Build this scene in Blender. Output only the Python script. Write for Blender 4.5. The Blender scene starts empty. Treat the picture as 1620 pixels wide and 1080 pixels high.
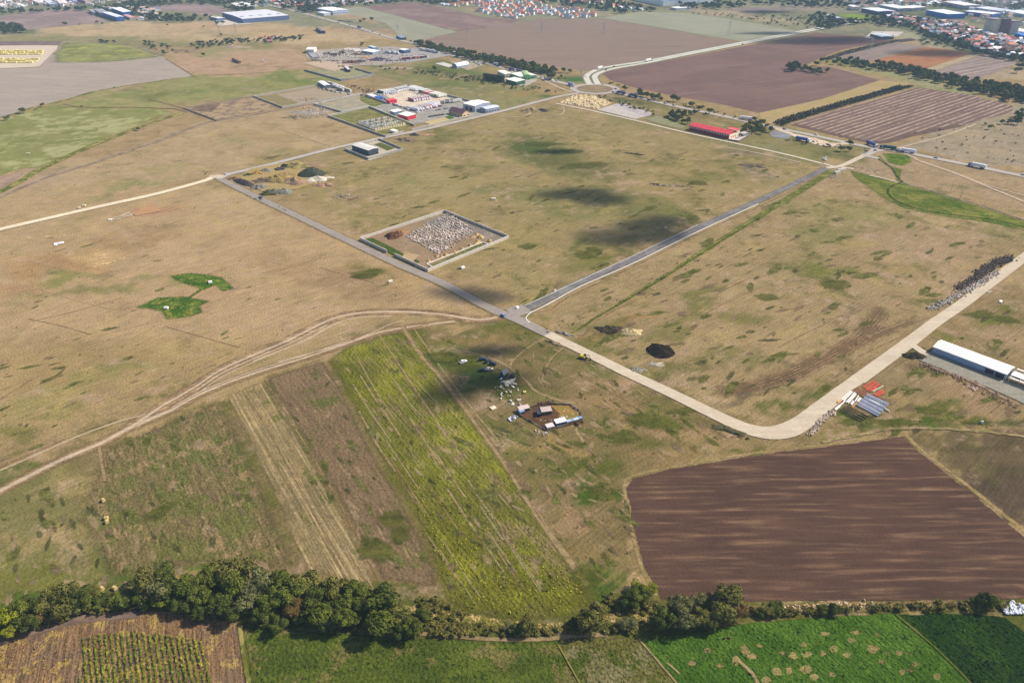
import bpy, bmesh, math, random
import numpy as np
from mathutils import Vector, Matrix
from mathutils.geometry import tessellate_polygon
R = math.radians
sc = bpy.context.scene
col = sc.collection
rnd = random.Random(7)

# ---------------------------------------------------------------- camera, sky, sun, exposure
CAMH, PITCH, FOC = 222.0, R(30.5), 1169.0
cd = bpy.data.cameras.new("camera"); cam = bpy.data.objects.new("camera", cd); col.objects.link(cam)
cd.sensor_fit = 'HORIZONTAL'; cd.sensor_width = 36.0; cd.lens = 36.0 * FOC / 1620.0
cd.clip_start = 1.0; cd.clip_end = 60000.0
cam.location = (0, 0, CAMH); cam.rotation_euler = (math.pi / 2 - PITCH, 0, 0)
sc.camera = cam
SUN_EL, SUN_AZ = R(42), R(16)          # azimuth measured from +x towards +y
sdir = Vector((math.cos(SUN_EL) * math.cos(SUN_AZ), math.cos(SUN_EL) * math.sin(SUN_AZ), math.sin(SUN_EL)))
w = bpy.data.worlds.new("World"); sc.world = w; w.use_nodes = True
nt = w.node_tree; bg = nt.nodes['Background']
sky = nt.nodes.new('ShaderNodeTexSky'); sky.sky_type = 'NISHITA'; sky.sun_disc = False
sky.sun_elevation = SUN_EL; sky.sun_rotation = math.pi / 2 - SUN_AZ
nt.links.new(sky.outputs[0], bg.inputs[0]); bg.inputs[1].default_value = 0.09
ld = bpy.data.lights.new("sun", 'SUN'); ld.energy = 4.4; ld.angle = R(0.5); ld.color = (1, .95, .86)
sun = bpy.data.objects.new("sun", ld); col.objects.link(sun)
sun.rotation_euler = sdir.to_track_quat('Z', 'Y').to_euler(); sun.location = (0, 0, 500)
sc.view_settings.view_transform = 'Standard'; sc.view_settings.look = 'None'
sc.view_settings.exposure = 0.44; sc.view_settings.gamma = 1
sc.cycles.transparent_max_bounces = 24; sc.cycles.max_bounces = 5; sc.cycles.volume_bounces = 0
HAZE = .0001
sc.cycles.diffuse_bounces = 2; sc.cycles.glossy_bounces = 1

# ---------------------------------------------------------------- helpers
CP, SP = math.cos(PITCH), math.sin(PITCH)
def P(px, py, z=0.0):
    """world point at height z seen at photo pixel (px, py) of 1620 x 1080"""
    x = (px - 810.0) / FOC; v = (540.0 - py) / FOC
    d = Vector((x, CP + v * SP, -SP + v * CP))
    t = (z - CAMH) / d.z
    return Vector((d.x * t, d.y * t, z))
def S(py): return CP * (py + 148.6) / CAMH       # pixels per metre across at that row
K = 0.74
def lin(c): return c / 12.92 if c <= .04045 else ((c + .055) / 1.055) ** 2.4
def hx(h, k=None):
    k = K if k is None else k
    c = [lin(int(h[i:i + 2], 16) / 255) * k for i in (0, 2, 4)]
    gr = c[1] / max(c[0], c[2], 1e-4); w_ = min(1, max(0, (gr - .96) / .14)); f = 1.06 - .3 * w_
    return (min(.92, c[0] * f * (1.03 + .14 * w_)), min(.92, c[1] * f), min(.92, c[2] * f * (.99 - .2 * w_)), 1)
def tag(o, label=None, cat=None, group=None, kind=None):
    if label: o['label'] = label
    if cat: o['category'] = cat
    if group: o['group'] = group
    if kind: o['kind'] = kind
    return o
def empty(name, loc, rz=0):
    o = bpy.data.objects.new(name, None); o.empty_display_size = 1; col.objects.link(o)
    o.location = loc; o.rotation_euler = (0, 0, rz); return o
def copy_tree(o, loc, rz, scale=None, parent=None):
    c = o.copy(); col.objects.link(c)
    if parent is None:
        c.location = loc; c.rotation_euler = (0, 0, rz)
        if scale is not None: c.scale = scale
    else: c.parent = parent
    for ch in list(o.children): copy_tree(ch, None, None, None, c)
    return c
def hide_proto(o):
    for ch in list(o.children): hide_proto(ch)
    bpy.data.objects.remove(o)

def H(h, k=None): return hx(h, k)
class NT:
    def __init__(s, m): s.t = m.node_tree; s.n = s.t.nodes
    def node(s, kind, **kw):
        n = s.n.new(kind)
        for k, v in kw.items():
            if k.startswith('_'): setattr(n, k[1:], v)
            else: n.inputs[k.replace('__', ' ')].default_value = v
        return n
    def link(s, a, b): s.t.links.new(a, b)
    def math(s, op, a, b=None, clamp=False):
        n = s.n.new('ShaderNodeMath'); n.operation = op; n.use_clamp = clamp
        for i, v in enumerate((a, b)):
            if v is None: continue
            if isinstance(v, (int, float)): n.inputs[i].default_value = v
            else: s.link(v, n.inputs[i])
        return n.outputs[0]
    def mix(s, f, a, b, blend='MIX'):
        n = s.n.new('ShaderNodeMix'); n.data_type = 'RGBA'; n.blend_type = blend
        for i, v in ((0, f), (6, a), (7, b)):
            if isinstance(v, (int, float)): n.inputs[i].default_value = v
            elif isinstance(v, tuple): n.inputs[i].default_value = v
            else: s.link(v, n.inputs[i])
        return n.outputs[2]
    def ramp(s, f, lo, hi, a=0.0, b=1.0):
        n = s.n.new('ShaderNodeMapRange'); n.interpolation_type = 'SMOOTHSTEP'
        n.inputs[1].default_value = lo; n.inputs[2].default_value = hi; n.inputs[3].default_value = a; n.inputs[4].default_value = b
        s.link(f, n.inputs[0]); return n.outputs[0]
    def noise(s, vec, scale, detail=2, rough=.55, dist=0.0):
        n = s.n.new('ShaderNodeTexNoise'); n.inputs['Scale'].default_value = scale; n.inputs['Detail'].default_value = detail
        n.inputs['Roughness'].default_value = rough; n.inputs['Distortion'].default_value = dist
        s.link(vec, n.inputs['Vector'])
        q = s.n.new('ShaderNodeMapRange'); q.clamp = False; q.inputs[1].default_value = .27; q.inputs[2].default_value = .73; s.link(n.outputs[0], q.inputs[0]); return q.outputs[0]
    def pos(s, rot=0.0, sc=(1, 1, 1), off=(0, 0, 0)):
        g = s.n.new('ShaderNodeNewGeometry'); m = s.n.new('ShaderNodeMapping'); m.vector_type = 'POINT'
        s.link(g.outputs['Position'], m.inputs[0])
        m2 = s.n.new('ShaderNodeMapping'); m.inputs['Rotation'].default_value = (0, 0, -rot); m.inputs['Location'].default_value = off
        s.link(m.outputs[0], m2.inputs[0]); m2.inputs['Scale'].default_value = sc
        return m2.outputs[0]
def newmat(name):
    m = bpy.data.materials.new(name); m.use_nodes = True
    return m, NT(m), m.node_tree.nodes['Principled BSDF']
def world_dir(p, q):
    a, b = P(*p), P(*q); return math.atan2(b.y - a.y, b.x - a.x)

def gmat(name, c1=None, c2=None, c3=None, ang=0.0, blotch=40., th=(.45, .6), th3=(.58, .7), var=.35, streak=.35, sw=2.5, sl=60.,
         fine=.35, fs=1.2, rows=None, rowc=None, bump=0.0, bs=1.5, edge=None, ew=.35, es=.4, attr=False, seed=0., alpha=1.0, rowdist=.3, stc=None, sth=(.6, .95)):
    """ground cover: blotches, streaks along ang, fine grain, optional rows; ragged border from the 'edge' attribute"""
    m, n, b = newmat(name)
    p0 = n.pos(off=(seed * 37.1, seed * 13.7, seed))
    if attr:
        a = n.node('ShaderNodeAttribute', _attribute_name='tint'); base = a.outputs['Color']
        a2 = n.node('ShaderNodeAttribute', _attribute_name='mixd').outputs['Fac']
    else: base = c1
    big = n.noise(p0, 1 / blotch, 4, .6); mid = n.noise(p0, 1 / (blotch * .22), 3, .6)
    if c2: base = n.mix(n.ramp(n.math('ADD', n.math('MULTIPLY', big, .65), n.math('MULTIPLY', mid, .35)), *th), base, c2)
    if c3: base = n.mix(n.ramp(n.noise(n.pos(off=(seed * 11 + 90, 55, 3)), 1 / (blotch * .45), 4, .65), *th3), base, c3)
    if attr:
        lush = n.node('ShaderNodeAttribute', _attribute_name='lush').outputs['Fac']
        gp = n.ramp(n.math('ADD', n.math('MULTIPLY', n.noise(p0, 1 / 19, 4, .7), .6), n.math('MULTIPLY', n.noise(n.pos(off=(400, 90, 7)), 1 / 85, 3, .6), .4)), .5, .78, 0, .8)
        base = n.mix(n.math('MULTIPLY', gp, lush), base, H('6c7038'))
        pp = n.ramp(n.math('ADD', n.math('MULTIPLY', n.noise(n.pos(off=(77, 900, 3)), 1 / 13, 4, .7), .6), n.math('MULTIPLY', n.noise(n.pos(off=(40, 190, 7)), 1 / 60, 3, .6), .4)), .54, .85, 0, .65)
        base = n.mix(pp, base, H('b89a80'))
        yy_ = n.ramp(n.noise(n.pos(off=(170, 60, 3)), 1 / 46, 4, .7), .6, .95, 0, .4); base = n.mix(yy_, base, H('b8a066'))
        dk = n.ramp(n.noise(n.pos(off=(777, 100, 3)), 1 / 34, 5, .72), .62, .95, 0, .42); base = n.mix(dk, base, H('6f5c42'))
    st = n.noise(n.pos(ang, (1 / sl, 1 / sw, 1)), 1.0, 3, .6)
    if attr:
        st2 = n.noise(n.pos(attr, (1 / sl, 1 / sw, 1)), 1.0, 3, .6)
        st = n.math('ADD', n.math('MULTIPLY', st2, a2), n.math('MULTIPLY', st, n.math('SUBTRACT', 1.0, a2)))
    if stc: base = n.mix(n.ramp(n.math('ADD', n.math('MULTIPLY', n.noise(n.pos(ang, (1 / sl, 1 / sw, 1), (31, 17, 5)), 1.0, 2, .5), .8), n.math('MULTIPLY', mid, .2)), *sth), base, stc)
    fn = n.noise(p0, 1 / fs, 3, .7)
    def c0(x, k): return n.math('MULTIPLY', n.math('SUBTRACT', x, .5), k)
    val = n.math('ADD', n.math('ADD', c0(big, var), c0(mid, var * .8)), n.math('ADD', c0(st, streak * 2), c0(fn, fine * 2)))
    if rows:
        wv = n.node('ShaderNodeTexWave', _wave_type='BANDS', _bands_direction='Y'); n.link(n.pos(ang), wv.inputs[0])
        wv.inputs['Scale'].default_value = .31416 / rows; wv.inputs['Distortion'].default_value = rowdist * 3; wv.inputs['Detail Scale'].default_value = .1 / rows
        rf = n.math('MULTIPLY', n.ramp(wv.outputs['Fac'], .55, .9), n.ramp(n.math('ADD', n.math('MULTIPLY', st, .5), n.math('MULTIPLY', mid, .5)), .2, .6))
        base = n.mix(rf, base, rowc)
    val = n.math('MAXIMUM', n.math('ADD', val, 1.0), .12)
    cc = n.n.new('ShaderNodeCombineColor')
    for i in range(3): n.link(val, cc.inputs[i])
    colr = n.mix(1.0, base, cc.outputs[0], 'MULTIPLY')
    n.link(colr, b.inputs['Base Color']); b.inputs['Roughness'].default_value = 1; b.inputs['Specular IOR Level'].default_value = 0.0
    if bump:
        bp = n.node('ShaderNodeBump', Strength=1.0, Distance=bump)
        n.link(n.math('ADD', n.noise(p0, 1 / bs, 2, .5), n.math('MULTIPLY', st, .6)), bp.inputs['Height']); n.link(bp.outputs[0], b.inputs['Normal'])
    if edge or alpha < 1:
        e = n.node('ShaderNodeAttribute', _attribute_name='edge').outputs['Fac']
        en = n.noise(p0, es, 5, .78)
        f = n.ramp(n.math('ADD', n.math('MULTIPLY', e, 1 + ew), n.math('MULTIPLY', n.math('SUBTRACT', en, .5), min(1.5, .3 + ew * .5))), .5 - ew / 2, .5 + ew / 2, 0.0, alpha)
        n.link(f, b.inputs['Alpha'])
    return m

def smat(name, h, rough=.6, metal=0., noise=.12, ns=.8, spec=.3, k=None, streaks=0.0):
    m, n, b = newmat(name)
    tc = n.n.new('ShaderNodeTexCoord'); fn = n.noise(tc.outputs['Object'], ns, 4, .65)
    fn2 = n.noise(tc.outputs['Object'], ns * .13, 2, .5)
    v = n.math('ADD', n.math('MULTIPLY', n.math('SUBTRACT', fn, .5), noise * 2.2), n.math('MULTIPLY', n.math('SUBTRACT', fn2, .5), noise * 2))
    if streaks:
        mp = n.n.new('ShaderNodeMapping'); mp.inputs['Scale'].default_value = (.9, .07, .07); n.link(tc.outputs['Object'], mp.inputs[0])
        v = n.math('ADD', v, n.math('MULTIPLY', n.math('SUBTRACT', n.noise(mp.outputs[0], 1.5, 2), .5), streaks))
    v = n.math('ADD', v, 1.0); cc = n.n.new('ShaderNodeCombineColor')
    for i in range(3): n.link(v, cc.inputs[i])
    n.link(n.mix(1.0, hx(h, k or .98), cc.outputs[0], 'MULTIPLY'), b.inputs['Base Color'])
    b.inputs['Roughness'].default_value = rough; b.inputs['Metallic'].default_value = metal; b.inputs['Specular IOR Level'].default_value = spec
    return m
_sm = {}
def M(h, rough=.6, noise=.1, **kw):
    key = (h, rough, noise, tuple(kw.items()))
    if key not in _sm: _sm[key] = smat('surface_' + h, h, rough, noise=noise, **kw)
    return _sm[key]
def leafmat(name, ha, hb, hc=None):
    m, n, b = newmat(name)
    g = n.n.new('ShaderNodeNewGeometry'); oi = n.n.new('ShaderNodeObjectInfo')
    pn = n.noise(g.outputs['Position'], .25, 3, .6)
    f = n.math('ADD', n.math('MULTIPLY', g.outputs['Random Per Island'], .45), n.math('MULTIPLY', n.ramp(pn, .3, .7), .55))
    c = n.mix(f, hx(ha, .9), hx(hb, .92))
    if hc: c = n.mix(n.ramp(oi.outputs['Random'], .35, 1.0, 0.0, .8), c, hx(hc, .9))
    n.link(c, b.inputs['Base Color']); b.inputs['Roughness'].default_value = .75; b.inputs['Specular IOR Level'].default_value = .15
    return m

class MB:
    def __init__(s): s.v = []; s.f = []; s.m = []
    def add(s, vs, fs, mi=0):
        o = len(s.v); s.v += [tuple(v) for v in vs]; s.f += [tuple(i + o for i in f) for f in fs]; s.m += [mi] * len(fs); return s
    def box(s, cx, cy, cz, sx, sy, sz, rz=0, mi=0, ry=0, taper=1.0):
        c, sn = math.cos(rz), math.sin(rz); cr, sr = math.cos(ry), math.sin(ry); vs = []
        for k in (-.5, .5):
            t = taper if k > 0 else 1.0
            for i, j in ((-.5, -.5), (.5, -.5), (.5, .5), (-.5, .5)):
                x, y, z = i * sx * t, j * sy * t, k * sz
                x, z = x * cr + z * sr, -x * sr + z * cr
                vs.append((cx + x * c - y * sn, cy + x * sn + y * c, cz + z))
        return s.add(vs, [(0, 3, 2, 1), (4, 5, 6, 7), (0, 1, 5, 4), (1, 2, 6, 5), (2, 3, 7, 6), (3, 0, 4, 7)], mi)
    def extr(s, prof, y0, y1, mi=0):
        """profile in xz (ccw) extruded along y"""
        n = len(prof); vs = [(x, y0, z) for x, z in prof] + [(x, y1, z) for x, z in prof]
        fs = [tuple(range(n)), tuple(range(2 * n - 1, n - 1, -1))] + [(i, i + n, (i + 1) % n + n, (i + 1) % n) for i in range(n)]
        return s.add(vs, fs, mi)
    def extrx(s, prof, x0, x1, mi=0):
        n = len(prof); vs = [(x0, y, z) for y, z in prof] + [(x1, y, z) for y, z in prof]
        fs = [tuple(range(n - 1, -1, -1)), tuple(range(n, 2 * n))] + [(i, (i + 1) % n, (i + 1) % n + n, i + n) for i in range(n)]
        return s.add(vs, fs, mi)
    def cyl(s, p, q, r, r2=None, n=8, mi=0):
        p, q = Vector(p), Vector(q); d = (q - p).normalized(); a = d.orthogonal().normalized(); b = d.cross(a); r2 = r if r2 is None else r2
        vs = [p + (a * math.cos(t) + b * math.sin(t)) * r for t in (2 * math.pi * i / n for i in range(n))]
        vs += [q + (a * math.cos(t) + b * math.sin(t)) * r2 for t in (2 * math.pi * i / n for i in range(n))]
        return s.add(vs, [(i, (i + 1) % n, (i + 1) % n + n, i + n) for i in range(n)] + [tuple(range(n - 1, -1, -1)), tuple(range(n, 2 * n))], mi)
    def build(s, name, mats, parent=None, loc=None, rz=0, smooth=False):
        me = bpy.data.meshes.new(name); me.from_pydata(s.v, [], s.f)
        if not isinstance(mats, (list, tuple)): mats = [mats]
        for m in mats: me.materials.append(m)
        me.polygons.foreach_set('material_index', s.m)
        if smooth: me.polygons.foreach_set('use_smooth', [True] * len(s.f))
        me.update(); o = bpy.data.objects.new(name, me); col.objects.link(o)
        if parent is not None: o.parent = parent
        if loc is not None: o.location = loc
        if rz: o.rotation_euler = (0, 0, rz)
        return o
def npmesh(name, V, F, mat, loc=None, parent=None, smooth=False):
    """V (n,3), F (m,4) arrays"""
    me = bpy.data.meshes.new(name); k = F.shape[1]
    me.vertices.add(len(V)); me.vertices.foreach_set('co', np.asarray(V, 'f').ravel())
    me.loops.add(F.size); me.loops.foreach_set('vertex_index', F.astype('i').ravel())
    me.polygons.add(len(F)); me.polygons.foreach_set('loop_start', np.arange(0, F.size, k, dtype='i'))
    if smooth: me.polygons.foreach_set('use_smooth', [True] * len(F))
    me.update(calc_edges=True); me.materials.append(mat)
    o = bpy.data.objects.new(name, me); col.objects.link(o)
    if loc is not None: o.location = loc
    if parent is not None: o.parent = parent
    return o

def hsh(ix, iy, s):
    h = (ix.astype(np.int64) * 374761393 + iy.astype(np.int64) * 668265263 + s * 982451653) & 0xffffffff
    h = ((h ^ (h >> 13)) * 1274126177) & 0xffffffff
    return ((h ^ (h >> 16)) & 0xffff) / 65535.0
def vnoise(x, y, s=0):
    ix, iy = np.floor(x), np.floor(y); fx, fy = x - ix, y - iy; fx = fx * fx * (3 - 2 * fx); fy = fy * fy * (3 - 2 * fy)
    a, b, c, d = hsh(ix, iy, s), hsh(ix + 1, iy, s), hsh(ix, iy + 1, s), hsh(ix + 1, iy + 1, s)
    return (a * (1 - fx) + b * fx) * (1 - fy) + (c * (1 - fx) + d * fx) * fy
def fbm(x, y, s=0, o=4): return sum(vnoise(x * 2 ** i, y * 2 ** i, s + i) * .5 ** (i + 1) for i in range(o)) / (1 - .5 ** o)

def smooth_line(pts, step=3.0):
    """Catmull-Rom through world points"""
    p = [pts[0] * 2 - pts[1]] + list(pts) + [pts[-1] * 2 - pts[-2]]; out = []
    for i in range(1, len(p) - 2):
        n = max(2, int((p[i + 1] - p[i]).length / step))
        for k in range(n):
            t = k / n; a, b, c, d = p[i - 1], p[i], p[i + 1], p[i + 2]
            out.append(.5 * ((2 * b) + (c - a) * t + (2 * a - 5 * b + 4 * c - d) * t * t + (3 * b - a - 3 * c + d) * t ** 3))
    out.append(p[-2]); return out
LAY = [0.02]
def layer():
    LAY[0] += 0.0006; return LAY[0]
def ribbon(name, px, width, mat, wobble=0.0, z=None, kind='structure', smooth=True, step=3.0, z0=0.0, label=None):
    z = layer() if z is None else z
    raw = [P(*p[:2]) for p in px]; ws = [p[2] if len(p) > 2 else width for p in px]
    line = smooth_line(raw, step) if smooth else raw
    # width along the line by nearest fraction
    cum = [0];
    for a, b in zip(raw, raw[1:]): cum.append(cum[-1] + (b - a).length)
    L = [0]
    for a, b in zip(line, line[1:]): L.append(L[-1] + (b - a).length)
    us = (-1, -.6, 0, .6, 1); V = []; E = []
    for i, p in enumerate(line):
        t = (line[min(i + 1, len(line) - 1)] - line[max(i - 1, 0)]).normalized(); n = Vector((-t.y, t.x, 0))
        s = L[i] / max(L[-1], 1e-6) * cum[-1]; wd = float(np.interp(s, cum, ws)) / 2
        if wobble: off = (rnd.random() - .5) * wobble; wd *= 1 + (rnd.random() - .5) * .15 * (wobble > 0)
        else: off = 0
        for u in us:
            q = p + n * (u * wd + off * .3); V.append((q.x, q.y, z + z0)); E.append(1 - abs(u))
    F = [(i * 5 + j + 1, i * 5 + j, (i + 1) * 5 + j, (i + 1) * 5 + j + 1) for i in range(len(line) - 1) for j in range(4)]
    me = bpy.data.meshes.new(name); me.from_pydata(V, [], F); me.materials.append(mat)
    a = me.attributes.new('edge', 'FLOAT', 'POINT'); a.data.foreach_set('value', E)
    if sum(p.normal.z for p in me.polygons) < 0: me.flip_normals()
    o = bpy.data.objects.new(name, me); col.objects.link(o); o['kind'] = kind
    if label: o['label'] = label
    return o
def sheet(name, px, mat, inset=3.0, wob=1.0, z=None, kind='structure', smooth=False, step=4.0, seed=None):
    """field polygon from photo pixels laid on the ground"""
    z = layer() if z is None else z; r = random.Random(seed if seed is not None else name)
    pts = [P(*p) for p in px]; n = len(pts)
    area = sum(pts[i].x * pts[(i + 1) % n].y - pts[(i + 1) % n].x * pts[i].y for i in range(n))
    if area < 0: pts.reverse()
    if smooth:
        pts2 = []
        q = [pts[-1]] + pts + pts[:2]
        for i in range(1, n + 1):
            a, b, c, d = q[i - 1], q[i], q[i + 1], q[i + 2]; k = max(2, min(16, int((c - b).length / step)))
            for j in range(k):
                t = j / k; pts2.append(.5 * ((2 * b) + (c - a) * t + (2 * a - 5 * b + 4 * c - d) * t * t + (3 * b - a - 3 * c + d) * t ** 3))
    else:
        pts2 = []
        for i in range(n):
            a, b = pts[i], pts[(i + 1) % n]; k = max(1, min(60, int((b - a).length / step)))
            for j in range(k): pts2.append(a.lerp(b, j / k))
    m = len(pts2); out, inn = [], []
    for i in range(m):
        t = (pts2[(i + 1) % m] - pts2[i - 1]).normalized(); nm = Vector((-t.y, t.x, 0)); wv = (r.random() - .5) * wob
        out.append(pts2[i] + nm * (wv - inset * .3)); inn.append(pts2[i] + nm * (wv + inset * .7))
    V = [(p.x, p.y, z) for p in out] + [(p.x, p.y, z) for p in inn]
    F = [(i, (i + 1) % m, (i + 1) % m + m, i + m) for i in range(m)]
    F += [tuple(i + m for i in t) for t in tessellate_polygon([inn])]
    me = bpy.data.meshes.new(name); me.from_pydata(V, [], F); me.materials.append(mat); me.update()
    bm = bmesh.new(); bm.from_mesh(me)
    for f in bm.faces:
        if f.normal.z < 0: f.normal_flip()
    bm.to_mesh(me); bm.free()
    a = me.attributes.new('edge', 'FLOAT', 'POINT'); a.data.foreach_set('value', [0.0] * m + [1.0] * m)
    o = bpy.data.objects.new(name, me); col.objects.link(o); o['kind'] = kind
    return o
def soft_sheet(name, px, mat, inset=10.0, z=None, kind='structure', seed=None):
    """patch with a wide faded border: a fine lattice whose 'edge' value is the distance to the outline"""
    z = layer() if z is None else z; pts = np.array([P(*p)[:2] for p in px]); lo, hi = pts.min(0), pts.max(0); cell = max(inset / 4, .6, (hi - lo).max() / 140)
    X, Y = np.meshgrid(np.arange(lo[0], hi[0] + cell, cell), np.arange(lo[1], hi[1] + cell, cell)); ins = np.zeros(X.shape, bool); dist = np.full(X.shape, 1e9); n = len(pts)
    for i in range(n):
        (x1, y1), (x2, y2) = pts[i], pts[(i + 1) % n]
        if y1 != y2: ins ^= ((y1 > Y) != (y2 > Y)) & (X < (x2 - x1) * (Y - y1) / (y2 - y1) + x1)
        ex, ey = x2 - x1, y2 - y1; t = np.clip(((X - x1) * ex + (Y - y1) * ey) / (ex * ex + ey * ey), 0, 1); dist = np.minimum(dist, np.hypot(X - x1 - t * ex, Y - y1 - t * ey))
    E = np.clip(np.where(ins, dist, 0) / inset, 0, 1); r_, c_ = X.shape; ii = np.arange(r_ * c_).reshape(r_, c_)
    F = np.stack([ii[:-1, :-1], ii[:-1, 1:], ii[1:, 1:], ii[1:, :-1]], -1).reshape(-1, 4); k = (E.ravel()[F] > 0).any(1)
    o = npmesh(name, np.stack([X, Y, np.full(X.shape, z)], -1).reshape(-1, 3), F[k], mat); a = o.data.attributes.new('edge', 'FLOAT', 'POINT'); a.data.foreach_set('value', E.ravel().astype('f')); o['kind'] = kind
    return o
def patches(name, items, mat, z):
    """many small faded patches (px, py, rx_m, ry_m, rot) in one sheet, each a fan whose 'edge' runs 1 to 0"""
    V, F, E = [], [], []; r = random.Random(len(items)); n = 16
    for k, (x, y, rx, ry, rot) in enumerate(items):
        p = P(x, y); o = len(V); zz = z + k * .0001; V.append((p.x, p.y, zz)); E.append(1.0); c, s = math.cos(rot), math.sin(rot)
        for q, e in ((.5, .62), (1.0, 0.0)):
            for i in range(n):
                a = 2 * math.pi * i / n; w_ = q * r.uniform(.7, 1.25); u, v = rx * w_ * math.cos(a), ry * w_ * math.sin(a)
                V.append((p.x + u * c - v * s, p.y + u * s + v * c, zz)); E.append(e)
        for i in range(n):
            j = (i + 1) % n; F.append((o, o + 1 + i, o + 1 + j)); F.append((o + 1 + i, o + 1 + n + i, o + 1 + j)); F.append((o + 1 + n + i, o + 1 + n + j, o + 1 + j))
    o = npmesh(name, np.array(V), np.array(F), mat); a = o.data.attributes.new('edge', 'FLOAT', 'POINT'); a.data.foreach_set('value', E); o['kind'] = 'structure'; return o
def inpoly(x, y, poly):
    c = False; n = len(poly)
    for i in range(n):
        x1, y1 = poly[i]; x2, y2 = poly[(i + 1) % n]
        if (y1 > y) != (y2 > y) and x < (x2 - x1) * (y - y1) / (y2 - y1) + x1: c = not c
    return c
def scatter(poly, n, r=rnd, mind=0.0):
    xs = [p[0] for p in poly]; ys = [p[1] for p in poly]; out = []; tries = 0
    while len(out) < n and tries < n * 60:
        tries += 1; x = r.uniform(min(xs), max(xs)); y = r.uniform(min(ys), max(ys))
        if not inpoly(x, y, poly): continue
        if mind and any(abs(x - a) < mind and abs(y - b) < mind * .45 for a, b in out): continue
        out.append((x, y))
    return out
# ---------------------------------------------------------------- the ground
DA = world_dir((60, 560), (330, 470)); DB = world_dir((1150, 610), (1400, 470)); DC = world_dir((420, 640), (600, 930))
gx = np.arange(-1400, 3021, 6.0); gy = np.concatenate([np.arange(-136, -100, 3.0), np.arange(-100, 1500, 4.0)])
GX, GY = np.meshgrid(gx, gy)
wsc = (GY + 150) / 500.0
NX = (fbm(GX / 40, GY / 22, 1) - .5); NY = (fbm(GX / 40, GY / 22, 9) - .5)
NX2 = (fbm(GX / 9, GY / 6, 21, 3) - .5)
WX = GX + NX * 70 * wsc + NX2 * 18 * wsc; WY = GY + NY * 36 * wsc + NX2 * 8 * wsc
TINT = np.zeros(GX.shape + (3,)); TINT[:] = hx('a58d64')[:3]
def sst(d, a, b):
    t = np.clip((d - a) / (b - a), 0, 1); return t * t * (3 - 2 * t)
def blob(x, y, rx, ry, h, s=1.0, rot=0, soft=.6):
    s = min(1, s * 1.35)
    c, sn = math.cos(R(rot)), math.sin(R(rot)); dx, dy = WX - x, WY - y
    d = np.sqrt(((dx * c + dy * sn) / rx) ** 2 + ((-dx * sn + dy * c) / ry) ** 2)
    m = ((1 - sst(d, 1 - soft, 1 + soft * .5)) * s)[..., None]
    TINT[:] = TINT * (1 - m) + np.array(hx(h)[:3]) * m
def region(poly, h, s=1.0, soft=10, arr=None):
    n = len(poly); ins = np.zeros(GX.shape, bool); dist = np.full(GX.shape, 1e9)
    for i in range(n):
        x1, y1 = poly[i]; x2, y2 = poly[(i + 1) % n]
        if y1 != y2:
            cnd = ((y1 > WY) != (y2 > WY)) & (WX < (x2 - x1) * (WY - y1) / (y2 - y1) + x1); ins ^= cnd
        ex, ey = x2 - x1, y2 - y1; t = np.clip(((WX - x1) * ex + (WY - y1) * ey) / (ex * ex + ey * ey), 0, 1)
        dist = np.minimum(dist, np.hypot(WX - x1 - t * ex, (WY - y1 - t * ey) * 1.5))
    m = sst(np.where(ins, dist, -dist) / (soft * np.maximum(wsc, .15)), -.5, .5) * s
    if arr is not None: arr[:] = arr * (1 - m) + h * m; return
    TINT[:] = TINT * (1 - m[..., None]) + np.array(hx(h)[:3]) * m[..., None]
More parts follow.
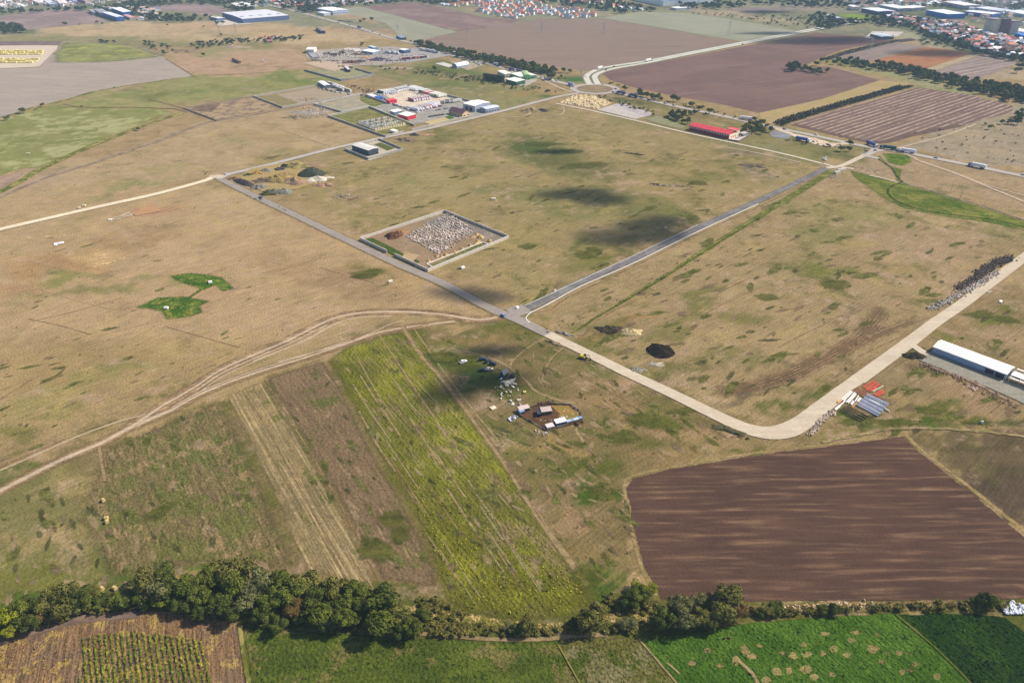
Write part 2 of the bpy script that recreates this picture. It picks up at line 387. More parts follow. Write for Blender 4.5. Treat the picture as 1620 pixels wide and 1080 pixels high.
exec_regions = [
 # far strip, left to right
 ([(-1500, -140), (3100, -140), (3100, 60), (-1500, 60)], '8f8f72', 1, 20),
 ([(-100, 40), (210, 34), (420, 36), (700, 60), (640, 72), (480, 70), (300, 70), (-100, 66)], 'c3a981', .95, 10),
 ([(-100, 56), (180, 58), (330, 68), (440, 66), (420, 84), (330, 74), (250, 75), (-100, 66)], '8c9060', .8, 8),
 ([(260, 88), (400, 78), (480, 75), (500, 112), (400, 120), (310, 122)], 'b89878', .9, 8),
 ([(430, 74), (640, 60), (700, 84), (480, 80)], 'a08a5a', .7, 10),
 ([(60, 165), (250, 125), (490, 112), (545, 127), (400, 152), (300, 162), (150, 172)], '989a60', .95, 6),
 ([(-200, 290), (150, 250), (330, 192), (500, 168), (560, 185), (590, 218), (350, 276), (-200, 330)], 'b09872', .95, 12),
 ([(560, 100), (690, 100), (880, 150), (790, 176), (640, 125)], '8a8654', .95, 10),
 ([(560, 102), (690, 104), (850, 138), (700, 130)], '74803f', .6, 10),
 ([(380, 250), (600, 225), (800, 180), (870, 168), (1080, 215), (1295, 262), (840, 485), (560, 360)], '9a885a', .97, 10),
 ([(-300, 330), (330, 290), (600, 400), (790, 500), (560, 495), (330, 590), (-300, 790)], 'b49870', .97, 12),
 ([(-300, 560), (250, 530), (420, 540), (300, 620), (-300, 790)], 'a08858', .7, 60),
 ([(850, 495), (1300, 270), (1400, 300), (1620, 350), (1750, 330), (1480, 500), (1230, 680), (1150, 655)], 'a08a62', .97, 8),
 ([(1290, 262), (1390, 240), (1700, 290), (1700, 350), (1420, 290)], 'a58e6c', .95, 8),
 ([(1400, 232), (1620, 160), (1900, 160), (1900, 310), (1430, 240)], 'a3937a', .95, 8),
 ([(1060, 165), (1400, 235), (1300, 258), (960, 190), (960, 165)], '8a8050', .9, 8),
 ([(1190, 690), (1520, 480), (1800, 380), (1800, 700), (1440, 690), (1000, 760)], '927d56', .95, 10),
 ([(-300, 790), (160, 705), (520, 570), (660, 520), (800, 505), (1000, 590), (1180, 690), (990, 760), (1010, 920), (600, 940), (200, 930), (-300, 960)], '7e6e46', .97, 10),  # near ground: tint lowered so its colour carries a vignette's darkening
 ([(-300, 800), (120, 725), (200, 930), (-300, 965)], '7c7646', .85, 40),
 ([(1440, 690), (1900, 690), (1900, 880), (1620, 850)], '685840', .95, 8),
 ([(-300, 960), (200, 925), (600, 935), (1010, 925), (1050, 945), (2100, 948), (2100, 1600), (-600, 1600)], '5f6a2e', .95, 10),
]
for a in exec_regions: region(*a)
for a in [
 # green and bare blotches (px, py, rx, ry, colour, strength, rotation)
 (850, 240, 70, 14, '5e7038', .8, 5), (900, 262, 110, 16, '6f7848', .6, 8), (830, 222, 40, 8, '6b7a40', .5), (700, 215, 40, 8, '7c8148', .5),
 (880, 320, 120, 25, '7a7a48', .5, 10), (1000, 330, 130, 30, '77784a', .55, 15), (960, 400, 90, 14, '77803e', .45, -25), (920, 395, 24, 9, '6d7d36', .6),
 (1090, 345, 40, 8, '6f7c3a', .5), (1120, 285, 50, 8, '74803f', .4), (1150, 230, 60, 7, '8a8050', .4), (1185, 240, 40, 6, '7c6f58', .6, 12), (1190, 268, 40, 7, '77705a', .55, 12),
 (700, 290, 90, 16, 'a0905f', .5), (640, 290, 30, 6, '86844e', .5), (740, 258, 28, 5, '7c8050', .4), (760, 297, 24, 8, '7a7a50', .5), (830, 388, 30, 7, '6c7c3c', .6), (810, 380, 90, 20, '9c8a58', .5),
 (578, 433, 30, 11, '5b702e', .85), (600, 440, 80, 26, 'a08455', .4), (560, 455, 100, 20, '947a5a', .5, 15),
 (100, 440, 60, 9, '8c9055', .7, -8), (170, 455, 80, 9, '85894f', .6, -8), (60, 470, 60, 8, '8c8c58', .5, -8), (240, 440, 30, 8, '86854f', .5), (150, 400, 50, 13, 'cbab78', .8, -8),
 (230, 330, 60, 9, 'b48a68', .6, -8), (120, 350, 40, 8, '9c8c58', .5, -15), (80, 420, 90, 16, 'a98455', .5), (30, 460, 70, 18, 'b18a62', .4), (200, 380, 90, 16, '9f8258', .5, -10),
 (200, 300, 90, 7, '8d8a56', .5, -16), (150, 270, 80, 10, 'b59a74', .6, -15), (380, 330, 90, 25, 'b59c72', .6, 20), (320, 470, 70, 20, 'a98a68', .4), (440, 420, 70, 20, 'ab8c64', .5, 20), (600, 380, 80, 22, 'ab915f', .3),
 (60, 640, 120, 25, '8f8a4f', .4, -15), (150, 600, 110, 14, '93894f', .4, -15), (20, 690, 50, 14, '77803e', .5), (200, 580, 60, 12, '8f8a52', .4),
 (40, 910, 140, 25, '7d8440', .6, -10), (60, 960, 110, 16, '5f7a2c', .8, -12), (200, 905, 50, 18, '4f7a22', .85, -8), (180, 950, 80, 12, '4f6f26', .8, -8), (60, 850, 120, 14, '9d8a58', .6, -10), (220, 870, 30, 18, 'a08460', .6), (330, 885, 40, 10, '557a26', .7), (30, 750, 60, 9, '5f7a30', .6, -25), (230, 780, 40, 18, '6f7238', .6), (280, 700, 60, 16, '6d6a38', .4), (250, 830, 50, 14, '6c7434', .6), (400, 850, 40, 14, '5f7030', .6), (330, 840, 60, 13, '9a805c', .5),
 (700, 560, 60, 20, '6f7a38', .6), (740, 590, 60, 26, '55703a', .8, 20), (810, 520, 60, 14, '6c6c3a', .8), (760, 530, 60, 12, '967c4f', .5), (800, 610, 80, 18, '55602c', .7), (860, 625, 60, 12, '6f6c3a', .6, 20), (930, 570, 60, 16, '72703e', .6, 15), (980, 610, 60, 16, 'a68a64', .6), (960, 645, 90, 14, '9c8259', .6, 10), (800, 700, 60, 30, '6b6a36', .7, 30), (870, 710, 70, 12, 'a08650', .5), (930, 740, 60, 16, '5f6b30', .7), (960, 780, 30, 18, '4f6a24', .8), (1050, 660, 30, 8, '66742f', .7), (1100, 690, 80, 14, 'a4875f', .6, 10), (1060, 720, 70, 10, '977c50', .5), (905, 830, 40, 30, 'a08460', .6, 40), (930, 890, 40, 20, '8a7448', .5), (970, 915, 40, 22, '527026', .8), (1000, 690, 60, 14, '6e7036', .6),
 (960, 520, 50, 8, '8a7442', .6, -25), (1000, 505, 30, 6, 'b58a54', .6, -20), (1060, 520, 60, 14, '74763a', .5, -20), (1120, 470, 70, 10, '707a3c', .5, -25), (1180, 560, 60, 14, '6e7a38', .5), (1080, 590, 40, 8, '5f7430', .6), (1180, 500, 50, 12, '77803e', .5), (1300, 370, 60, 22, '7f8048', .5), (1250, 420, 80, 18, '94855a', .5), (1320, 430, 40, 12, '7c8440', .6), (1370, 390, 40, 10, 'a59048', .5), (1400, 440, 40, 7, '80803e', .5), (1280, 320, 80, 18, '97885a', .5), (1350, 340, 80, 16, '8c8650', .5), (1400, 380, 60, 22, 'a08a6a', .5), (1480, 400, 80, 25, 'a68c6c', .6), (1580, 370, 60, 16, '94885a', .5), (1300, 560, 100, 22, 'a48a66', .6, -25), (1250, 640, 60, 13, '5f6c30', .6, -20), (1350, 500, 60, 8, '7b6c50', .6, -35), (1220, 600, 110, 10, '74664a', .7, -28), (1330, 590, 60, 7, '6e6040', .6, -30), (1400, 480, 60, 10, 'a88c68', .5),
 (1580, 500, 60, 12, '76803c', .7), (1520, 530, 50, 8, '7c7f40', .6), (1600, 540, 60, 20, 'a88e6c', .6), (1560, 450, 50, 20, 'a38b6b', .5), (1450, 560, 30, 7, '5f6034', .7), (1400, 600, 60, 20, '8b7a58', .5), (1500, 610, 60, 14, 'a08460', .6, 20), (1480, 640, 40, 10, '6a7434', .7), (1370, 670, 60, 10, '4f6a24', .9, 10), (1450, 665, 60, 8, '557026', .8, 8), (1540, 665, 80, 8, '5f6a30', .7, 5), (1600, 670, 60, 10, '5c5a34', .7), (1560, 640, 60, 12, '9c8262', .6), (1200, 715, 80, 6, '6e7434', .7, -8), (1330, 695, 80, 5, '7c7440', .6, -5), (1490, 720, 50, 25, '76683f', .5, 40), (1590, 780, 50, 40, '54463a', .5), (1560, 710, 80, 14, '5d4f34', .6),
 # far greens
 (60, 90, 20, 5, '9a8868', .3), (130, 145, 60, 5, '8f9250', .6), (230, 150, 60, 6, '7f8f4c', .5), (190, 160, 40, 4, 'a89a64', .5), (340, 140, 40, 4, '85924e', .5), (460, 125, 60, 7, '76903f', .6), (300, 150, 20, 3, '6f8a4a', .5),
 (420, 215, 70, 8, 'a58f62', .5), (440, 235, 40, 5, '84884f', .5), (520, 200, 60, 9, 'b0966c', .5), (370, 225, 30, 6, '90905a', .4), (265, 265, 60, 6, '95904f', .3),
 (590, 115, 60, 4, '8a8c50', .6), (620, 120, 50, 5, '8e8658', .5), (720, 105, 60, 6, '6f8040', .7, 10), (740, 122, 70, 4, '6b5f48', .6, 10), (700, 112, 60, 4, '5f6a3a', .6, 8), (760, 118, 70, 4, '6f8a44', .6, 8), (640, 108, 40, 3, 'a98c68', .6, 8), (790, 148, 60, 8, '8f8250', .6), (850, 148, 40, 6, 'a08450', .6), (700, 135, 70, 6, '72844a', .6, 5), (860, 150, 20, 3, '4f7a3c', .6), (850, 118, 60, 8, '8a7f50', .7), (905, 124, 25, 7, '4f8040', .9), (780, 108, 20, 4, 'a08f50', .5),
 (1000, 160, 60, 5, '66704a', .8, 12), (1080, 195, 50, 6, '7f8050', .8, 10), (1120, 185, 60, 5, '7d6f48', .7, 12), (1080, 178, 60, 4, '8c7c4c', .6, 12), (1250, 222, 60, 6, '7a7a48', .6, 12), (1330, 250, 60, 7, '6f7840', .7, 12), (1270, 245, 60, 5, '8a8450', .5, 12), (1180, 225, 80, 4, '82805a', .6, 12),
 (1350, 105, 60, 6, '95975e', .8, 12), (1420, 120, 80, 8, '9a9a68', .9, 12), (1520, 150, 90, 8, '9a9a6a', .9, 15), (1330, 96, 30, 4, '8a8c58', .8), (1480, 130, 80, 7, 'a39b70', .8, 12), (1600, 120, 50, 8, 'b09c80', .8), (1450, 64, 70, 7, 'a4a080', .9, 12), (1530, 78, 60, 4, '9a9a78', .8, 10), (1350, 55, 60, 8, '80806a', .7), (1250, 15, 90, 10, '9a8f80', .7), (1210, 18, 50, 6, '8a7a7c', .8), (1300, 28, 60, 6, '7c8878', .8), (1420, 25, 80, 12, '66785c', .9), (1560, 15, 90, 20, '66785c', .9), (1560, 75, 80, 14, '62745a', .9, 10), (1480, 50, 60, 14, '62745a', .9, 15), (1140, 20, 50, 4, 'b09a80', .8, 6), (1210, 32, 70, 4, 'b0a080', .8, 8), (1230, 22, 60, 4, '7c806a', .7),
 (560, 50, 50, 5, 'b09478', .6, 15), (620, 52, 40, 5, 'a38a70', .7, 12), (560, 27, 40, 5, 'b59c78', .8, 12), (330, 42, 90, 6, 'c0a27c', .6), (480, 50, 90, 6, 'b99c74', .6), (350, 55, 60, 5, 'a08e64', .5), (270, 62, 40, 4, '9a9060', .5), (300, 110, 40, 6, 'bf9d82', .6), (420, 108, 60, 5, 'b8967a', .5), (360, 80, 60, 4, '9a9462', .6), (330, 88, 40, 3, '97955c', .6),
 (480, 6, 90, 8, '6c7860', .9), (180, 8, 80, 8, '707a60', .9), (300, 6, 60, 6, '66725a', .9), (60, 8, 80, 8, '80806c', .8), (30, 52, 40, 5, '6c7a5c', .7), (260, 28, 60, 5, '74806a', .8), (200, 24, 40, 5, '70806a', .8), (640, 0, 60, 6, '5f6f5c', .9), (730, 4, 60, 6, '6c7a62', .9), (850, 3, 60, 4, '9a9468', .7), (950, 10, 60, 6, '67785c', .9), (1030, 12, 60, 4, '7c8468', .9), (600, 66, 30, 3, '9a8450', .5), (850, 16, 100, 10, '8a8474', .8, 5), (760, 16, 40, 4, 'b09c78', .6), (940, 22, 40, 4, 'a09878', .7),
]: blob(*a)
MIXD = np.zeros(GX.shape)
region([(820, 500), (1300, 265), (1700, 250), (1800, 700), (1000, 780), (840, 520)], 1.0, 1.0, 20, MIXD)
LUSH = np.full(GX.shape, .5)
region([(-1400, 300), (330, 280), (790, 500), (540, 500), (-1400, 900)], .22, 1.0, 40, LUSH); region([(380, 255), (870, 168), (1300, 262), (1800, 300), (1800, 660), (1200, 690), (790, 500)], .85, 1.0, 30, LUSH)
region([(790, 500), (1180, 690), (990, 760), (1010, 930), (-600, 960), (-300, 800), (540, 520)], 1.0, 1.0, 30, LUSH)
xx = (GX - 810) / FOC; vv = (540 - GY) / FOC; dz = -SP + vv * CP; t = -CAMH / dz
V = np.stack([xx * t, (CP + vv * SP) * t, np.zeros_like(t)], -1).reshape(-1, 3)
nr, nc = GX.shape; ii = np.arange(nr * nc).reshape(nr, nc)
F = np.stack([ii[1:, :-1], ii[1:, 1:], ii[:-1, 1:], ii[:-1, :-1]], -1).reshape(-1, 4)
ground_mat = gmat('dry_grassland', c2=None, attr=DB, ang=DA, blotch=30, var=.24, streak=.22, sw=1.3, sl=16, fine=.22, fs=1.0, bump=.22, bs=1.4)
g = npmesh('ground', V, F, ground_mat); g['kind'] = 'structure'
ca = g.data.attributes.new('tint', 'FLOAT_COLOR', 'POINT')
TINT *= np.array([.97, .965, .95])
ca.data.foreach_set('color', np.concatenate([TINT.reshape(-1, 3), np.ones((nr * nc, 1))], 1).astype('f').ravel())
cl = g.data.attributes.new('lush', 'FLOAT', 'POINT'); cl.data.foreach_set('value', LUSH.astype('f').ravel())
cb = g.data.attributes.new('mixd', 'FLOAT', 'POINT'); cb.data.foreach_set('value', MIXD.astype('f').ravel())
# the land behind and far round the camera
s_ = MB(); s_.add([(-30000, -6000, -.6), (30000, -6000, -.6), (30000, 40000, -.6), (-30000, 40000, -.6)], [(0, 1, 2, 3)])
o = s_.build('ground', gmat('far_land', hx('7f8a60'), hx('a08f6c'), blotch=200, var=.3, fine=.1)); o['kind'] = 'structure'

# ---------------------------------------------------------------- fields
def fld(name, poly, mat, **kw):
    if kw.get('inset', 0) > 4: return soft_sheet('field', poly, mat, inset=kw['inset'])
    return sheet('field', poly, mat, seed=name, **kw)
m_mauve = gmat('far_plough', H('96807a'), H('a08a84'), ang=world_dir((0, 40), (160, 34)), blotch=90, var=.18, streak=.1, sw=6, sl=200, fine=.08, fs=4, edge=1)
fld('a', [(-200, 40), (0, 27), (55, 17), (115, 14.5), (140, 19), (170, 35), (100, 42), (40, 47), (0, 39.5), (-200, 60)], m_mauve)
fld('b', [(232, 11), (285, 6.5), (330, 6.5), (367, 17), (330, 25), (300, 19), (240, 16)], m_mauve)
m_greyf = gmat('grey_harrowed_field', H('b0a090'), H('a6978a'), None, ang=world_dir((0, 110), (300, 128)), blotch=70, var=.16, streak=.1, sw=8, sl=150, fine=.1, fs=3, edge=1)
fld('c', [(-300, 200), (-200, 112), (0, 109), (62, 107), (100, 66), (190, 68), (225, 74), (262, 92), (308, 122), (240, 130), (150, 145), (60, 168), (0, 188)], m_greyf)
m_gt = gmat('thin_green_sward', H('8f985c'), H('9ba06a'), H('a3a050'), blotch=60, var=.2, streak=.12, ang=.2, fine=.12, edge=1, ew=1.6, es=.02)
fld('d', [(100, 66.5), (190, 68), (225, 74), (258, 90), (200, 96), (140, 100), (85, 100), (82, 86)], m_gt, inset=28)
m_green4 = gmat('green_pasture', H('9aa266'), H('a4a26e'), H('8c9858'), ang=world_dir((0, 260), (260, 185)), blotch=70, var=.22, streak=.14, sw=4, fine=.16, fs=2, edge=1)
fld('e', [(-200, 250), (0, 190), (60, 170), (92, 166), (130, 172), (240, 171), (278, 177), (250, 188), (180, 215), (110, 245), (62, 266), (30, 268), (0, 280), (-200, 330)], m_green4, inset=8)
m_brownp = gmat('brown_stubble', H('9c8270'), H('a89078'), ang=world_dir((0, 285), (40, 272)), blotch=30, var=.2, streak=.2, fine=.2, edge=1)
fld('f', [(-100, 300), (0, 280), (30, 274), (44, 272), (20, 290), (0, 299), (-100, 330)], m_brownp, inset=5)
m_olive = gmat('weedy_verge', H('77803c'), H('9a8e52'), ang=world_dir((0, 312), (250, 195)), blotch=14, var=.3, streak=.25, fine=.3, edge=1, ew=.9)
ribbon('verge', [(-60, 330), (0, 303), (30, 288), (60, 270), (108, 247), (170, 221), (230, 198), (290, 178)], 11, m_olive, wobble=2)
ribbon('verge', [(-60, 190), (0, 186), (60, 168), (100, 160), (150, 145), (240, 130), (310, 121), (400, 116), (488, 111)], 8, m_olive, wobble=2)
m_gg = gmat('grey_green_field', H('a5a590'), H('9c9c86'), ang=world_dir((560, 20), (700, 54)), blotch=120, var=.12, streak=.1, sw=8, sl=300, fine=.07, fs=5, edge=1)
fld('g', [(538, 13.5), (573, 11), (723, 51), (691, 58.5), (660, 66), (636, 60), (610, 37), (553, 22)], m_gg)
m_pp = gmat('mauve_ploughland', H('8a7068'), H('957c72'), ang=world_dir((575, 11), (800, 36)), blotch=110, var=.16, streak=.12, sw=9, sl=300, fine=.08, fs=5, edge=1)
fld('h', [(573, 11), (650, 4), (690, 9), (760, 27), (800, 31), (830, 30), (800, 42), (723, 50)], m_pp)
m_bg = gmat('brown_grey_ploughland', H('96806f'), H('8f796a'), None, ang=world_dir((700, 66), (1100, 64)), blotch=110, th=(.4, .6), var=.22, streak=.14, sw=8, sl=200, fine=.1, fs=4, edge=1)
fld('i', [(660, 66.5), (723, 51), (800, 42), (850, 30), (950, 30), (1174, 67.5), (1100, 83), (1020, 95), (955, 106), (925, 113), (830, 98), (760, 84), (690, 71)], m_bg)
fld('j', [(952, 29), (1010, 19), (1090, 21), (1200, 38), (1270, 51), (1178, 66.5)], m_gg)
m_db = gmat('dark_brown_ploughland', H('85695e'), H('785f56'), None, stc=H('9a8674'), sth=(.55, 1.2), ang=world_dir((1000, 125), (1280, 95)), blotch=90, th=(.4, .6), var=.16, streak=.12, sw=6, sl=260, fine=.1, fs=4, edge=1)
fld('k', [(952, 116), (975, 110), (1022, 102.5), (1200, 69), (1290, 52), (1390, 61), (1413, 64), (1330, 79), (1290, 96), (1270, 106), (1312, 106), (1392, 127), (1300, 157), (1200, 179), (1145, 166), (1060, 151), (1000, 138), (965, 127)], m_db)
m_straw = gmat('straw_strip', H('b39c6e'), H('a8945f'), ang=world_dir((1200, 185), (1400, 130)), blotch=40, var=.2, streak=.2, fine=.15, edge=1)
fld('l', [(1200, 179), (1300, 157), (1392, 127), (1442, 133), (1340, 164), (1237, 193), (1222, 199), (1205, 190)], m_straw)
m_sp = gmat('striped_ploughland', H('83695d'), H('765e55'), ang=world_dir((1290, 222), (1520, 148)), blotch=50, var=.25, streak=.3, sw=3, sl=120, fine=.15, fs=3, rows=8, rowc=H('b49e88'), edge=1, rowdist=.25)
fld('m', [(1250, 196), (1310, 177), (1455, 138.5), (1530, 149), (1606, 169), (1597, 180), (1530, 196), (1450, 210), (1390, 227), (1330, 218)], m_sp)
m_brim = gmat('dark_headland', H('77604f'), H('6b564b'), ang=world_dir((1255, 197), (1385, 227)), blotch=30, var=.2, streak=.2, edge=1, ew=.7)
ribbon('field', [(1254, 197), (1330, 215), (1388, 225.5), (1440, 214), (1520, 198)], 13, m_brim)
m_mv2 = gmat('mauve_field', H('98867a'), H('8e7d74'), ang=world_dir((1330, 93), (1420, 70)), blotch=60, var=.2, streak=.2, sw=5, sl=200, fine=.1, fs=4, edge=1)
fld('n', [(1318, 94), (1340, 82), (1412, 67), (1467, 74), (1376, 97)], m_mv2)
m_or = gmat('rust_brown_field', H('ad7a52'), H('a06c4c'), ang=world_dir((1375, 97), (1465, 74)), blotch=80, var=.2, streak=.14, sw=7, sl=200, fine=.08, fs=4, edge=1)
fld('o', [(1376, 97), (1467, 74.5), (1539, 84), (1461, 110)], m_or)
m_ts = gmat('tan_strip', H('baa684'), H('ab9876'), blotch=30, var=.2, streak=.2, edge=1)
fld('p', [(1461, 110.5), (1539, 84.3), (1557, 85), (1476, 112.5)], m_ts)
fld('q', [(1476, 113), (1557, 86), (1590, 92), (1612, 100), (1560, 121), (1520, 129)], gmat('mauve_ridged_field', H('9a877e'), H('8a7870'), ang=world_dir((1500, 112), (1590, 95)), blotch=60, var=.2, streak=.3, sw=4, sl=200, fine=.1, fs=4, rows=14, rowc=H('a89688'), edge=1))
m_lush = gmat('lush_green_grass', H('6c8c30'), H('7c9434'), H('5a7828'), blotch=20, var=.4, streak=.2, fine=.3, edge=1, ew=.9, bump=.3)
fld('r', [(1394, 242), (1420, 243), (1440, 247), (1444, 257), (1427, 263), (1405, 258)], m_lush, smooth=True, inset=5)
m_lush2 = gmat('stream_meadow', H('748438'), H('828440'), H('5c7a2c'), blotch=26, var=.4, streak=.2, fine=.3, edge=1, ew=1.2, bump=.3)
fld('s', [(1342, 268), (1385, 280), (1418, 288), (1412, 270), (1383, 248), (1392, 246), (1408, 262), (1428, 268), (1425, 284), (1440, 294), (1498, 310), (1563, 331), (1630, 352), (1700, 372), (1700, 392), (1620, 364), (1560, 352), (1480, 341), (1430, 330), (1400, 315), (1378, 300), (1350, 280)], m_lush2, inset=6)
# green patch with two lobes on the left
m_lush3 = gmat('bright_weed_patch', H('4f7a2a'), H('6c8838'), H('98a04c'), th3=(.62, .68), blotch=10, var=.5, streak=.2, fine=.4, edge=1, ew=1.3, es=.5, bump=.5, bs=1)
fld('t', [(266, 436), (300, 431), (328, 434), (352, 438), (372, 456), (352, 462), (340, 452), (322, 460), (300, 452), (282, 446)], m_lush3, inset=4.5, wob=5)
fld('u', [(212, 487), (248, 470), (290, 468), (335, 476), (318, 484), (322, 494), (300, 502), (262, 506), (254, 494), (236, 489)], m_lush3, inset=4.5, wob=5)
ribbon('ditch', [(334, 446), (312, 462), (290, 477)], 3, m_lush3)
# bottom fields
m_pl = gmat('brown_ploughed_field', H('60483b'), H('533f34'), None, stc=H('927458'), sth=(.4, 1.25), ang=world_dir((1040, 860), (1500, 855)), blotch=34, th=(.3, .75), var=.14, streak=.12, sw=2.4, sl=30, fine=.12, fs=1.2, edge=1, ew=.5, bump=.12, bs=1)
fld('v', [(990, 770), (1002, 756), (1060, 742), (1180, 722), (1330, 703), (1430, 690), (1455, 715), (1530, 775), (1625, 852), (1760, 945), (1620, 947), (1400, 950), (1180, 951), (1046, 946), (1022, 905), (1002, 830)], m_pl, inset=3, wob=.8)
m_str = gmat('field_margin', H('a48c60'), H('8a7a4c'), blotch=6, var=.4, streak=.3, fine=.4, edge=1, ew=1.7, es=.6)
ribbon('verge', [(1040, 942), (1018, 905), (1000, 840), (988, 770), (1000, 753), (1060, 739), (1180, 718), (1330, 700), (1432, 687)], 1.9, m_str, wobble=.5)
ribbon('verge', [(1434, 688), (1460, 713), (1535, 771), (1630, 847)], 2.8, m_str, wobble=.6)
m_yg = gmat('yellow_green_crop', H('767a34'), H('888a30'), H('86744e'), stc=H('a8946c'), sth=(.58, 1.1), th=(.3, .8), th3=(.5, .95), ang=DC, blotch=42, var=.18, streak=.24, sw=1.2, sl=40, fine=.26, fs=1.1, edge=1, ew=.9, bump=.55, bs=1.7)
fld('w', [(515, 570), (545, 548), (600, 530), (668, 518), (700, 600), (770, 692), (850, 800), (938, 945), (930, 975), (830, 986), (745, 975), (700, 950), (680, 870), (640, 790), (590, 710), (545, 620)], m_yg, inset=8)
m_yb = gmat('bright_crop_streak', H('8e9030'), H('7e8434'), ang=DC, blotch=26, th=(.35, .6), var=.18, streak=.2, sw=1.2, sl=26, fine=.34, fs=.9, edge=1, ew=2.0, es=.06, bump=.6, bs=1.6)
fld('w2', [(590, 735), (650, 750), (720, 830), (800, 900), (935, 930), (930, 970), (830, 982), (750, 970), (705, 945), (665, 840)], m_yb, inset=24)
fld('w3', [(518, 572), (570, 580), (600, 640), (580, 650), (548, 620)], m_yb, inset=14)
m_br = gmat('brown_fallow_strip', H('846e50'), H('766246'), H('666434'), th3=(.6, .9), stc=H('a48a62'), sth=(.7, 1.1), ang=DC, blotch=26, th=(.3, .7), var=.2, streak=.18, sw=2, sl=20, fine=.42, fs=1.3, edge=1, ew=.7, bump=.3)
fld('x', [(418, 598), (515, 569), (545, 622), (590, 712), (640, 795), (683, 880), (700, 935), (650, 925), (600, 918), (540, 800), (470, 680)], m_br, inset=6)
m_sw = gmat('straw_stubble_strip', H('867650'), H('948058'), H('6e7038'), stc=H('b8a274'), sth=(.5, .9), ang=DC, blotch=26, th=(.3, .7), th3=(.62, .85), var=.16, streak=.24, sw=1.3, sl=70, fine=.24, fs=1.2, edge=1, ew=.5, bump=.25)
fld('y', [(354, 626), (418, 599), (470, 682), (540, 802), (600, 920), (590, 930), (520, 915), (480, 908), (440, 810), (400, 720)], m_sw, inset=6)
m_ol = gmat('olive_rough_grass', H('7a6c44'), H('686636'), H('8c7852'), ang=DC, blotch=22, th=(.42, .6), var=.3, streak=.3, sw=1.6, sl=12, fine=.45, fs=1.2, edge=1, ew=1.0, bump=.35)
fld('z', [(163, 706), (260, 668), (352, 627), (400, 722), (440, 812), (480, 908), (400, 905), (280, 900), (170, 925), (120, 820)], m_ol, inset=14)
# below the hedgerow
m_vb = gmat('brown_maize_stubble', H('8a6c4c'), H('7c644c'), H('a48850'), th3=(.55, .68), ang=world_dir((60, 1075), (70, 1020)), blotch=14, var=.3, streak=.5, sw=1.0, sl=14, fine=.4, fs=1.0, edge=1, bump=.3, bs=1)
fld('aa', [(-100, 1040), (0, 1008), (60, 990), (130, 972), (230, 964), (330, 972), (380, 988), (392, 1080), (420, 1200), (-100, 1200)], m_vb, inset=3)
m_vc = gmat('bare_headland', H('7b675c'), H('86705c'), blotch=16, var=.25, streak=.3, ang=world_dir((60, 1000), (200, 972)), sw=1.5, sl=30, fine=.2, edge=1, ew=.9)
ribbon('track', [(-60, 1035), (0, 1014), (60, 996), (130, 978), (220, 971)], 5.5, m_vc)
m_gr = gmat('green_meadow', H('566a2a'), H('5e702c'), H('706a38'), th3=(.56, .7), ang=.15, blotch=24, var=.35, streak=.2, fine=.42, fs=1.1, edge=1, ew=.9, bump=.5, bs=1.4)
fld('ab', [(384, 992), (500, 1000), (650, 1012), (800, 1013), (880, 1010), (915, 1080), (960, 1200), (430, 1200), (400, 1080)], m_gr, inset=3)
m_dg = gmat('dry_green_meadow', H('6d6f38'), H('77704a'), H('57682c'), th=(.4, .62), ang=.15, blotch=18, var=.35, streak=.2, fine=.5, fs=1.0, edge=1, ew=.9, bump=.55, bs=1.3)
fld('ac', [(880, 1010), (950, 1008), (1012, 1012), (1075, 1085), (1140, 1200), (960, 1200), (915, 1080)], m_dg, inset=2)
m_cl = gmat('bright_clover_field', H('50782a'), H('5a8030'), H('4a7026'), ang=world_dir((1200, 1080), (1120, 1000)), blotch=18, var=.3, streak=.25, sw=1.2, sl=20, fine=.4, fs=.9, edge=1, ew=.4, bump=.45, bs=1.1)
fld('ad', [(1012, 1011), (1090, 1000), (1180, 985), (1300, 976), (1415, 971), (1480, 1025), (1540, 1085), (1650, 1200), (1140, 1200), (1075, 1085)], m_cl, inset=2)
m_dk = gmat('dark_green_field', H('2c4a1e'), H('284220'), H('365422'), ang=world_dir((1500, 1000), (1590, 1060)), blotch=20, var=.3, streak=.25, sw=1.2, sl=20, fine=.5, fs=.9, edge=1, ew=.4, bump=.5, bs=1.2)
fld('ae', [(1418, 971), (1500, 970), (1590, 975), (1620, 1000), (1760, 1080), (1850, 1200), (1650, 1200), (1540, 1083), (1482, 1024)], m_dk, inset=2)
m_bp = gmat('trampled_straw_patch', H('9a8658'), H('7f7a44'), blotch=3, var=.5, fine=.5, fs=.5, edge=1, ew=.5, es=1.0, bump=.2, bs=.6)
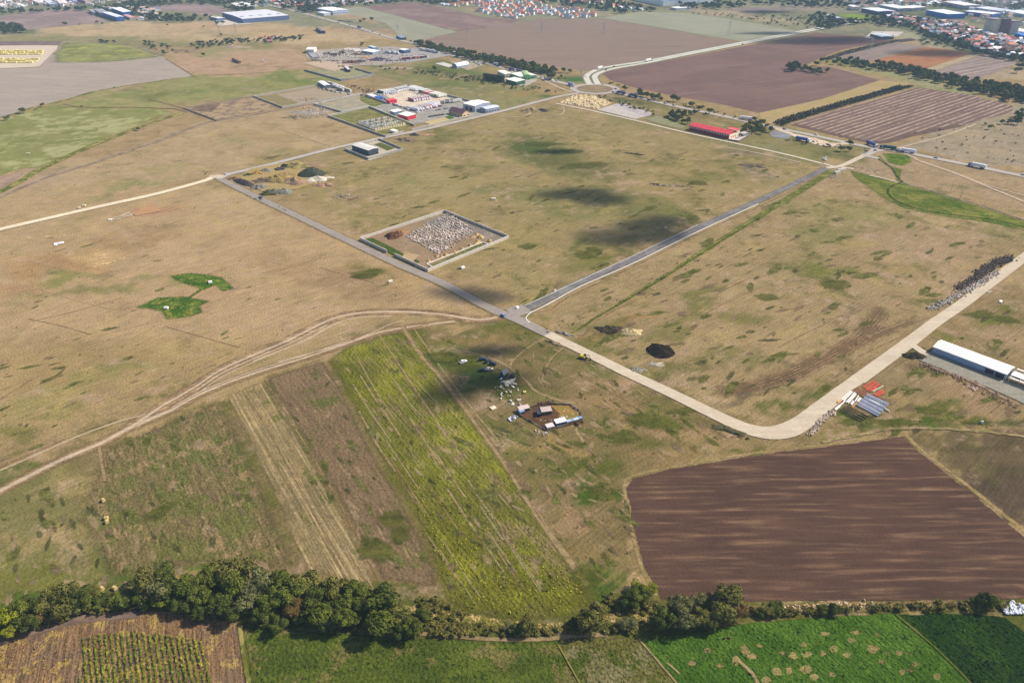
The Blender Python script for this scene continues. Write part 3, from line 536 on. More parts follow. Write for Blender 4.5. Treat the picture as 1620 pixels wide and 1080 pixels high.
for k, (x, y, rx, ry) in enumerate([(1304, 1002, 8, 4), (1347, 1012, 7, 5), (1254, 1037, 8, 6), (1276, 1035, 8, 5), (1318, 1027, 8, 5), (1340, 1035, 7, 6), (1302, 1033, 5, 5), (1380, 1026, 10, 7), (1422, 1032, 7, 5), (1404, 1033, 4, 3), (1449, 1050, 7, 4), (1427, 1062, 6, 5), (1230, 1062, 9, 7), (1275, 1058, 10, 8), (1248, 1060, 5, 8), (1287, 1070, 8, 7), (1212, 1075, 8, 5), (1316, 1066, 6, 4), (1120, 1028, 8, 4), (1095, 1048, 6, 5), (1178, 1028, 9, 8), (1165, 1045, 8, 8), (1190, 1038, 9, 5), (1140, 1052, 7, 3), (1355, 1000, 9, 4), (1202, 1020, 5, 4), (1272, 1020, 6, 4), (1394, 1046, 5, 4), (1482, 1070, 6, 5), (1388, 1003, 4, 3), (1440, 1060, 5, 3), (1440, 1033, 4, 2), (1236, 1033, 6, 3), (1150, 1010, 8, 2)]):
    pts = [(x + rx * math.cos(a) * rnd.uniform(.7, 1.15), y + ry * math.sin(a) * rnd.uniform(.7, 1.15)) for a in [i * math.pi / 4 for i in range(8)]]
    sheet('bare_patch', pts, m_bp, inset=.9, wob=.5, seed=k, smooth=True, step=1.5)
# paths and tracks on soil
m_trk = gmat('pale_dirt_track', H('ccb69a'), H('bfa88a'), blotch=12, var=.25, streak=.2, fine=.2, edge=1, ew=.8, es=.35)
m_trd = gmat('brown_wheel_track', H('806648'), H('947a58'), blotch=10, var=.3, streak=.2, fine=.3, edge=1, ew=1.0, es=.5)
m_trl = gmat('worn_straw_track', H('b49c70'), H('a48c62'), blotch=10, var=.3, fine=.3, edge=1, ew=1.5, es=.5, alpha=.75)
def track(px, w, m, wob=.5, name='track'): return ribbon(name, px, w, m, wobble=wob)
T1 = [(-60, 806), (0, 776), (91, 730), (161, 700), (207, 676), (272, 648), (324, 620), (400, 591), (491, 563), (555, 541), (607, 524), (672, 514), (720, 508)]
T2 = [(207, 676), (254, 644), (311, 611), (350, 585), (400, 562), (452, 540), (517, 508), (561, 496), (610, 493), (659, 494), (705, 498), (750, 505), (776, 504), (800, 497)]
track([(x, y) for x, y in T1], 9, gmat('worn_verge', H('9a7e5a'), H('8a7450'), blotch=8, var=.4, fine=.4, edge=1, ew=1.2), 2)
track(T2, 11, gmat('worn_brown_verge', H('94785a'), H('a88a66'), blotch=8, var=.4, fine=.3, edge=1, ew=1.2), 2)
track(T1[:6], 3.8, m_trk); track(T1[5:], 2.4, m_trk)
track(T2, 3.0, m_trk); track([(x - 2, y + 3) for x, y in T2[1:6]], 1.0, m_trd); track([(x + 3, y + 10) for x, y in T2[2:6]], 1.0, m_trk); track([(x, y - 5) for x, y in T2[1:6]], .9, m_trl); track([(x, y + 6) for x, y in T2[2:7]], 1.4, m_trk); track([(x, y - 4) for x, y in T1[5:10]], 1.2, m_trk)
track([(561, 493), (620, 490), (659, 491), (705, 495), (760, 504)], 2.0, m_trd); track([(400, 571), (440, 556), (480, 540), (520, 518), (560, 503), (620, 500)], 1.8, m_trk)
track([(-60, 770), (0, 744), (60, 718), (130, 687), (187, 667), (230, 655)], 1.3, m_trk); track([(-60, 764), (0, 739), (60, 713), (130, 683), (187, 663)], 1.0, m_trd)
track([(440, 572), (500, 556), (560, 538), (620, 512), (640, 508)], 1.2, m_trk); track([(430, 586), (520, 555), (600, 530), (680, 512)], 1.0, m_trd)
track([(0, 632), (50, 600)], 1.0, m_trd)
track([(636, 515), (665, 560), (700, 600), (752, 668), (800, 735), (860, 830), (930, 925)], 3.2, m_trl); track([(640, 515), (668, 560), (704, 602), (756, 670), (804, 737), (862, 832)], .9, m_trd)
track([(600, 530), (640, 590), (700, 680), (730, 720)], 1.0, m_trl); track([(655, 520), (700, 585), (750, 650), (790, 700)], 1.0, m_trl)
track([(568, 650), (595, 700), (625, 745)], 1.2, m_trl); track([(560, 555), (590, 610), (625, 665)], .8, m_trl); track([(418, 600), (470, 682), (540, 802), (600, 920)], .9, m_trd); track([(370, 640), (420, 720), (470, 820)], .8, m_trl); track([(395, 620), (455, 720), (520, 850)], .8, m_trl); track([(385, 617), (430, 690), (500, 820), (540, 900)], .7, m_trd)
track([(157, 706), (160, 730), (166, 760)], 1.6, m_trl); track([(162, 705), (168, 740), (170, 765)], .9, m_trd)
track([(735, 555), (790, 572), (830, 600), (850, 620), (900, 640), (920, 665), (912, 680), (925, 700)], 2.0, m_trl); track([(862, 535), (835, 550), (810, 572), (808, 580)], 1.4, m_trl); track([(890, 550), (870, 570), (860, 590), (858, 605)], 1.0, m_trl)
track([(930, 600), (985, 630), (1020, 655)], 1.0, m_trd); track([(975, 720), (1000, 700), (1040, 680)], .8, m_trd); track([(925, 668), (925, 700), (940, 720)], .8, m_trd); track([(750, 655), (780, 683)], .8, m_trl)
# wheel tracks in the right-hand field
soft_sheet('worn_ground', [(1120, 622), (1140, 606), (1210, 596), (1280, 566), (1340, 532), (1380, 482), (1405, 486), (1400, 515), (1450, 500), (1455, 510), (1380, 545), (1300, 585), (1220, 620), (1150, 632)], gmat('churned_soil', H('7c6648'), H('6e5a40'), ang=world_dir((1150, 612), (1330, 540)), blotch=20, var=.2, streak=.4, sw=1.2, sl=50, fine=.2, edge=1, ew=1.4, alpha=.6), 12)
for dx, dy in ((0, 0), (4, 2), (9, 4), (13, 7), (18, 9), (23, 11)):
    track([(1130 + dx, 612 + dy), (1200 + dx, 600 + dy), (1270 + dx, 572 + dy), (1330 + dx, 540 + dy), (1365 + dx, 512 + dy), (1385 + dx, 488 + dy)], 1.1, m_trd)
for dy in (0, 4): track([(1330, 552 + dy), (1380, 526 + dy), (1420, 516 + dy), (1450, 498 + dy)], .8, m_trd)
for k in range(9): track([(1330 + k * 5, 620 - k * 11), (1420 + k * 9, 560 - k * 9)], .7, m_trd if k % 2 else m_trl, 2)
track([(905, 527, 1.5), (948, 499, 2.5), (997, 470, 3), (1047, 440, 4), (1109, 400, 5), (1195, 346, 6), (1250, 312, 8), (1318, 269, 9)], 5.5, gmat('green_ditch_bank', H('748038'), H('848444'), blotch=14, var=.3, fine=.3, edge=1, ew=1.6), 2, 'verge')
track([(911, 524), (948, 500), (997, 471), (1047, 441), (1109, 401), (1195, 348)], .9, gmat('ditch_dark_grass', H('3f4a20'), H('55602c'), blotch=6, var=.4, fine=.4, edge=1, ew=.9), 1, 'ditch')  # thin line of darker green grass along the ditch
track([(838, 495), (870, 490), (900, 470), (1010, 418), (1110, 368), (1220, 318), (1300, 276)], 1.3, m_trd, 1)
# stream in the meadow
m_wat = gmat('dark_stream', H('3c4a2c'), H('56603c'), blotch=6, var=.6, fine=.4, edge=1, ew=.8)
track([(1384, 249), (1396, 256), (1410, 266), (1418, 278), (1426, 288), (1412, 294), (1404, 303), (1412, 314), (1432, 324), (1460, 332), (1500, 339), (1560, 346), (1600, 354), (1660, 372)], 2.4, m_wat, 2, 'stream')
track([(1426, 289), (1460, 298), (1498, 310), (1540, 322), (1580, 335), (1640, 355)], 3.2, gmat('ditch_line', H('6a6450'), H('84806c'), blotch=6, var=.4, fine=.3, edge=1, ew=.8), 1, 'ditch')

# small patches of weed, straw and bare soil over the grassland
pr = random.Random(77)
AREAS = [([(400, 250), (860, 175), (1290, 265), (840, 480), (700, 430), (560, 330)], 1.0, DA, 120), ([(860, 500), (1300, 285), (1600, 380), (1480, 490), (1240, 660), (1180, 660), (1000, 585)], 1.0, DB, 150), ([(1440, 560), (1620, 470), (1620, 680), (1320, 690)], 1.0, DB, 40), ([(700, 530), (800, 510), (1000, 600), (1170, 690), (990, 745), (1005, 900), (940, 920), (850, 810), (750, 660)], .75, DC, 110), ([(0, 560), (400, 540), (250, 640), (0, 740)], .6, DA, 34), ([(0, 380), (340, 300), (700, 470), (400, 540), (0, 560)], .5, DA, 34), ([(0, 800), (150, 720), (340, 640), (440, 850), (460, 900), (0, 960)], .7, DC, 90), ([(520, 580), (650, 530), (760, 700), (900, 920), (720, 960), (640, 780)], .6, DC, 70), ([(430, 610), (510, 580), (680, 900), (560, 910)], .6, DC, 50)]
def some(frac, sz, seed):
    r = random.Random(seed); out = []
    for poly, sc_, d, n in AREAS:
        for x, y in scatter(poly, int(n * frac), r):
            a = r.uniform(*sz) * sc_; out.append((x, y, a * r.uniform(1.2, 3.2), a * r.uniform(.5, 1), d + r.gauss(0, .25)))
    return out
m_strk = gmat('pale_stubble_line', H('b8a47c'), H('a8966c'), blotch=6, var=.4, fine=.4, edge=1, ew=1.9, es=.9, alpha=.6)
z_ = layer() + .002; pk = dict(blotch=5, var=.4, streak=.3, fine=.35, edge=1, ew=1.9, es=.6)
patches('weed_patches', some(.5, (1.2, 4.6), 1), gmat('weedy_green', H('6a7238'), H('7a7840'), alpha=.7, **pk), z_)
patches('dark_weed_patches', some(.35, (.8, 2.6), 2), gmat('dark_weeds', H('525a32'), H('62603c'), alpha=.6, **pk), z_ + .02)
patches('straw_patches', some(.5, (.8, 3), 3), gmat('straw_litter', H('bca27a'), H('b09670'), alpha=.5, **pk), z_ + .04)
patches('bare_soil_patches', some(.45, (.8, 3), 4), gmat('bare_soil', H('86704f'), H('8e7860'), alpha=.5, **pk), z_ + .07)
patches('weed_patches', [(578, 434, 13, 8, .1), (590, 430, 8, 5, 0), (568, 438, 7, 4, 0), (960, 786, 5, 3.4, 0), (945, 775, 6, 4, 1), (930, 912, 7, 7, 1), (1550, 498, 12, 6, .2), (1590, 505, 10, 5, -.3), (860, 228, 26, 11, 0), (925, 262, 26, 12, .3), (905, 240, 18, 9, 0), (835, 390, 8, 6, 0), (925, 404, 8, 9, .8), (940, 396, 7, 8, .6), (1098, 345, 7, 8, 0), (1106, 290, 9, 8, 0), (1320, 450, 11, 9, .3), (1215, 470, 9, 6, 0), (250, 812, 10, 4, 1), (620, 820, 6, 7, 1), (632, 845, 6, 5, 1), (595, 870, 9, 7, 0), (730, 575, 12, 10, .4), (700, 565, 10, 8, 0), (1080, 650, 9, 3, .2), (1020, 665, 9, 7, 0), (990, 690, 8, 6, 0), (1360, 665, 12, 4, .2), (1420, 668, 12, 4, 0), (1470, 650, 9, 4, 0), (1540, 668, 8, 3, 0)], gmat('weedy_green', H('63702f'), H('707838'), alpha=.6, **pk), z_ + .1)
for i in range(9):
    x, y = pr.uniform(0, 520), pr.uniform(380, 540); a = pr.choice(((120, 34), (150, -40), (90, -34), (160, 40))); q = pr.uniform(.5, 1.1)
    ribbon('track', [(x, y), (x + a[0] * q / 2, y + a[1] * q / 2 + pr.uniform(-3, 3)), (x + a[0] * q, y + a[1] * q)], .8, m_trl if i % 2 else m_trd, wobble=.3)
for i in range(14):
    x, y = pr.uniform(900, 1300), pr.uniform(380, 600); q = pr.uniform(.4, 1.1); ribbon('track', [(x, y), (x + 60 * q, y - 32 * q), (x + 120 * q, y - 60 * q)], .7, m_trl if i % 2 else m_trd, wobble=.3)
for i in range(34):
    t = pr.random(); u = pr.random(); x0 = 525 + u * 215 + t * 150; y0 = 560 + t * 320 + u * 10; L = pr.uniform(.15, .6)
    if inpoly(x0, y0, [(520, 575), (660, 525), (770, 700), (925, 940), (740, 970), (690, 900), (590, 710)]): ribbon('track', [(x0, y0), (x0 + 55 * L, y0 + 85 * L), (x0 + 112 * L, y0 + 168 * L)], pr.uniform(.5, 1.2), (m_trl, m_trd, m_strk)[i % 3], wobble=.3)
for i in range(16):
    u = pr.random(); t = pr.random(); x0 = 365 + u * 60 + t * 130; y0 = 625 - u * 20 + t * 260; L = pr.uniform(.2, .7); ribbon('track', [(x0, y0), (x0 + 60 * L, y0 + 105 * L), (x0 + 115 * L, y0 + 210 * L)], pr.uniform(.4, .8), (m_trl, m_strk)[i % 2], wobble=.3)
LAY[0] += .12
# ---------------------------------------------------------------- roads
LAY[0] += .03
m_as = gmat('asphalt', H('a89c90'), H('9c9288'), blotch=14, var=.15, streak=.1, fine=.12)
m_asd = gmat('dark_asphalt', H('7c7674'), H('8a8480'), ang=world_dir((900, 465), (1200, 320)), blotch=14, var=.14, streak=.22, sw=.8, sl=40, fine=.1)
m_asl = gmat('pale_worn_asphalt', H('c2b8ac'), H('b6aca2'), blotch=14, var=.15, streak=.1, fine=.12)
m_con = gmat('pale_gravel_road', H('d8c8ae'), H('cdbca2'), None, blotch=14, var=.12, streak=.1, fine=.07, fs=.8)
m_whr = gmat('white_gravel_road', H('f0e0c0'), H('e6d4b2'), blotch=9, var=.16, streak=.1, fine=.15)
m_edge = gmat('road_shoulder', H('a08a62'), H('847648'), blotch=6, var=.3, fine=.3, edge=1, ew=1.3)
m_line = M('e6e2da', .8, .1)
m_median = gmat('median_grass', H('8b8a70'), H('7c805c'), blotch=10, var=.3, fine=.3)
def road(name, px, w, mat, sh=0, z0=0, kerb=None, **kw):
    if sh: ribbon('verge', px, w + sh, m_edge, wobble=1.2)
    return ribbon(name, px, w, mat, z0=z0, **kw)
R1p = [(346, 282), (400, 309), (470, 342), (560, 385), (630, 418), (700, 448), (760, 480), (798, 498)]
R2p = [(806, 496), (832, 489), (870, 471), (920, 446), (1002, 410), (1104, 361), (1200, 318), (1265, 287), (1308, 266)]
R4p = [(798, 497, 9), (820, 506, 8), (865, 528, 7), (927, 558, 7), (994, 591, 7.5), (1059, 621, 7.5), (1137, 659, 8), (1180, 678, 9), (1215, 685, 10), (1245, 681, 11), (1270, 668, 10), (1290, 652, 9), (1317, 631, 8.5), (1356, 602, 8), (1397, 572, 8), (1438, 542, 8), (1480, 510, 7.5), (1521, 482, 7.5), (1550, 460, 7.5), (1589, 431, 7.5), (1625, 404, 7.5), (1700, 350, 7.5)]
road('road', [(x, y) for x, y in R1p], 7, m_as, 4); road('road', R2p, 7, m_asd, 3)
road('road', R4p[1:], 8, m_con, 3, z0=.02); road('road', [(798, 498, 7), (822, 507, 8), (846, 519, 7.4), (866, 529, 7)], 7.5, m_as, z0=.05)
ribbon('road', [(806, 496), (818, 493), (834, 488)], 13, m_as, z0=.06)
ribbon('kerb', [(838, 496), (870, 480), (920, 453), (1002, 417), (1104, 367), (1200, 323)], .7, m_line, z0=.12)
ribbon('kerb', [(838, 496), (832, 504), (838, 511)], .5, m_line, z0=.12); ribbon('kerb', [(830, 484), (870, 466), (1002, 405), (1104, 356)], .35, m_line, z0=.12)
road('road', [(-60, 378), (0, 363), (148, 329), (247, 307), (321, 287), (336, 281), (350, 279)], 7, m_whr, 3)
ribbon('road', [(334, 281), (344, 279), (352, 281)], 10, m_con, z0=.02)
road('road', [(346, 283), (362, 276), (400, 267), (437, 258), (523, 236), (597, 220), (676, 204), (733, 190.5), (800, 174.5), (862, 158.5), (890, 152), (916, 147.5)], 7.5, m_asl, 4)
road('road', [(880, 164), (900, 168), (938, 176), (1005, 191), (1084, 210), (1200, 235), (1257, 248), (1300, 259)], 4.2, m_con, 2)
ribbon('path', [(1145, 233), (1180, 239), (1225, 248), (1268, 258)], 1.6, m_con)
road('road', [(1308, 266), (1330, 263), (1355, 252), (1370, 245), (1384, 239)], 6, m_con, 2); ribbon('road', [(1302, 259), (1316, 263), (1340, 266), (1352, 268)], 4, m_con, z0=.01)
ribbon('path', [(1376, 278), (1400, 283), (1420, 289)], 2.4, m_con); ribbon('path', [(1352, 268), (1376, 277)], 1.6, m_trk)
MAIN = [(-60, -60), (0, -52), (300, -16), (400, 3), (474, 20), (558, 42), (615, 59), (684, 77), (716, 88), (770, 101), (820, 114), (862, 125), (899, 134), (912, 139)]
MAINR = [(972, 147), (1017, 156), (1067, 168), (1121, 179), (1180, 192), (1226, 202), (1291, 215.5), (1340, 226), (1381, 234), (1423, 240), (1475, 250), (1524, 259.5), (1620, 279), (1700, 296)]
road('main_road', MAIN[2:], 10, m_asl, 5); road('main_road', MAINR, 8.5, m_asl, 5)
# roundabout ring, island, and the dual carriageway
rc = P(941, 141); ring = MB(); isl = MB(); N = 72; z = layer() + .02
vs = []; 
for i in range(N):
    a = 2 * math.pi * i / N
    for r in (25.5, 35): vs.append((rc.x + r * math.cos(a), rc.y + r * math.sin(a), z))
ring.add(vs, [(2 * i, 2 * i + 1, (2 * i + 3) % (2 * N), (2 * i + 2) % (2 * N)) for i in range(N)])
o = ring.build('roundabout', m_asl); o['kind'] = 'structure'
vs = [(rc.x + 25 * math.cos(2 * math.pi * i / N), rc.y + 25 * math.sin(2 * math.pi * i / N), z + .3) for i in range(N)]
vs += [(x, y, 0) for x, y, _ in vs]
isl.add(vs + [(rc.x, rc.y, z + 1.2)], [(i, (i + 1) % N, 2 * N) for i in range(N)] + [(i + N, (i + 1) % N + N, (i + 1) % N, i) for i in range(N)])
o = isl.build('roundabout_island', gmat('island_dry_grass', H('8f7b5e'), H('9b8566'), blotch=14, var=.2, fine=.2)); o['kind'] = 'structure'
DL = [(934, 134.5), (930, 129), (928, 121), (938, 113.5), (960, 106.5), (1022, 97), (1086, 84.5), (1146, 73), (1200, 62.5), (1278, 47.5), (1330, 38), (1362, 32)]
DR = [(946, 133.5), (943, 128), (941, 121), (950, 115), (973, 108.5), (1022, 100), (1086, 87), (1146, 75.5), (1200, 65), (1278, 50), (1330, 40), (1362, 34)]
m_dual = gmat('pale_concrete_carriageway', H('dcd6c6'), H('d0cabc'), blotch=20, var=.1, streak=.1, fine=.1)
ribbon('verge', [((a[0] + b[0]) / 2, (a[1] + b[1]) / 2) for a, b in zip(DL, DR)], 26, m_median)
ribbon('carriageway', DL, 8.5, m_dual, z0=.02); ribbon('carriageway', DR, 8.5, m_dual, z0=.02)
ribbon('road', [(862, 128), (880, 137), (895, 143), (905, 146)], 6, m_trk)
ribbon('road', [(1384, 236), (1380, 240), (1368, 246), (1390, 251)], 7, m_asl, z0=.01); ribbon('road', [(1368, 246), (1382, 240), (1396, 237)], 8, m_asl, z0=.02)
ribbon('lay_by', [(1230, 204), (1252, 212, 6), (1280, 221, 22), (1310, 229, 20), (1330, 228, 7), (1345, 227)], 12, gmat('pale_gravel_layby', H('ddc8ac'), H('cfbaa0'), blotch=8, var=.1, fine=.15), z0=.01)
sheet('paved_lot', [(1216, 212), (1224, 207), (1240, 209), (1254, 214), (1245, 221), (1222, 217)], gmat('grey_asphalt_lot', H('8e8c90'), blotch=10, fine=.15), inset=.1, wob=0)
track([(1430, 243), (1444, 249), (1457, 256), (1506, 273), (1543, 288), (1580, 303), (1640, 328)], 4.5, m_trk, .6, 'path'); track([(1457, 255), (1520, 277), (1558, 292), (1640, 316)], 3, m_trk, .6, 'path')
track([(1400, 235), (1423, 234), (1446, 228), (1485, 218), (1515, 208), (1545, 196)], 3.5, m_trk, .6, 'path')
track([(-60, 340), (0, 312), (74, 281), (148, 258), (210, 237), (259, 220), (296, 205), (333, 193), (400, 182), (474, 168), (536, 158), (572, 148)], 4.5, gmat('grey_brown_lane', H('8f7e6c'), H('9c8a74'), blotch=10, fine=.2), .4, 'track')
track([(343, 191), (310, 180), (284, 170), (235, 157)], 3, m_trd, .5, 'ditch'); track([(100, 165), (130, 170), (215, 170.5), (275, 173), (296, 178)], 2.5, gmat('hedge_bank', H('5f6c3c'), H('77784a'), blotch=6, fine=.4, edge=1, ew=.9), 1, 'verge')
track([(180, 69), (205, 75), (230, 84), (262, 93)], 2, m_trk, .3, 'path'); track([(262, 93), (308, 122)], 2.2, m_trd, .3, 'path')
for p_, w_ in (([(415, 86), (450, 79), (500, 70), (528, 62), (530, 56), (524, 54)], 3), ([(460, 82), (480, 93)], 3), ([(440, 203), (480, 217), (530, 234)], 1.6), ([(600, 74), (640, 68)], 3), ([(478, 78), (540, 72), (572, 70)], 1.6), ([(590, 120), (645, 135), (740, 161)], 2.4), ([(555, 130), (590, 120)], 3), ([(-40, 58), (20, 56), (100, 48), (200, 42)], 4), ([(200, 50), (300, 46), (400, 40)], 5), ([(90, 52), (170, 44)], 3)):
    track(p_, w_, gmat('cream_path', H('cdb68c'), H('bfa67c'), blotch=10, fine=.15, edge=1, ew=.5), .3, 'path')
for p_ in ([(730, 52), (680, 60), (660, 66)], [(846, 120), (860, 128)], [(955, 29), (1180, 67.5)]): track(p_, 1.6, m_trd, .3, 'path')
track([(870, 183), (886, 182), (893, 176), (890, 170)], 2.2, m_trk, .8, 'path'); track([(790, 186), (830, 184), (845, 172), (838, 170)], 2.5, m_trk, .8, 'path'); track([(700, 210), (760, 195), (800, 184)], 1.4, m_trk, .8, 'path')
# paved and bare yards
def yard(name, poly, h1, h2=None, **kw):
    return sheet(name, poly, gmat(name + '_surface', H(h1), H(h2) if h2 else None, blotch=kw.pop('blotch', 12), var=kw.pop('var', .2), streak=.1, fine=kw.pop('fine', .2), fs=1.2, edge=1, ew=.5), inset=kw.pop('inset', .8), wob=kw.pop('wob', .4), seed=h1, **kw)
yard('concrete_pad', [(944, 174), (982, 162.5), (1036, 181), (1005, 189)], 'cfc3b8', 'bdb2aa', fine=.06, inset=.2, wob=0)
yard('concrete_pad', [(982, 162.7), (1036, 181), (1022, 185), (968, 167.5)], 'b9aead', 'c2b6b2', fine=.06, inset=.2, wob=0)
yard('gravel_yard', [(1020, 189.5), (1040, 184), (1085, 200), (1080, 205), (1062, 201)], '9a9672', '8a8860')
yard('stone_yard', [(884, 163), (910, 152), (940, 153), (968, 164), (944, 173), (930, 170)], 'dcc8a4', 'c8b088')
yard('truck_yard', [(578, 151), (640, 140), (652, 139), (740, 160), (790, 173), (757, 184), (700, 192), (655, 196), (590, 171)], '9f9b92', 'aaa498')
yard('gravel_yard', [(606, 150), (650, 141), (720, 158), (708, 163), (690, 168), (668, 172), (640, 172), (620, 166), (622, 158)], 'd9c4ac', 'e0cfb8')
yard('field', [(520, 184), (585, 171), (640, 184), (655, 198), (610, 217)], '7c7c42', '8c8250')
yard('gravel_yard', [(503, 167), (570, 150), (586, 170), (540, 178)], 'a09a84', 'b3a084'); yard('field', [(570, 151), (585, 155), (608, 165), (590, 170), (570, 160)], '8a8a54', '77803c')
yard('gravel_yard', [(437, 151), (500, 139), (545, 152), (500, 164), (480, 166)], 'b09c82', 'a4937a'); yard('field', [(402, 154), (436, 150), (478, 165), (446, 171)], '93855a', '8a7c54')
yard('gravel_yard', [(500, 136), (540, 134), (560, 150), (545, 153)], 'b5a48c', 'a39a88')
yard('dirt_yard', [(296, 172), (400, 154), (446, 171), (343, 190)], 'b39a74', '86715c'); yard('dirt_yard', [(310, 168), (350, 164), (335, 178), (300, 176)], '74604c', '8a745c')
yard('field', [(484, 113), (560, 103), (590, 119), (540, 128)], '94906a', 'a39a74'); yard('gravel_yard', [(480, 100), (520, 95), (560, 104), (530, 113), (500, 106)], 'cdb49a', 'bfa68c')
yard('gravel_yard', [(484, 92), (485, 80), (560, 76), (620, 74), (650, 78), (720, 86), (690, 92), (600, 104), (560, 104), (510, 96)], 'b3a698', 'a69c90')
yard('gravel_yard', [(600, 78), (660, 76), (722, 87), (640, 100), (600, 92)], 'a6a09a', 'b0a8a0')
yard('gravel_yard', [(688, 101), (702, 99), (718, 104), (710, 107)], 'd8d4cc'); yard('gravel_yard', [(712, 97), (745, 97), (765, 104), (740, 112), (722, 105)], 'b8a890', 'a09078')
yard('gravel_yard', [(790, 118), (812, 112), (845, 118), (850, 128), (830, 138), (800, 130)], 'c4b8a4', 'aaa090')
yard('gravel_yard', [(548, 238), (597, 222), (638, 237), (584, 255)], 'cbbda6', 'b8ab98', inset=.3); yard('lawn', [(591, 229), (602, 226), (626, 235), (612, 239)], '6f7c40', '64723a')
yard('bare_field', [(670, 194), (710, 184), (722, 190), (690, 200)], 'cdb684', 'c4ac7c'); yard('lawn', [(703, 186), (712, 183), (720, 188), (714, 191)], '4f8030')
yard('gravel_yard', [(-40, 109), (-40, 73), (92, 72), (90, 78), (62, 106), (0, 109)], 'dccab4', 'd0bca4'); yard('bare_field', [(-40, 72), (-40, 65.5), (98, 65.5), (91, 72.5)], '7c6860', '8a766a')
yard('gravel_yard', [(1452, 569), (1472, 556), (1600, 604), (1720, 640), (1720, 680), (1622, 640), (1560, 612)], 'a09a8a', '94907f', blotch=8)
ribbon('path', [(1440, 545), (1452, 552), (1466, 562)], 5, m_con)
yard('dirt_yard', [(572, 378), (700, 340), (790, 374), (672, 426)], 'a08668', '927c5e', blotch=14)
yard('lawn', [(574, 380), (590, 377), (664, 414), (655, 421)], '4f6a2c', '6a7038'); yard('lawn', [(676, 422), (760, 385), (768, 389), (684, 427)], '747a4a', '84805a', inset=.4)
yard('dirt_yard', [(664, 352), (703, 338), (798, 376), (780, 382)], '8d8070', '9c8e7c'); yard('gravel_yard', [(640, 398), (664, 404), (650, 418), (636, 408)], 'bda27a', 'a88e68')
yard('sports_field', [(1322, 25), (1345, 22), (1382, 26), (1362, 33), (1340, 28)], '8fb04c', '86a64a')
yard('dirt_yard', [(820, 655), (858, 640), (902, 641), (922, 668), (870, 680), (845, 668)], '5e4630', '6c4e34', blotch=6); yard('bare_patch', [(870, 642), (900, 642), (918, 662), (880, 672), (886, 655)], 'a07c40', '8c7c40', blotch=4)
yard('bare_patch', [(1346, 618), (1366, 606), (1402, 612), (1400, 632), (1372, 632)], '8a5c48', '8a7a50', blotch=5)
yard('bare_patch', [(395, 268), (470, 254), (525, 280), (470, 300), (420, 305), (372, 285)], 'b0985c', 'a89068', blotch=6, fine=.4)
yard('gravel_yard', [(1368, 60), (1380, 50), (1430, 51), (1420, 58), (1398, 62)], 'cfc6b8'); yard('dirt_yard', [(1415, 64), (1440, 61), (1452, 64), (1425, 67.5)], '5c4a48')
yard('gravel_yard', [(340, 36), (352, 29), (390, 36), (400, 38), (345, 41)], 'd8ccb8'); yard('bare_patch', [(210, 338), (240, 322), (256, 334), (215, 342)], 'c09468', 'b48c66')
track([(1456, 574), (1500, 590), (1540, 605), (1600, 636)], 3, gmat('spoil_edge', H('a08474'), H('8a7056'), blotch=4, fine=.4, edge=1, ew=.9), 1, 'verge')
track([(1300, 700), (1360, 688), (1420, 678), (1520, 680), (1620, 690)], 2.5, gmat('straw_edge', H('a8906a'), H('7d7c48'), blotch=5, fine=.4, edge=1, ew=1.2), 3, 'verge')
track([(640, 1000), (760, 1010), (840, 1012), (900, 1008), (960, 1004)], 2.0, m_trl, .6)
ribbon('bank', [(560, 955), (700, 972), (830, 992), (900, 990), (1000, 975), (1060, 985), (1180, 968), (1300, 962), (1500, 958), (1660, 960)], 5, gmat('reed_bank', H('7c7434'), H('a08c58'), H('5a5a28'), blotch=5, th=(.45, .55), var=.6, fine=.7, fs=.8, edge=1, ew=1.2, bump=.5, bs=.8), wobble=2)
ribbon('bank', [(1180, 966), (1260, 962), (1330, 958), (1400, 958), (1470, 956), (1540, 958)], 3.2, gmat('dry_reeds', H('b89c70'), H('8a6c3c'), blotch=3, var=.6, fine=.8, fs=.5, edge=1, ew=1.2, bump=.5, bs=.6), wobble=2)
ribbon('verge', [(380, 990), (385, 1030), (395, 1090)], 2, m_olive, wobble=.6)
track([(883, 1020), (900, 1050), (922, 1090)], .8, gmat('yellow_line', H('88823e'), edge=1), .3); track([(1010, 1010), (1040, 1045), (1078, 1090)], .8, m_trl, .5); track([(1416, 971), (1480, 1025), (1545, 1090)], .9, gmat('pale_green_line', H('6c8438'), H('60782e'), blotch=4, edge=1, ew=.9), .5)
track([(1168, 1045), (1190, 1065), (1200, 1085)], 1.6, m_trl); track([(1055, 1048), (1075, 1066)], .8, m_trl)

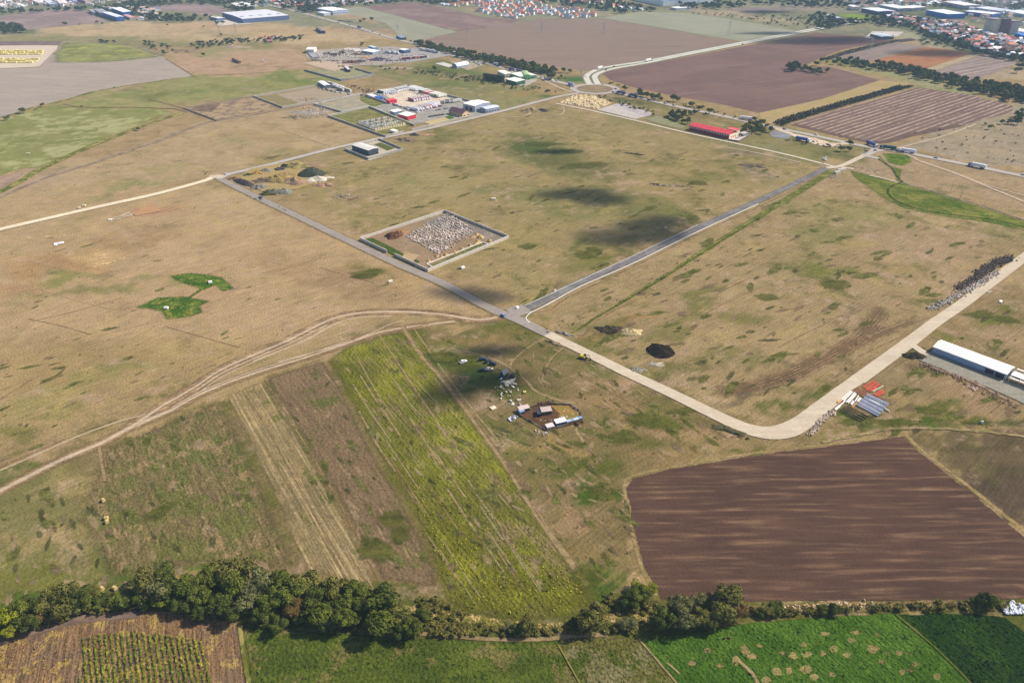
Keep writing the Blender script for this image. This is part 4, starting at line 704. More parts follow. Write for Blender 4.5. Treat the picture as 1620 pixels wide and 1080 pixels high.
# ---------------------------------------------------------------- buildings
def box_win(name, x, y, z, sx, sy, sz, mat, parent): return MB().box(x, y, z, sx, sy, sz).build(name, mat, parent)
GL = M('2a3440', .25, .05); DARK = M('23262c', .8, .05)
def bld(name, label, cat, A, B, C, h, rh=0, roof='gable', wc='c8c0b4', rc_='b0a8a0', axis='u', over=.25, win=None, winh=1.2, winz=None, doors=None, dc='3a4048', rside=None, wmat=None, rmat=None, group=None, skylights=0, W=None):
    a, b, c = P(*A), P(*B), P(*C); u = b - a; L = u.length; un = u.normalized(); vn = Vector((-un.y, un.x, 0)); W = abs((c - b).dot(vn)) if W is None else W
    ctr = (a + b) / 2 + vn * W / 2; e = empty(name, ctr, math.atan2(un.y, un.x)); tag(e, label, cat, group)
    wm = wmat or M(wc, .8, .12, streaks=.12); rm = rmat or M(rc_, .7, .1, streaks=.1)
    X, Y = (L, W) if axis == 'u' else (W, L)      # ridge runs along X
    def rot(o):
        if axis != 'u': o.rotation_euler = (0, 0, math.pi / 2)
    w_ = MB()
    if roof in ('gable', 'arch', 'shed'):
        if roof == 'gable': pr = [(-Y / 2, 0), (Y / 2, 0), (Y / 2, h), (0, h + rh), (-Y / 2, h)]
        elif roof == 'shed': pr = [(-Y / 2, 0), (Y / 2, 0), (Y / 2, h + rh), (-Y / 2, h)]
        else: pr = [(-Y / 2, 0), (Y / 2, 0), (Y / 2, h)] + [(Y / 2 * math.cos(t), h + rh * math.sin(t)) for t in [math.pi * i / 10 for i in range(1, 10)]] + [(-Y / 2, h)]
        w_.extrx(pr, -X / 2, X / 2)
    else: w_.box(0, 0, h / 2, X, Y, h)
    rot(w_.build('wall', wm, e))
    r_ = MB(); t = .22; o2 = over
    if roof == 'gable':
        s = rh / (Y / 2)
        for sg in (-1, 1):
            r_.extrx([(0, h + rh + .03), (0, h + rh + t + .03), (sg * (Y / 2 + o2), h - s * o2 + t + .03), (sg * (Y / 2 + o2), h - s * o2 + .03)][::-sg], -X / 2 - o2, X / 2 + o2)
    elif roof == 'shed':
        s = rh / Y; r_.extrx([(-Y / 2 - o2, h - s * o2 + .03), (Y / 2 + o2, h + rh + s * o2 + .03), (Y / 2 + o2, h + rh + s * o2 + t), (-Y / 2 - o2, h - s * o2 + t)], -X / 2 - o2, X / 2 + o2)
    elif roof == 'arch':
        pts = [((Y / 2 + o2) * math.cos(q), h + (rh + .1) * math.sin(q)) for q in [math.pi * i / 16 for i in range(17)]]
        pts2 = [((Y / 2 + o2 - .12) * math.cos(q), h + (rh - .05) * math.sin(q)) for q in [math.pi * i / 16 for i in range(17)]]
        n = 17; vs = [(x, y, z) for x in (-X / 2 - o2, X / 2 + o2) for y, z in pts + pts2]
        fs = []
        for i in range(16):
            fs += [(i, i + 1, 2 * n + i + 1, 2 * n + i), (n + i + 1, n + i, 3 * n + i, 3 * n + i + 1), (i + 1, i, n + i, n + i + 1), (2 * n + i, 2 * n + i + 1, 3 * n + i + 1, 3 * n + i)]
        r_.add(vs, fs)
    else:
        r_.box(0, 0, h + .15, X + .1, Y + .1, .3)
        r_.box(0, -Y / 2, h + .5, X + .16, .3, .5); r_.box(0, Y / 2, h + .5, X + .16, .3, .5); r_.box(-X / 2, 0, h + .5, .3, Y - .3, .5); r_.box(X / 2, 0, h + .5, .3, Y - .3, .5)
    ro = r_.build('roof', rm, e); rot(ro)
    if skylights:
        for i in range(skylights):
            k = MB(); x = -X / 2 + X * (i + .5) / skylights; s = rh / (Y / 2) if roof == 'gable' else 0
            k.box(x, -Y / 4, h + rh / 2 + t + .08, X / skylights * .35, .1 + Y * .25, .12) if roof != 'gable' else k.box(x, -Y / 4, h + rh / 2 + t + .12, X / skylights * .35, Y * .1, .3)
            q = k.build('skylight', M('8a94a4', .3, .05), ro)
    if win:
        nx, ny = win; z = winz or h * .6
        for i in range(nx):
            x = -L / 2 + L * (i + .5) / nx; box_win('window', x, -W / 2 - .03, z, L / nx * .55, .12, winh, GL, e)
        for j in range(ny):
            y = -W / 2 + W * (j + .5) / ny; box_win('window', L / 2 + .03, y, z, .12, W / ny * .5, winh, GL, e)
    for d in (doors or []):      # (side, fraction, width, height)
        if d[0] == 'f': box_win('door', -L / 2 + L * d[1], -W / 2 - .05, d[3] / 2, d[2], .14, d[3], M(dc, .6, .08), e)
        else: box_win('door', L / 2 + .05, -W / 2 + W * d[1], d[3] / 2, .14, d[2], d[3], M(dc, .6, .08), e)
    return e, L, W
# wall round a plot: every run and its gate gap
def plot_wall(label, px, h=2.2, t=.3, c='b8b0a4', closed=True, cat='wall', coping='d0c8bc', pos=None, group=None):
    e = empty('perimeter_wall', P(*px[0])); tag(e, label, cat, group); o0 = P(*px[0]); n = len(px)
    for i in range(n if closed else n - 1):
        if px[i] is None or px[(i + 1) % n] is None: continue
        a, b = P(*px[i]) - o0, P(*px[(i + 1) % n]) - o0; L = (b - a).length; m = (a + b) / 2; an = math.atan2(b.y - a.y, b.x - a.x)
        k = MB().box(0, 0, h / 2, L - t, t, h)
        npst = max(2, int(L / 5))
        for j in range(npst + 1): k.box(-L / 2 + (L) * j / npst, 0, h / 2 + .05, t * 1.5, t * 1.5, h + .1)
        run = k.build('wall_run', M(c, .9, .1), e); run.location = m; run.rotation_euler = (0, 0, an)
        cp = MB().box(0, 0, h + .13, L - t * 1.6, t * 1.3, .1).build('coping', M(coping, .9, .1), run)
    return e
bld('hall', 'dark blue-grey hall with pale flat roof beside the road in its own walled plot', 'hall', (557.5, 238.5), (584, 247.5), (599, 243.6), 6, .8, 'gable', '3c4656', 'd0cec8', over=.3, win=(8, 3), winz=1.6, doors=[('r', .5, 4, 4)])
plot_wall('grey concrete wall round the plot of the dark blue-grey hall', [(546, 238), (600, 222), (637.5, 238), (583, 253)], 2.2, c='9a968e')
e, L, W = bld('stable', 'long red-roofed building with maroon walls and a pale window band', 'building', (1090, 206), (1153, 220.5), (1165, 216), 5.2, 2.2, 'gable', '7c1c34', 'e03848', over=.5, win=(16, 0), winz=3.9, winh=1.0, wmat=M('8a2038', .7, .08), rmat=M('d24450', .7, .14, streaks=.25))
MB().box(0, -W / 2 - .03, 3.9, L, .1, 1.7).build('band', M('c8c0c0', .8, .05), e); MB().box(L / 2 + .05, 0, 2.6, .1, W - .1, 5.2).build('end_wall', M('e8dfc4', .8, .05), e)
bx = MB(); bx.extrx([(-3, 0), (5, 0), (5, 6.5), (-3, 7.6)], L / 2 - 12, L / 2 - .4); k = bx.build('side_wing', M('e4d6b8', .8, .05), e); k.location = (0, W / 2, 0)
q = MB().box(L / 2 - 6.2, 1.2, 7.25, 12.4, 9, .3).build('wing_roof', M('cc4450', .7, .14), e); q.location = (0, W / 2, 0)
for i in range(3): MB().box(L / 2 + .12, -W / 4 + i * W / 4, 1.6, .1, 1.6, 2.6).build('door', M('c02838', .6, .05), e)
plot_wall('low wall with dark coping round the forecourt of the red-roofed building', [(1164, 219.5), (1181, 213), None, (1190, 211.5), (1168, 224.5), (1152, 222)], 1.2, c='6a3840', closed=False)
yard('gravel_yard', [(1152, 221), (1166, 216), (1190, 211.5), (1168, 224)], 'd8d0c8', 'c4bcb4', inset=.1, wob=0)
bld('annex', 'small grey cabin in the forecourt beside the red-roofed building', 'cabin', (1169, 214.5), (1176, 216.5), (1180, 214), 3, .4, 'shed', '9a9894', 'b8b4b0', doors=[('f', .5, 1, 2)])
# big white riding hall at the right
plot_wall('pale concrete wall round the rubble plot beside the grey road', [(612, 400), (570, 380), (703, 336), (805, 377), (677, 430), (625, 405.5)], 2.3, .26, c='c4bcae', closed=False, coping='e8e0d4')
plot_wall('low cream kerb wall inside the rubble plot', [(686, 424), (675, 418.5), (764, 384), (774, 388)], .6, .4, c='e0d8c8', closed=False, coping='f0e8dc')
e, L, W = bld('barn', 'long white hall with low roof on the grey gravel yard at the right', 'hall', (1474, 557.5), (1589, 601.5), (1610, 586), 3.8, 1.5, 'gable', '7f93b8', 'f2f0ea', W=11, over=.35, wmat=M('8fa4c4', .6, .05), rmat=M('f4f2ee', .6, .05, streaks=.1), doors=[('r', .3, 3, 3), ('r', .7, 3, 3)])
MB().box(L / 2 - 5.5, -W / 2 - .04, 1.7, 10.5, .14, 2.7).build('bay_shade_panel', M('3e3440', .8, .05), e)  # solid panel; the shade inside the open bay is put into its dark colour
for i in range(3): MB().cyl((L / 2 - 10.5 + i * 5, -W / 2 - .25, 0), (L / 2 - 10.5 + i * 5, -W / 2 - .25, 3.4), .12).build('post', M('d8d8dc', .5, .03), e)
MB().box(0, -W / 2 - .1, .35, L - 11.5, .2, .5).build('plinth', M('6f86a8', .7, .05), e)
MB().box(L / 2 - 5, W / 2 + .6, 3.2, 9, .6, .5).build('gutter', M('e8e8ea', .5, .03), e)
fr = empty('canopy_frame', e.matrix_basis @ Vector((L / 2 + 9, 0, 0)), e.rotation_euler.z); tag(fr, 'white steel frame canopy beyond the far end of the white tent hall', 'canopy')
MB().box(0, -1.2, 3.7, 15, 5.5, .2).build('roof_panel', M('f4f4f6', .5, .03), fr); MB().box(0, -5.6, 3.0, 15, 1.2, .12).build('roof_panel', M('e8e8ee', .5, .03), fr); MB().box(0, 5.2, 3.7, 15, 1.1, .2).build('roof_panel', M('f4f4f6', .5, .03), fr)
for i in range(4):
    b_ = MB(); x = -7 + i * 4.7
    for y in (-6.2, 6): b_.cyl((x, y, 0), (x, y, 3.6), .12)
    b_.cyl((x, -6.2, 3.55), (x, 6, 3.55), .1); b_.build('portal_frame', M('c8ccd4', .4, .03), fr)
k = MB(); 
for i in range(9): k.cyl((-7 + i * 1.75, 1.9, 3.6), (-7 + i * 1.75, 4.4, 3.6), .06)
k.build('rafters', M('5c6470', .5, .03), fr)
# industrial estate
bld('warehouse', 'big white-roofed warehouse with grey walls at the corner of the truck yard', 'warehouse', (733, 173.5), (751.5, 177.8), (770, 170.5), 7.5, 1.2, 'gable', 'a0a4b4', 'f0ece4', over=.3, doors=[('f', .3, 4, 5), ('f', .65, 4, 5)], dc='2c3850', win=(0, 4), winz=2.5)
bld('warehouse', 'low pale-blue warehouse between the white-roofed warehouse and the road', 'warehouse', (759, 176.5), (769, 179.6), (785, 173.8), 5, .8, 'gable', '8c96ac', 'c8d0e0', axis='v', over=.2, win=(0, 5), winz=1.6)
bld('house', 'brown-roofed gabled building with cream gable end beside the truck yard', 'house', (710.5, 181), (731.7, 186.5), (742, 183), 4.5, 3.6, 'gable', 'd8bc98', '6a4850', over=.6, win=(5, 2), winz=2)
bld('shed', 'red and white lean-to shed nearest the unfinished walls', 'shed', (630, 186.5), (645, 190.5), (657, 187), 4.5, .6, 'shed', 'c82c40', 'f4ead0', over=.2, rmat=M('f4ecdc', .5, .05))
bld('shed', 'white and red lean-to shed at the back of the row beside the truck yard', 'shed', (617, 180.5), (624.5, 183.5), (636.5, 181), 4.2, .6, 'shed', '7c88a8', 'f0ece4', over=.2)
bld('shed', 'long red curtain-sided shed on the left edge of the truck yard', 'shed', (610, 162.5), (616, 165), (624, 161.5), 4, .5, 'shed', 'd02c40', 'd85058', over=.1)
bld('hut', 'blue container office on the left edge of the truck yard', 'container', (592, 156), (599, 159), (604, 157), 3, .2, 'shed', '2c58b4', '3464bc', over=0)
bld('hut', 'white container office at the back left corner of the truck yard', 'container', (581, 153.5), (590, 157), (595, 155), 3, .2, 'shed', 'b8c0d0', 'ececf0', over=0)
plot_wall('grey wall round the truck yard', [(578, 152), (646, 136.5), (745, 162), None, (731, 188), (660, 205), None, (655, 200), (585, 171), None, (612, 165), (578, 152)], 2.4, c='a8a296', closed=False, coping='e0d8cc')
plot_wall('white wall round the plot of the unfinished building', [(519, 185), (610, 217.5), (638, 210.5), None, (652, 207), (684, 199), None, (519, 185), (585, 170.5), (655, 199)], 2.2, c='a49e94', closed=False, coping='e8e0d2')
plot_wall('white wall round the gravel plot left of the truck yard', [(497, 166.5), (541, 178.5), (585, 170), None, (497, 166.5), (573, 149.5)], 2.2, c='a8a298', closed=False, coping='eae4d8')
plot_wall('pale wall round the two long plots left of the industrial road', [(401, 154), (447, 171.5), (545, 154), None, (401, 154), (500, 137)], 2.2, c='a09a90', closed=False, coping='dcd4c8')
plot_wall('dark wall round the square plot below the scrapyard', [(482, 112.5), (540, 128.5), (552, 127), None, (556, 125.5), (592, 119), (562, 110)], 2.4, c='8c8c94', closed=False, coping='c0bcb8')
plot_wall('low grey wall round the dry plot at the end of the brown lane', [(343, 192), (290, 172), (400, 153.5)], 1.2, c='8a7a6c', closed=False, coping='a89a88')
# unfinished walls
def ruin(label, A, B, C, h=3.4):
    a, b, c = P(*A), P(*B), P(*C); u = b - a; L = u.length; un = u.normalized(); vn = Vector((-un.y, un.x, 0)); W = abs((c - b).dot(vn))
    e = empty('unfinished_building', (a + b) / 2 + vn * W / 2, math.atan2(un.y, un.x)); tag(e, label, 'building')
    wm = M('d2d0cc', .9, .12); cm = M('e4d4b0', .9, .12)
    def wallrun(x0, y0, x1, y1, mat, hh=h):
        k = MB(); Lr = math.hypot(x1 - x0, y1 - y0); n = max(2, int(Lr / 3.2)); an = math.atan2(y1 - y0, x1 - x0)
        for i in range(n):
            s0 = Lr * i / n; w_ = Lr / n; q = hh * rnd.choice((1, 1, .95, .85))
            k.box(s0 + w_ * .3 - Lr / 2, 0, q / 2, w_ * .6, .3, q); k.box(s0 + w_ * .8 - Lr / 2, 0, .5, w_ * .4, .28, 1.0)
            if rnd.random() < .6: k.box(s0 + w_ * .8 - Lr / 2, 0, hh * .78, w_ * .4, .28, hh * .16)
        o = k.build('wall', mat, e); o.location = ((x0 + x1) / 2, (y0 + y1) / 2, 0); o.rotation_euler = (0, 0, an)
    x, y = L / 2, W / 2
    wallrun(-x, -y, x, -y, wm, h * 1.3); wallrun(x, -y, x, y, cm); wallrun(-x, -y, -x, y, wm); wallrun(-x, y, x, y, cm)
    for i in range(1, 5): wallrun(-x, -y + W * i / 5, x * (1 if i < 3 else .3), -y + W * i / 5, wm if i < 3 else cm)
    for i in (-.35, .3): wallrun(x * i, -y, x * i, y, wm)
    o = MB().box(0, 0, .12, L + 2, W + 2, .24).build('floor_slab', M('b8ac94', .9, .1), e)
ruin('roofless white block walls of an unfinished building on a walled plot', (567.5, 196.5), (594, 207.5), (637, 197))
bld('kiosk', 'small white flat-roofed site cabin in front of the unfinished walls', 'cabin', (617, 210), (625, 212.5), (630, 211), 3, .3, 'shed', 'e0dcd4', 'f4f0e8', over=.1, doors=[('f', .4, 1, 2)])
bld('shed', 'white-roofed open shed with grey floor at the left end of the scrapyard', 'shed', (486, 84), (494, 92.5), (504, 90), 1, .1, 'flat', '8a8a8c', '9a9a9c')
bld('shed', 'white curved-roof shed at the far left corner of the scrapyard', 'shed', (485, 84.5), (497, 84.5), (500, 81), 6, 1.4, 'arch', 'c8c4c0', 'f4f0ea', over=.3)
bld('hall', 'white dome-roofed hall in the green field beside the main road', 'hall', (715.5, 107.5), (723, 108.8), (739, 104.5), 3, 4, 'arch', '8c98b4', 'f8f4ea', axis='v', over=.2)
bld('warehouse', 'long white-roofed warehouse beside the green-grey field at the top', 'warehouse', (502, 20), (527, 24.5), (545, 21), 9, 1.2, 'gable', 'a8b4cc', 'f2eee8', over=.3, win=(5, 5), winz=3)
bld('warehouse', 'lower white annex in front of the long white-roofed warehouse', 'warehouse', (502, 23), (513, 25.5), (520, 23.5), 5, .6, 'shed', 'c8ccd8', 'e8e6e4', over=.2)
bld('distribution_centre', 'huge pale-roofed distribution warehouse beside the motorway', 'warehouse', (352, 27), (385, 37.5), (456, 31), 9, 1.5, 'gable', '5c6c94', 'dcd8dc', axis='v', over=.4, skylights=5, rmat=M('dad6da', .5, .06))
bld('warehouse', 'white loading building attached beside the huge pale-roofed warehouse', 'warehouse', (332, 31), (345, 33.5), (352, 31.5), 5, .4, 'flat', '5a6a94', 'e0dedc')
for i, (A, B, C, h, wc, rc2, lb) in enumerate([
 ((141, 20), (148, 24), (165, 18), 6, '8c8c94', 'a09c98', 'grey vaulted shed at the left end of the factory row at the top left'), ((150, 21), (160, 27), (172, 20), 8, '4c5c74', '9a9aa0', 'dark-walled hall behind the blue hall at the top left'),
 ((164, 27), (186, 34.5), (196, 30), 9, '3c5c9c', 'dde0ea', 'blue-walled hall with white roof in the factory row at the top left'), ((178, 18), (196, 25), (206, 19), 7, '2c60bc', 'f0ece8', 'bright blue-fronted white hall in the factory row at the top left'),
 ((163, 15), (175, 18.5), (184, 14), 6, '9c98a0', 'd8d0c8', 'pale hall furthest back in the factory row at the top left'), ((196, 28), (206, 32), (214, 29), 5, 'b8a8a8', 'd8a8a0', 'pink-roofed store at the right end of the factory row'),
 ((28, 9), (38, 14.5), (42, 12), 5, 'c0bcb4', 'e8e4de', 'white roofed shed beyond the mauve field at the far top left'), ((-4, 11), (3, 14), (7, 8), 6, 'c8c4bc', 'ececea', 'white hall cut by the left frame edge near the top'), 
 ((48, 3), (62, 9), (70, 5), 6, 'b0aca8', 'e6dede', 'white gable-roofed hall in the row along the top left edge'), ((70, 5), (80, 11), (90, 6), 6, '8c94b0', 'd0d0da', 'grey-blue gable-roofed hall in the row along the top left edge'), ((90, 5), (96, 11), (114, 6), 7, 'e0c8c0', 'e8d4cc', 'cream wide hall in the row along the top left edge'), ((108, 0), (118, 8), (123, 3), 7, '9a6c9c', 'a49cc0', 'lilac-roofed hall in the row along the top left edge'), ((122, 0), (136, 6), (146, 2), 7, 'c8b0a8', 'e8d8d0', 'pale pink-roofed hall in the row along the top left edge'),
 ((378, 8), (392, 15), (402, 12), 6, '6878a0', 'e4e2e4', 'white-roofed shed above the huge pale-roofed warehouse'), ((366, 9), (376, 14), (380, 9), 5, 'b0b0b4', 'e8e8e8', 'narrow white shed left above the huge pale-roofed warehouse'),
 ((1464, 23.5), (1498, 30.5), (1514, 24), 10, '2468c0', 'dfe6f2', 'big bright blue-walled warehouse with white roof at the top right'), ((1491, 9), (1524, 15.5), (1536, 9), 9, 'a8a8b4', 'e2dcdc', 'white-roofed factory hall behind the bright blue warehouse'), ((1524, 24), (1568, 29), (1574, 24), 8, '3c64ac', 'e8e8ee', 'long white-roofed factory hall to the right of the bright blue warehouse'),
 ((1540, 17), (1580, 23), (1590, 18), 7, '7c94bc', 'dce2ea', 'pale factory hall behind the long white-roofed one at the top right'), ((1362, 19), (1388, 24.5), (1402, 17), 8, '3c5484', 'd8dce6', 'dark-walled hall with pale roof beyond the sports field'), ((1390, 13), (1420, 19), (1428, 12), 7, 'a0a4b4', 'dedce0', 'pale wide hall beyond the sports field'), ((1424, 15), (1443, 18), (1449, 12), 7, 'b0b0b8', 'e4e0dc', 'white hall left of the bright blue warehouse'),
 ((1340, 14), (1348, 17), (1352, 12), 8, 'd0ccc8', 'e8e4e0', 'white block at the edge of the wood above the sports field'), ((1306, 27), (1322, 32), (1328, 29), 4, '9aa0ac', 'd0d8e4', 'low pale building left of the sports field'), ((1586, 22), (1618, 28), (1630, 22), 7, '9ca8c4', 'dfe2ea', 'pale factory hall at the right frame edge near the top'),
 ((1604, 58), (1622, 63), (1632, 58), 6, '2c6cc4', '3c7ccc', 'blue shed at the right frame edge among the village houses'), ((1592, 50), (1622, 57), (1632, 52), 6, 'c8ccd4', 'e8e6e8', 'white long shed right of the silo blocks'), ((1598, 68), (1618, 76), (1628, 71), 5, 'b0b8cc', 'e8eaf0', 'white shed at the right frame edge below the silo blocks'), ((1540, 51), (1566, 60), (1572, 56), 5, 'c0b8b0', 'efe6da', 'long white shed left of the silo blocks'),
 ((1376, 58), (1394, 63), (1402, 58), 5, '5c6474', 'dce0e8', 'flat-roofed depot building under construction beside the fields at the top right'), ((1394, 55), (1402, 60), (1410, 57), 4, '8c8078', 'c8bcb0', 'small unfinished block beside the flat-roofed depot'),
 ((808, 122), (823, 127.5), (846, 121), 5, '6cbc8c', 'f2f4ea', 'white-roofed green-walled hall beside the main road'), ((826, 120.5), (830, 127), (839, 124), 7, '8ad49c', 'b0dcb0', 'mint green hall beside the main road'), ((800, 131), (817, 135.5), (828, 131), 5, '4c7c5c', 'f0ecdc', 'white-roofed dark green store beside the hedge block'), ((787, 118), (799, 123.5), (806, 119), 5, 'c8c0b0', 'f2ead8', 'white-roofed store behind the dark hedge block'),
 ((631, 83), (640, 85), (646, 82), 5, '4c5c8c', 'f0f0ee', 'white-roofed workshop on the truck park'), ((572, 84), (590, 87), (602, 84), 4, '8c9cac', 'f2f0ec', 'white flat shed in the middle of the scrapyard'), ((583, 77), (592, 80), (597, 78), 4, '7c8ca4', 'c0d0dc', 'pale blue shed at the back of the scrapyard'),
 ((503, 134), (514, 140.5), (524, 138), 4, '5c6880', 'e8e4e0', 'white-roofed house at the head of the two long plots'), ((545.5, 110), (551, 115), (554, 113.5), 4, '2c3444', 'e4e0dc', 'dark little barn inside the square walled plot'), ((500, 47.5), (509, 54), (513, 51), 5, '30384c', '8c7c7c', 'dark-roofed house alone on the dry field below the motorway'), ((367, 96.5), (377.5, 101), (379, 99), 3, '6c4c48', '543c40', 'small brown barn on the dry field at the left'),
 ((627, 60), (635, 64), (640, 61), 4, '3c4460', '8c94a4', 'dark cabin at the roadside junction below the green-grey field')]):
    dd = .62 if i < 13 or 14 < i < 29 else .8; C = (B[0] + (C[0] - B[0]) * dd, B[1] + (C[1] - B[1]) * dd)
    bld('factory_hall' if h > 5 else 'outbuilding', lb, 'hall' if h > 5 else 'building', A, B, C, h, .9, 'gable' if i % 3 else 'shed', wc, rc2, axis='u', over=.2, win=(4, 2) if h > 4 else None, winz=2)
# huge blue-grey roof at the top edge
bld('megahall', 'gigantic grey-blue roofed logistics hall with white front at the top edge', 'warehouse', (955, -9), (1049, 10), (1112, 3), 12, 1, 'flat', 'e6ecf6', '98aed6', over=0, rmat=M('8aa2d0', .5, .05))
bld('warehouse', 'narrow white-roofed store in front of the gigantic grey-blue hall', 'warehouse', (1060, 15), (1070, 17), (1076, 12.5), 5, .5, 'shed', 'b8c0d0', 'f0f0f4', over=.2)
# silo block
def silo(label, A, B, C, h, c1, c2):
    a, b = P(*A), P(*B); un = (b - a).normalized(); L = 26; u = un * L; b = a + u; vn = Vector((-un.y, un.x, 0)); W = 16
    e = empty('silo_block', (a + b) / 2 + vn * W / 2, math.atan2(un.y, un.x)); tag(e, label, 'silo')
    n = 5; r = L / n / 2
    for i in range(n): MB().cyl((-L / 2 + r + i * 2 * r, -W / 2 + r, 0), (-L / 2 + r + i * 2 * r, -W / 2 + r, h), r, n=16).build('silo_tube', M(c1, .9, .1, streaks=.2), e)
    MB().box(0, r * .6, h / 2, L, W - r * 1.2, h * .995).build('tower', M(c2, .9, .1, streaks=.2), e); MB().box(0, 0, h + 1, L + .6, W + .6, 2).build('head_house', M('8c7c7c', .8, .1), e)
silo('left block of tall grey concrete grain silos at the top right', (1552, 53), (1567, 55.5), (1580, 48), 27, 'c2bcb4', 'd0cac2')
silo('right block of tall grey concrete grain silos at the top right', (1584, 52), (1596, 55), (1606, 49), 23, 'c4c0bc', 'bcb6b2')
bld('tower', 'dark brown elevator tower between the two silo blocks', 'tower', (1573, 53), (1580, 56), (1588, 48), 29, 1, 'flat', '6a5464', '5c4c5c', W=14)
# ---------------------------------------------------------------- heaps, stones, scrap
ORD = ['first', 'second', 'third', 'fourth', 'fifth', 'sixth', 'seventh', 'eighth', 'ninth', 'tenth', 'eleventh', 'twelfth', 'thirteenth', 'fourteenth', 'fifteenth', 'sixteenth', 'seventeenth', 'eighteenth', 'nineteenth', 'twentieth']
def ordn(i): return ORD[i] if i < 20 else ('twenty-' if i < 29 else 'thirty-' if i < 39 else 'forty-' if i < 49 else 'fifty-' if i < 59 else 'sixty-') + ORD[(i + 1) % 10 - 1] if (i + 1) % 10 else {29: 'thirtieth', 39: 'fortieth', 49: 'fiftieth', 59: 'sixtieth'}[i]
def heap(label, px, py, rx, ry, h, mat, rough=.35, name='heap', rot=0.0, group=None, flat=1.0, seed=None, nz=.6):
    """mound with radii rx, ry in metres"""
    sd = seed if seed is not None else int(px * 7 + py * 3); n, m = 28, 9; V = []; F = []
    for j in range(m + 1):
        rr = j / m
        for i in range(n):
            a = 2 * math.pi * i / n
            wob = 1 + (float(vnoise(np.array([math.cos(a) * 2.1 + 9]), np.array([math.sin(a) * 2.1 + 5]), sd)[0]) - .5) * rough * 1.6
            x, y = rr * math.cos(a) * rx * wob, rr * math.sin(a) * ry * wob
            q = float(fbm(np.array([x / nz / 3 + 50]), np.array([y / nz / 3 + 50]), sd + 3, 3)[0])
            z = h * (1 - rr ** 1.3) ** flat * (1 + (q - .5) * rough * 2.4) if j < m else -.15
            V.append((x, y, z + .02 if j < m else -.3))
    for j in range(m):
        for i in range(n): F.append((j * n + i, (j + 1) * n + i, (j + 1) * n + (i + 1) % n, j * n + (i + 1) % n))
    b = MB(); b.add(V, F); o = b.build(name, mat, None, P(px, py, .2), R(rot), smooth=True); return tag(o, label, name.replace('_', ' '), group)
def earth(h1, h2, sc_=3., bump=.4):
    return gmat('heap_earth', H(h1), H(h2), blotch=sc_, var=.35, fine=.3, fs=.6, bump=bump, bs=.8)
SAND = earth('d8bc86', 'caa870'); OCH = earth('b89a60', 'a58f58'); OCHP = earth('a58a72', 'b89a6c'); DKS = earth('4c4646', '5a5450'); GRV = earth('5f665c', '525a54'); WHT = earth('e4dcc8', 'd4c8b0'); GRYS = earth('a09684', '8c8478'); BLK = earth('2c2620', '3a3228'); BRN = earth('5c3c28', '70503a'); PNK = earth('c09880', 'b08c70')
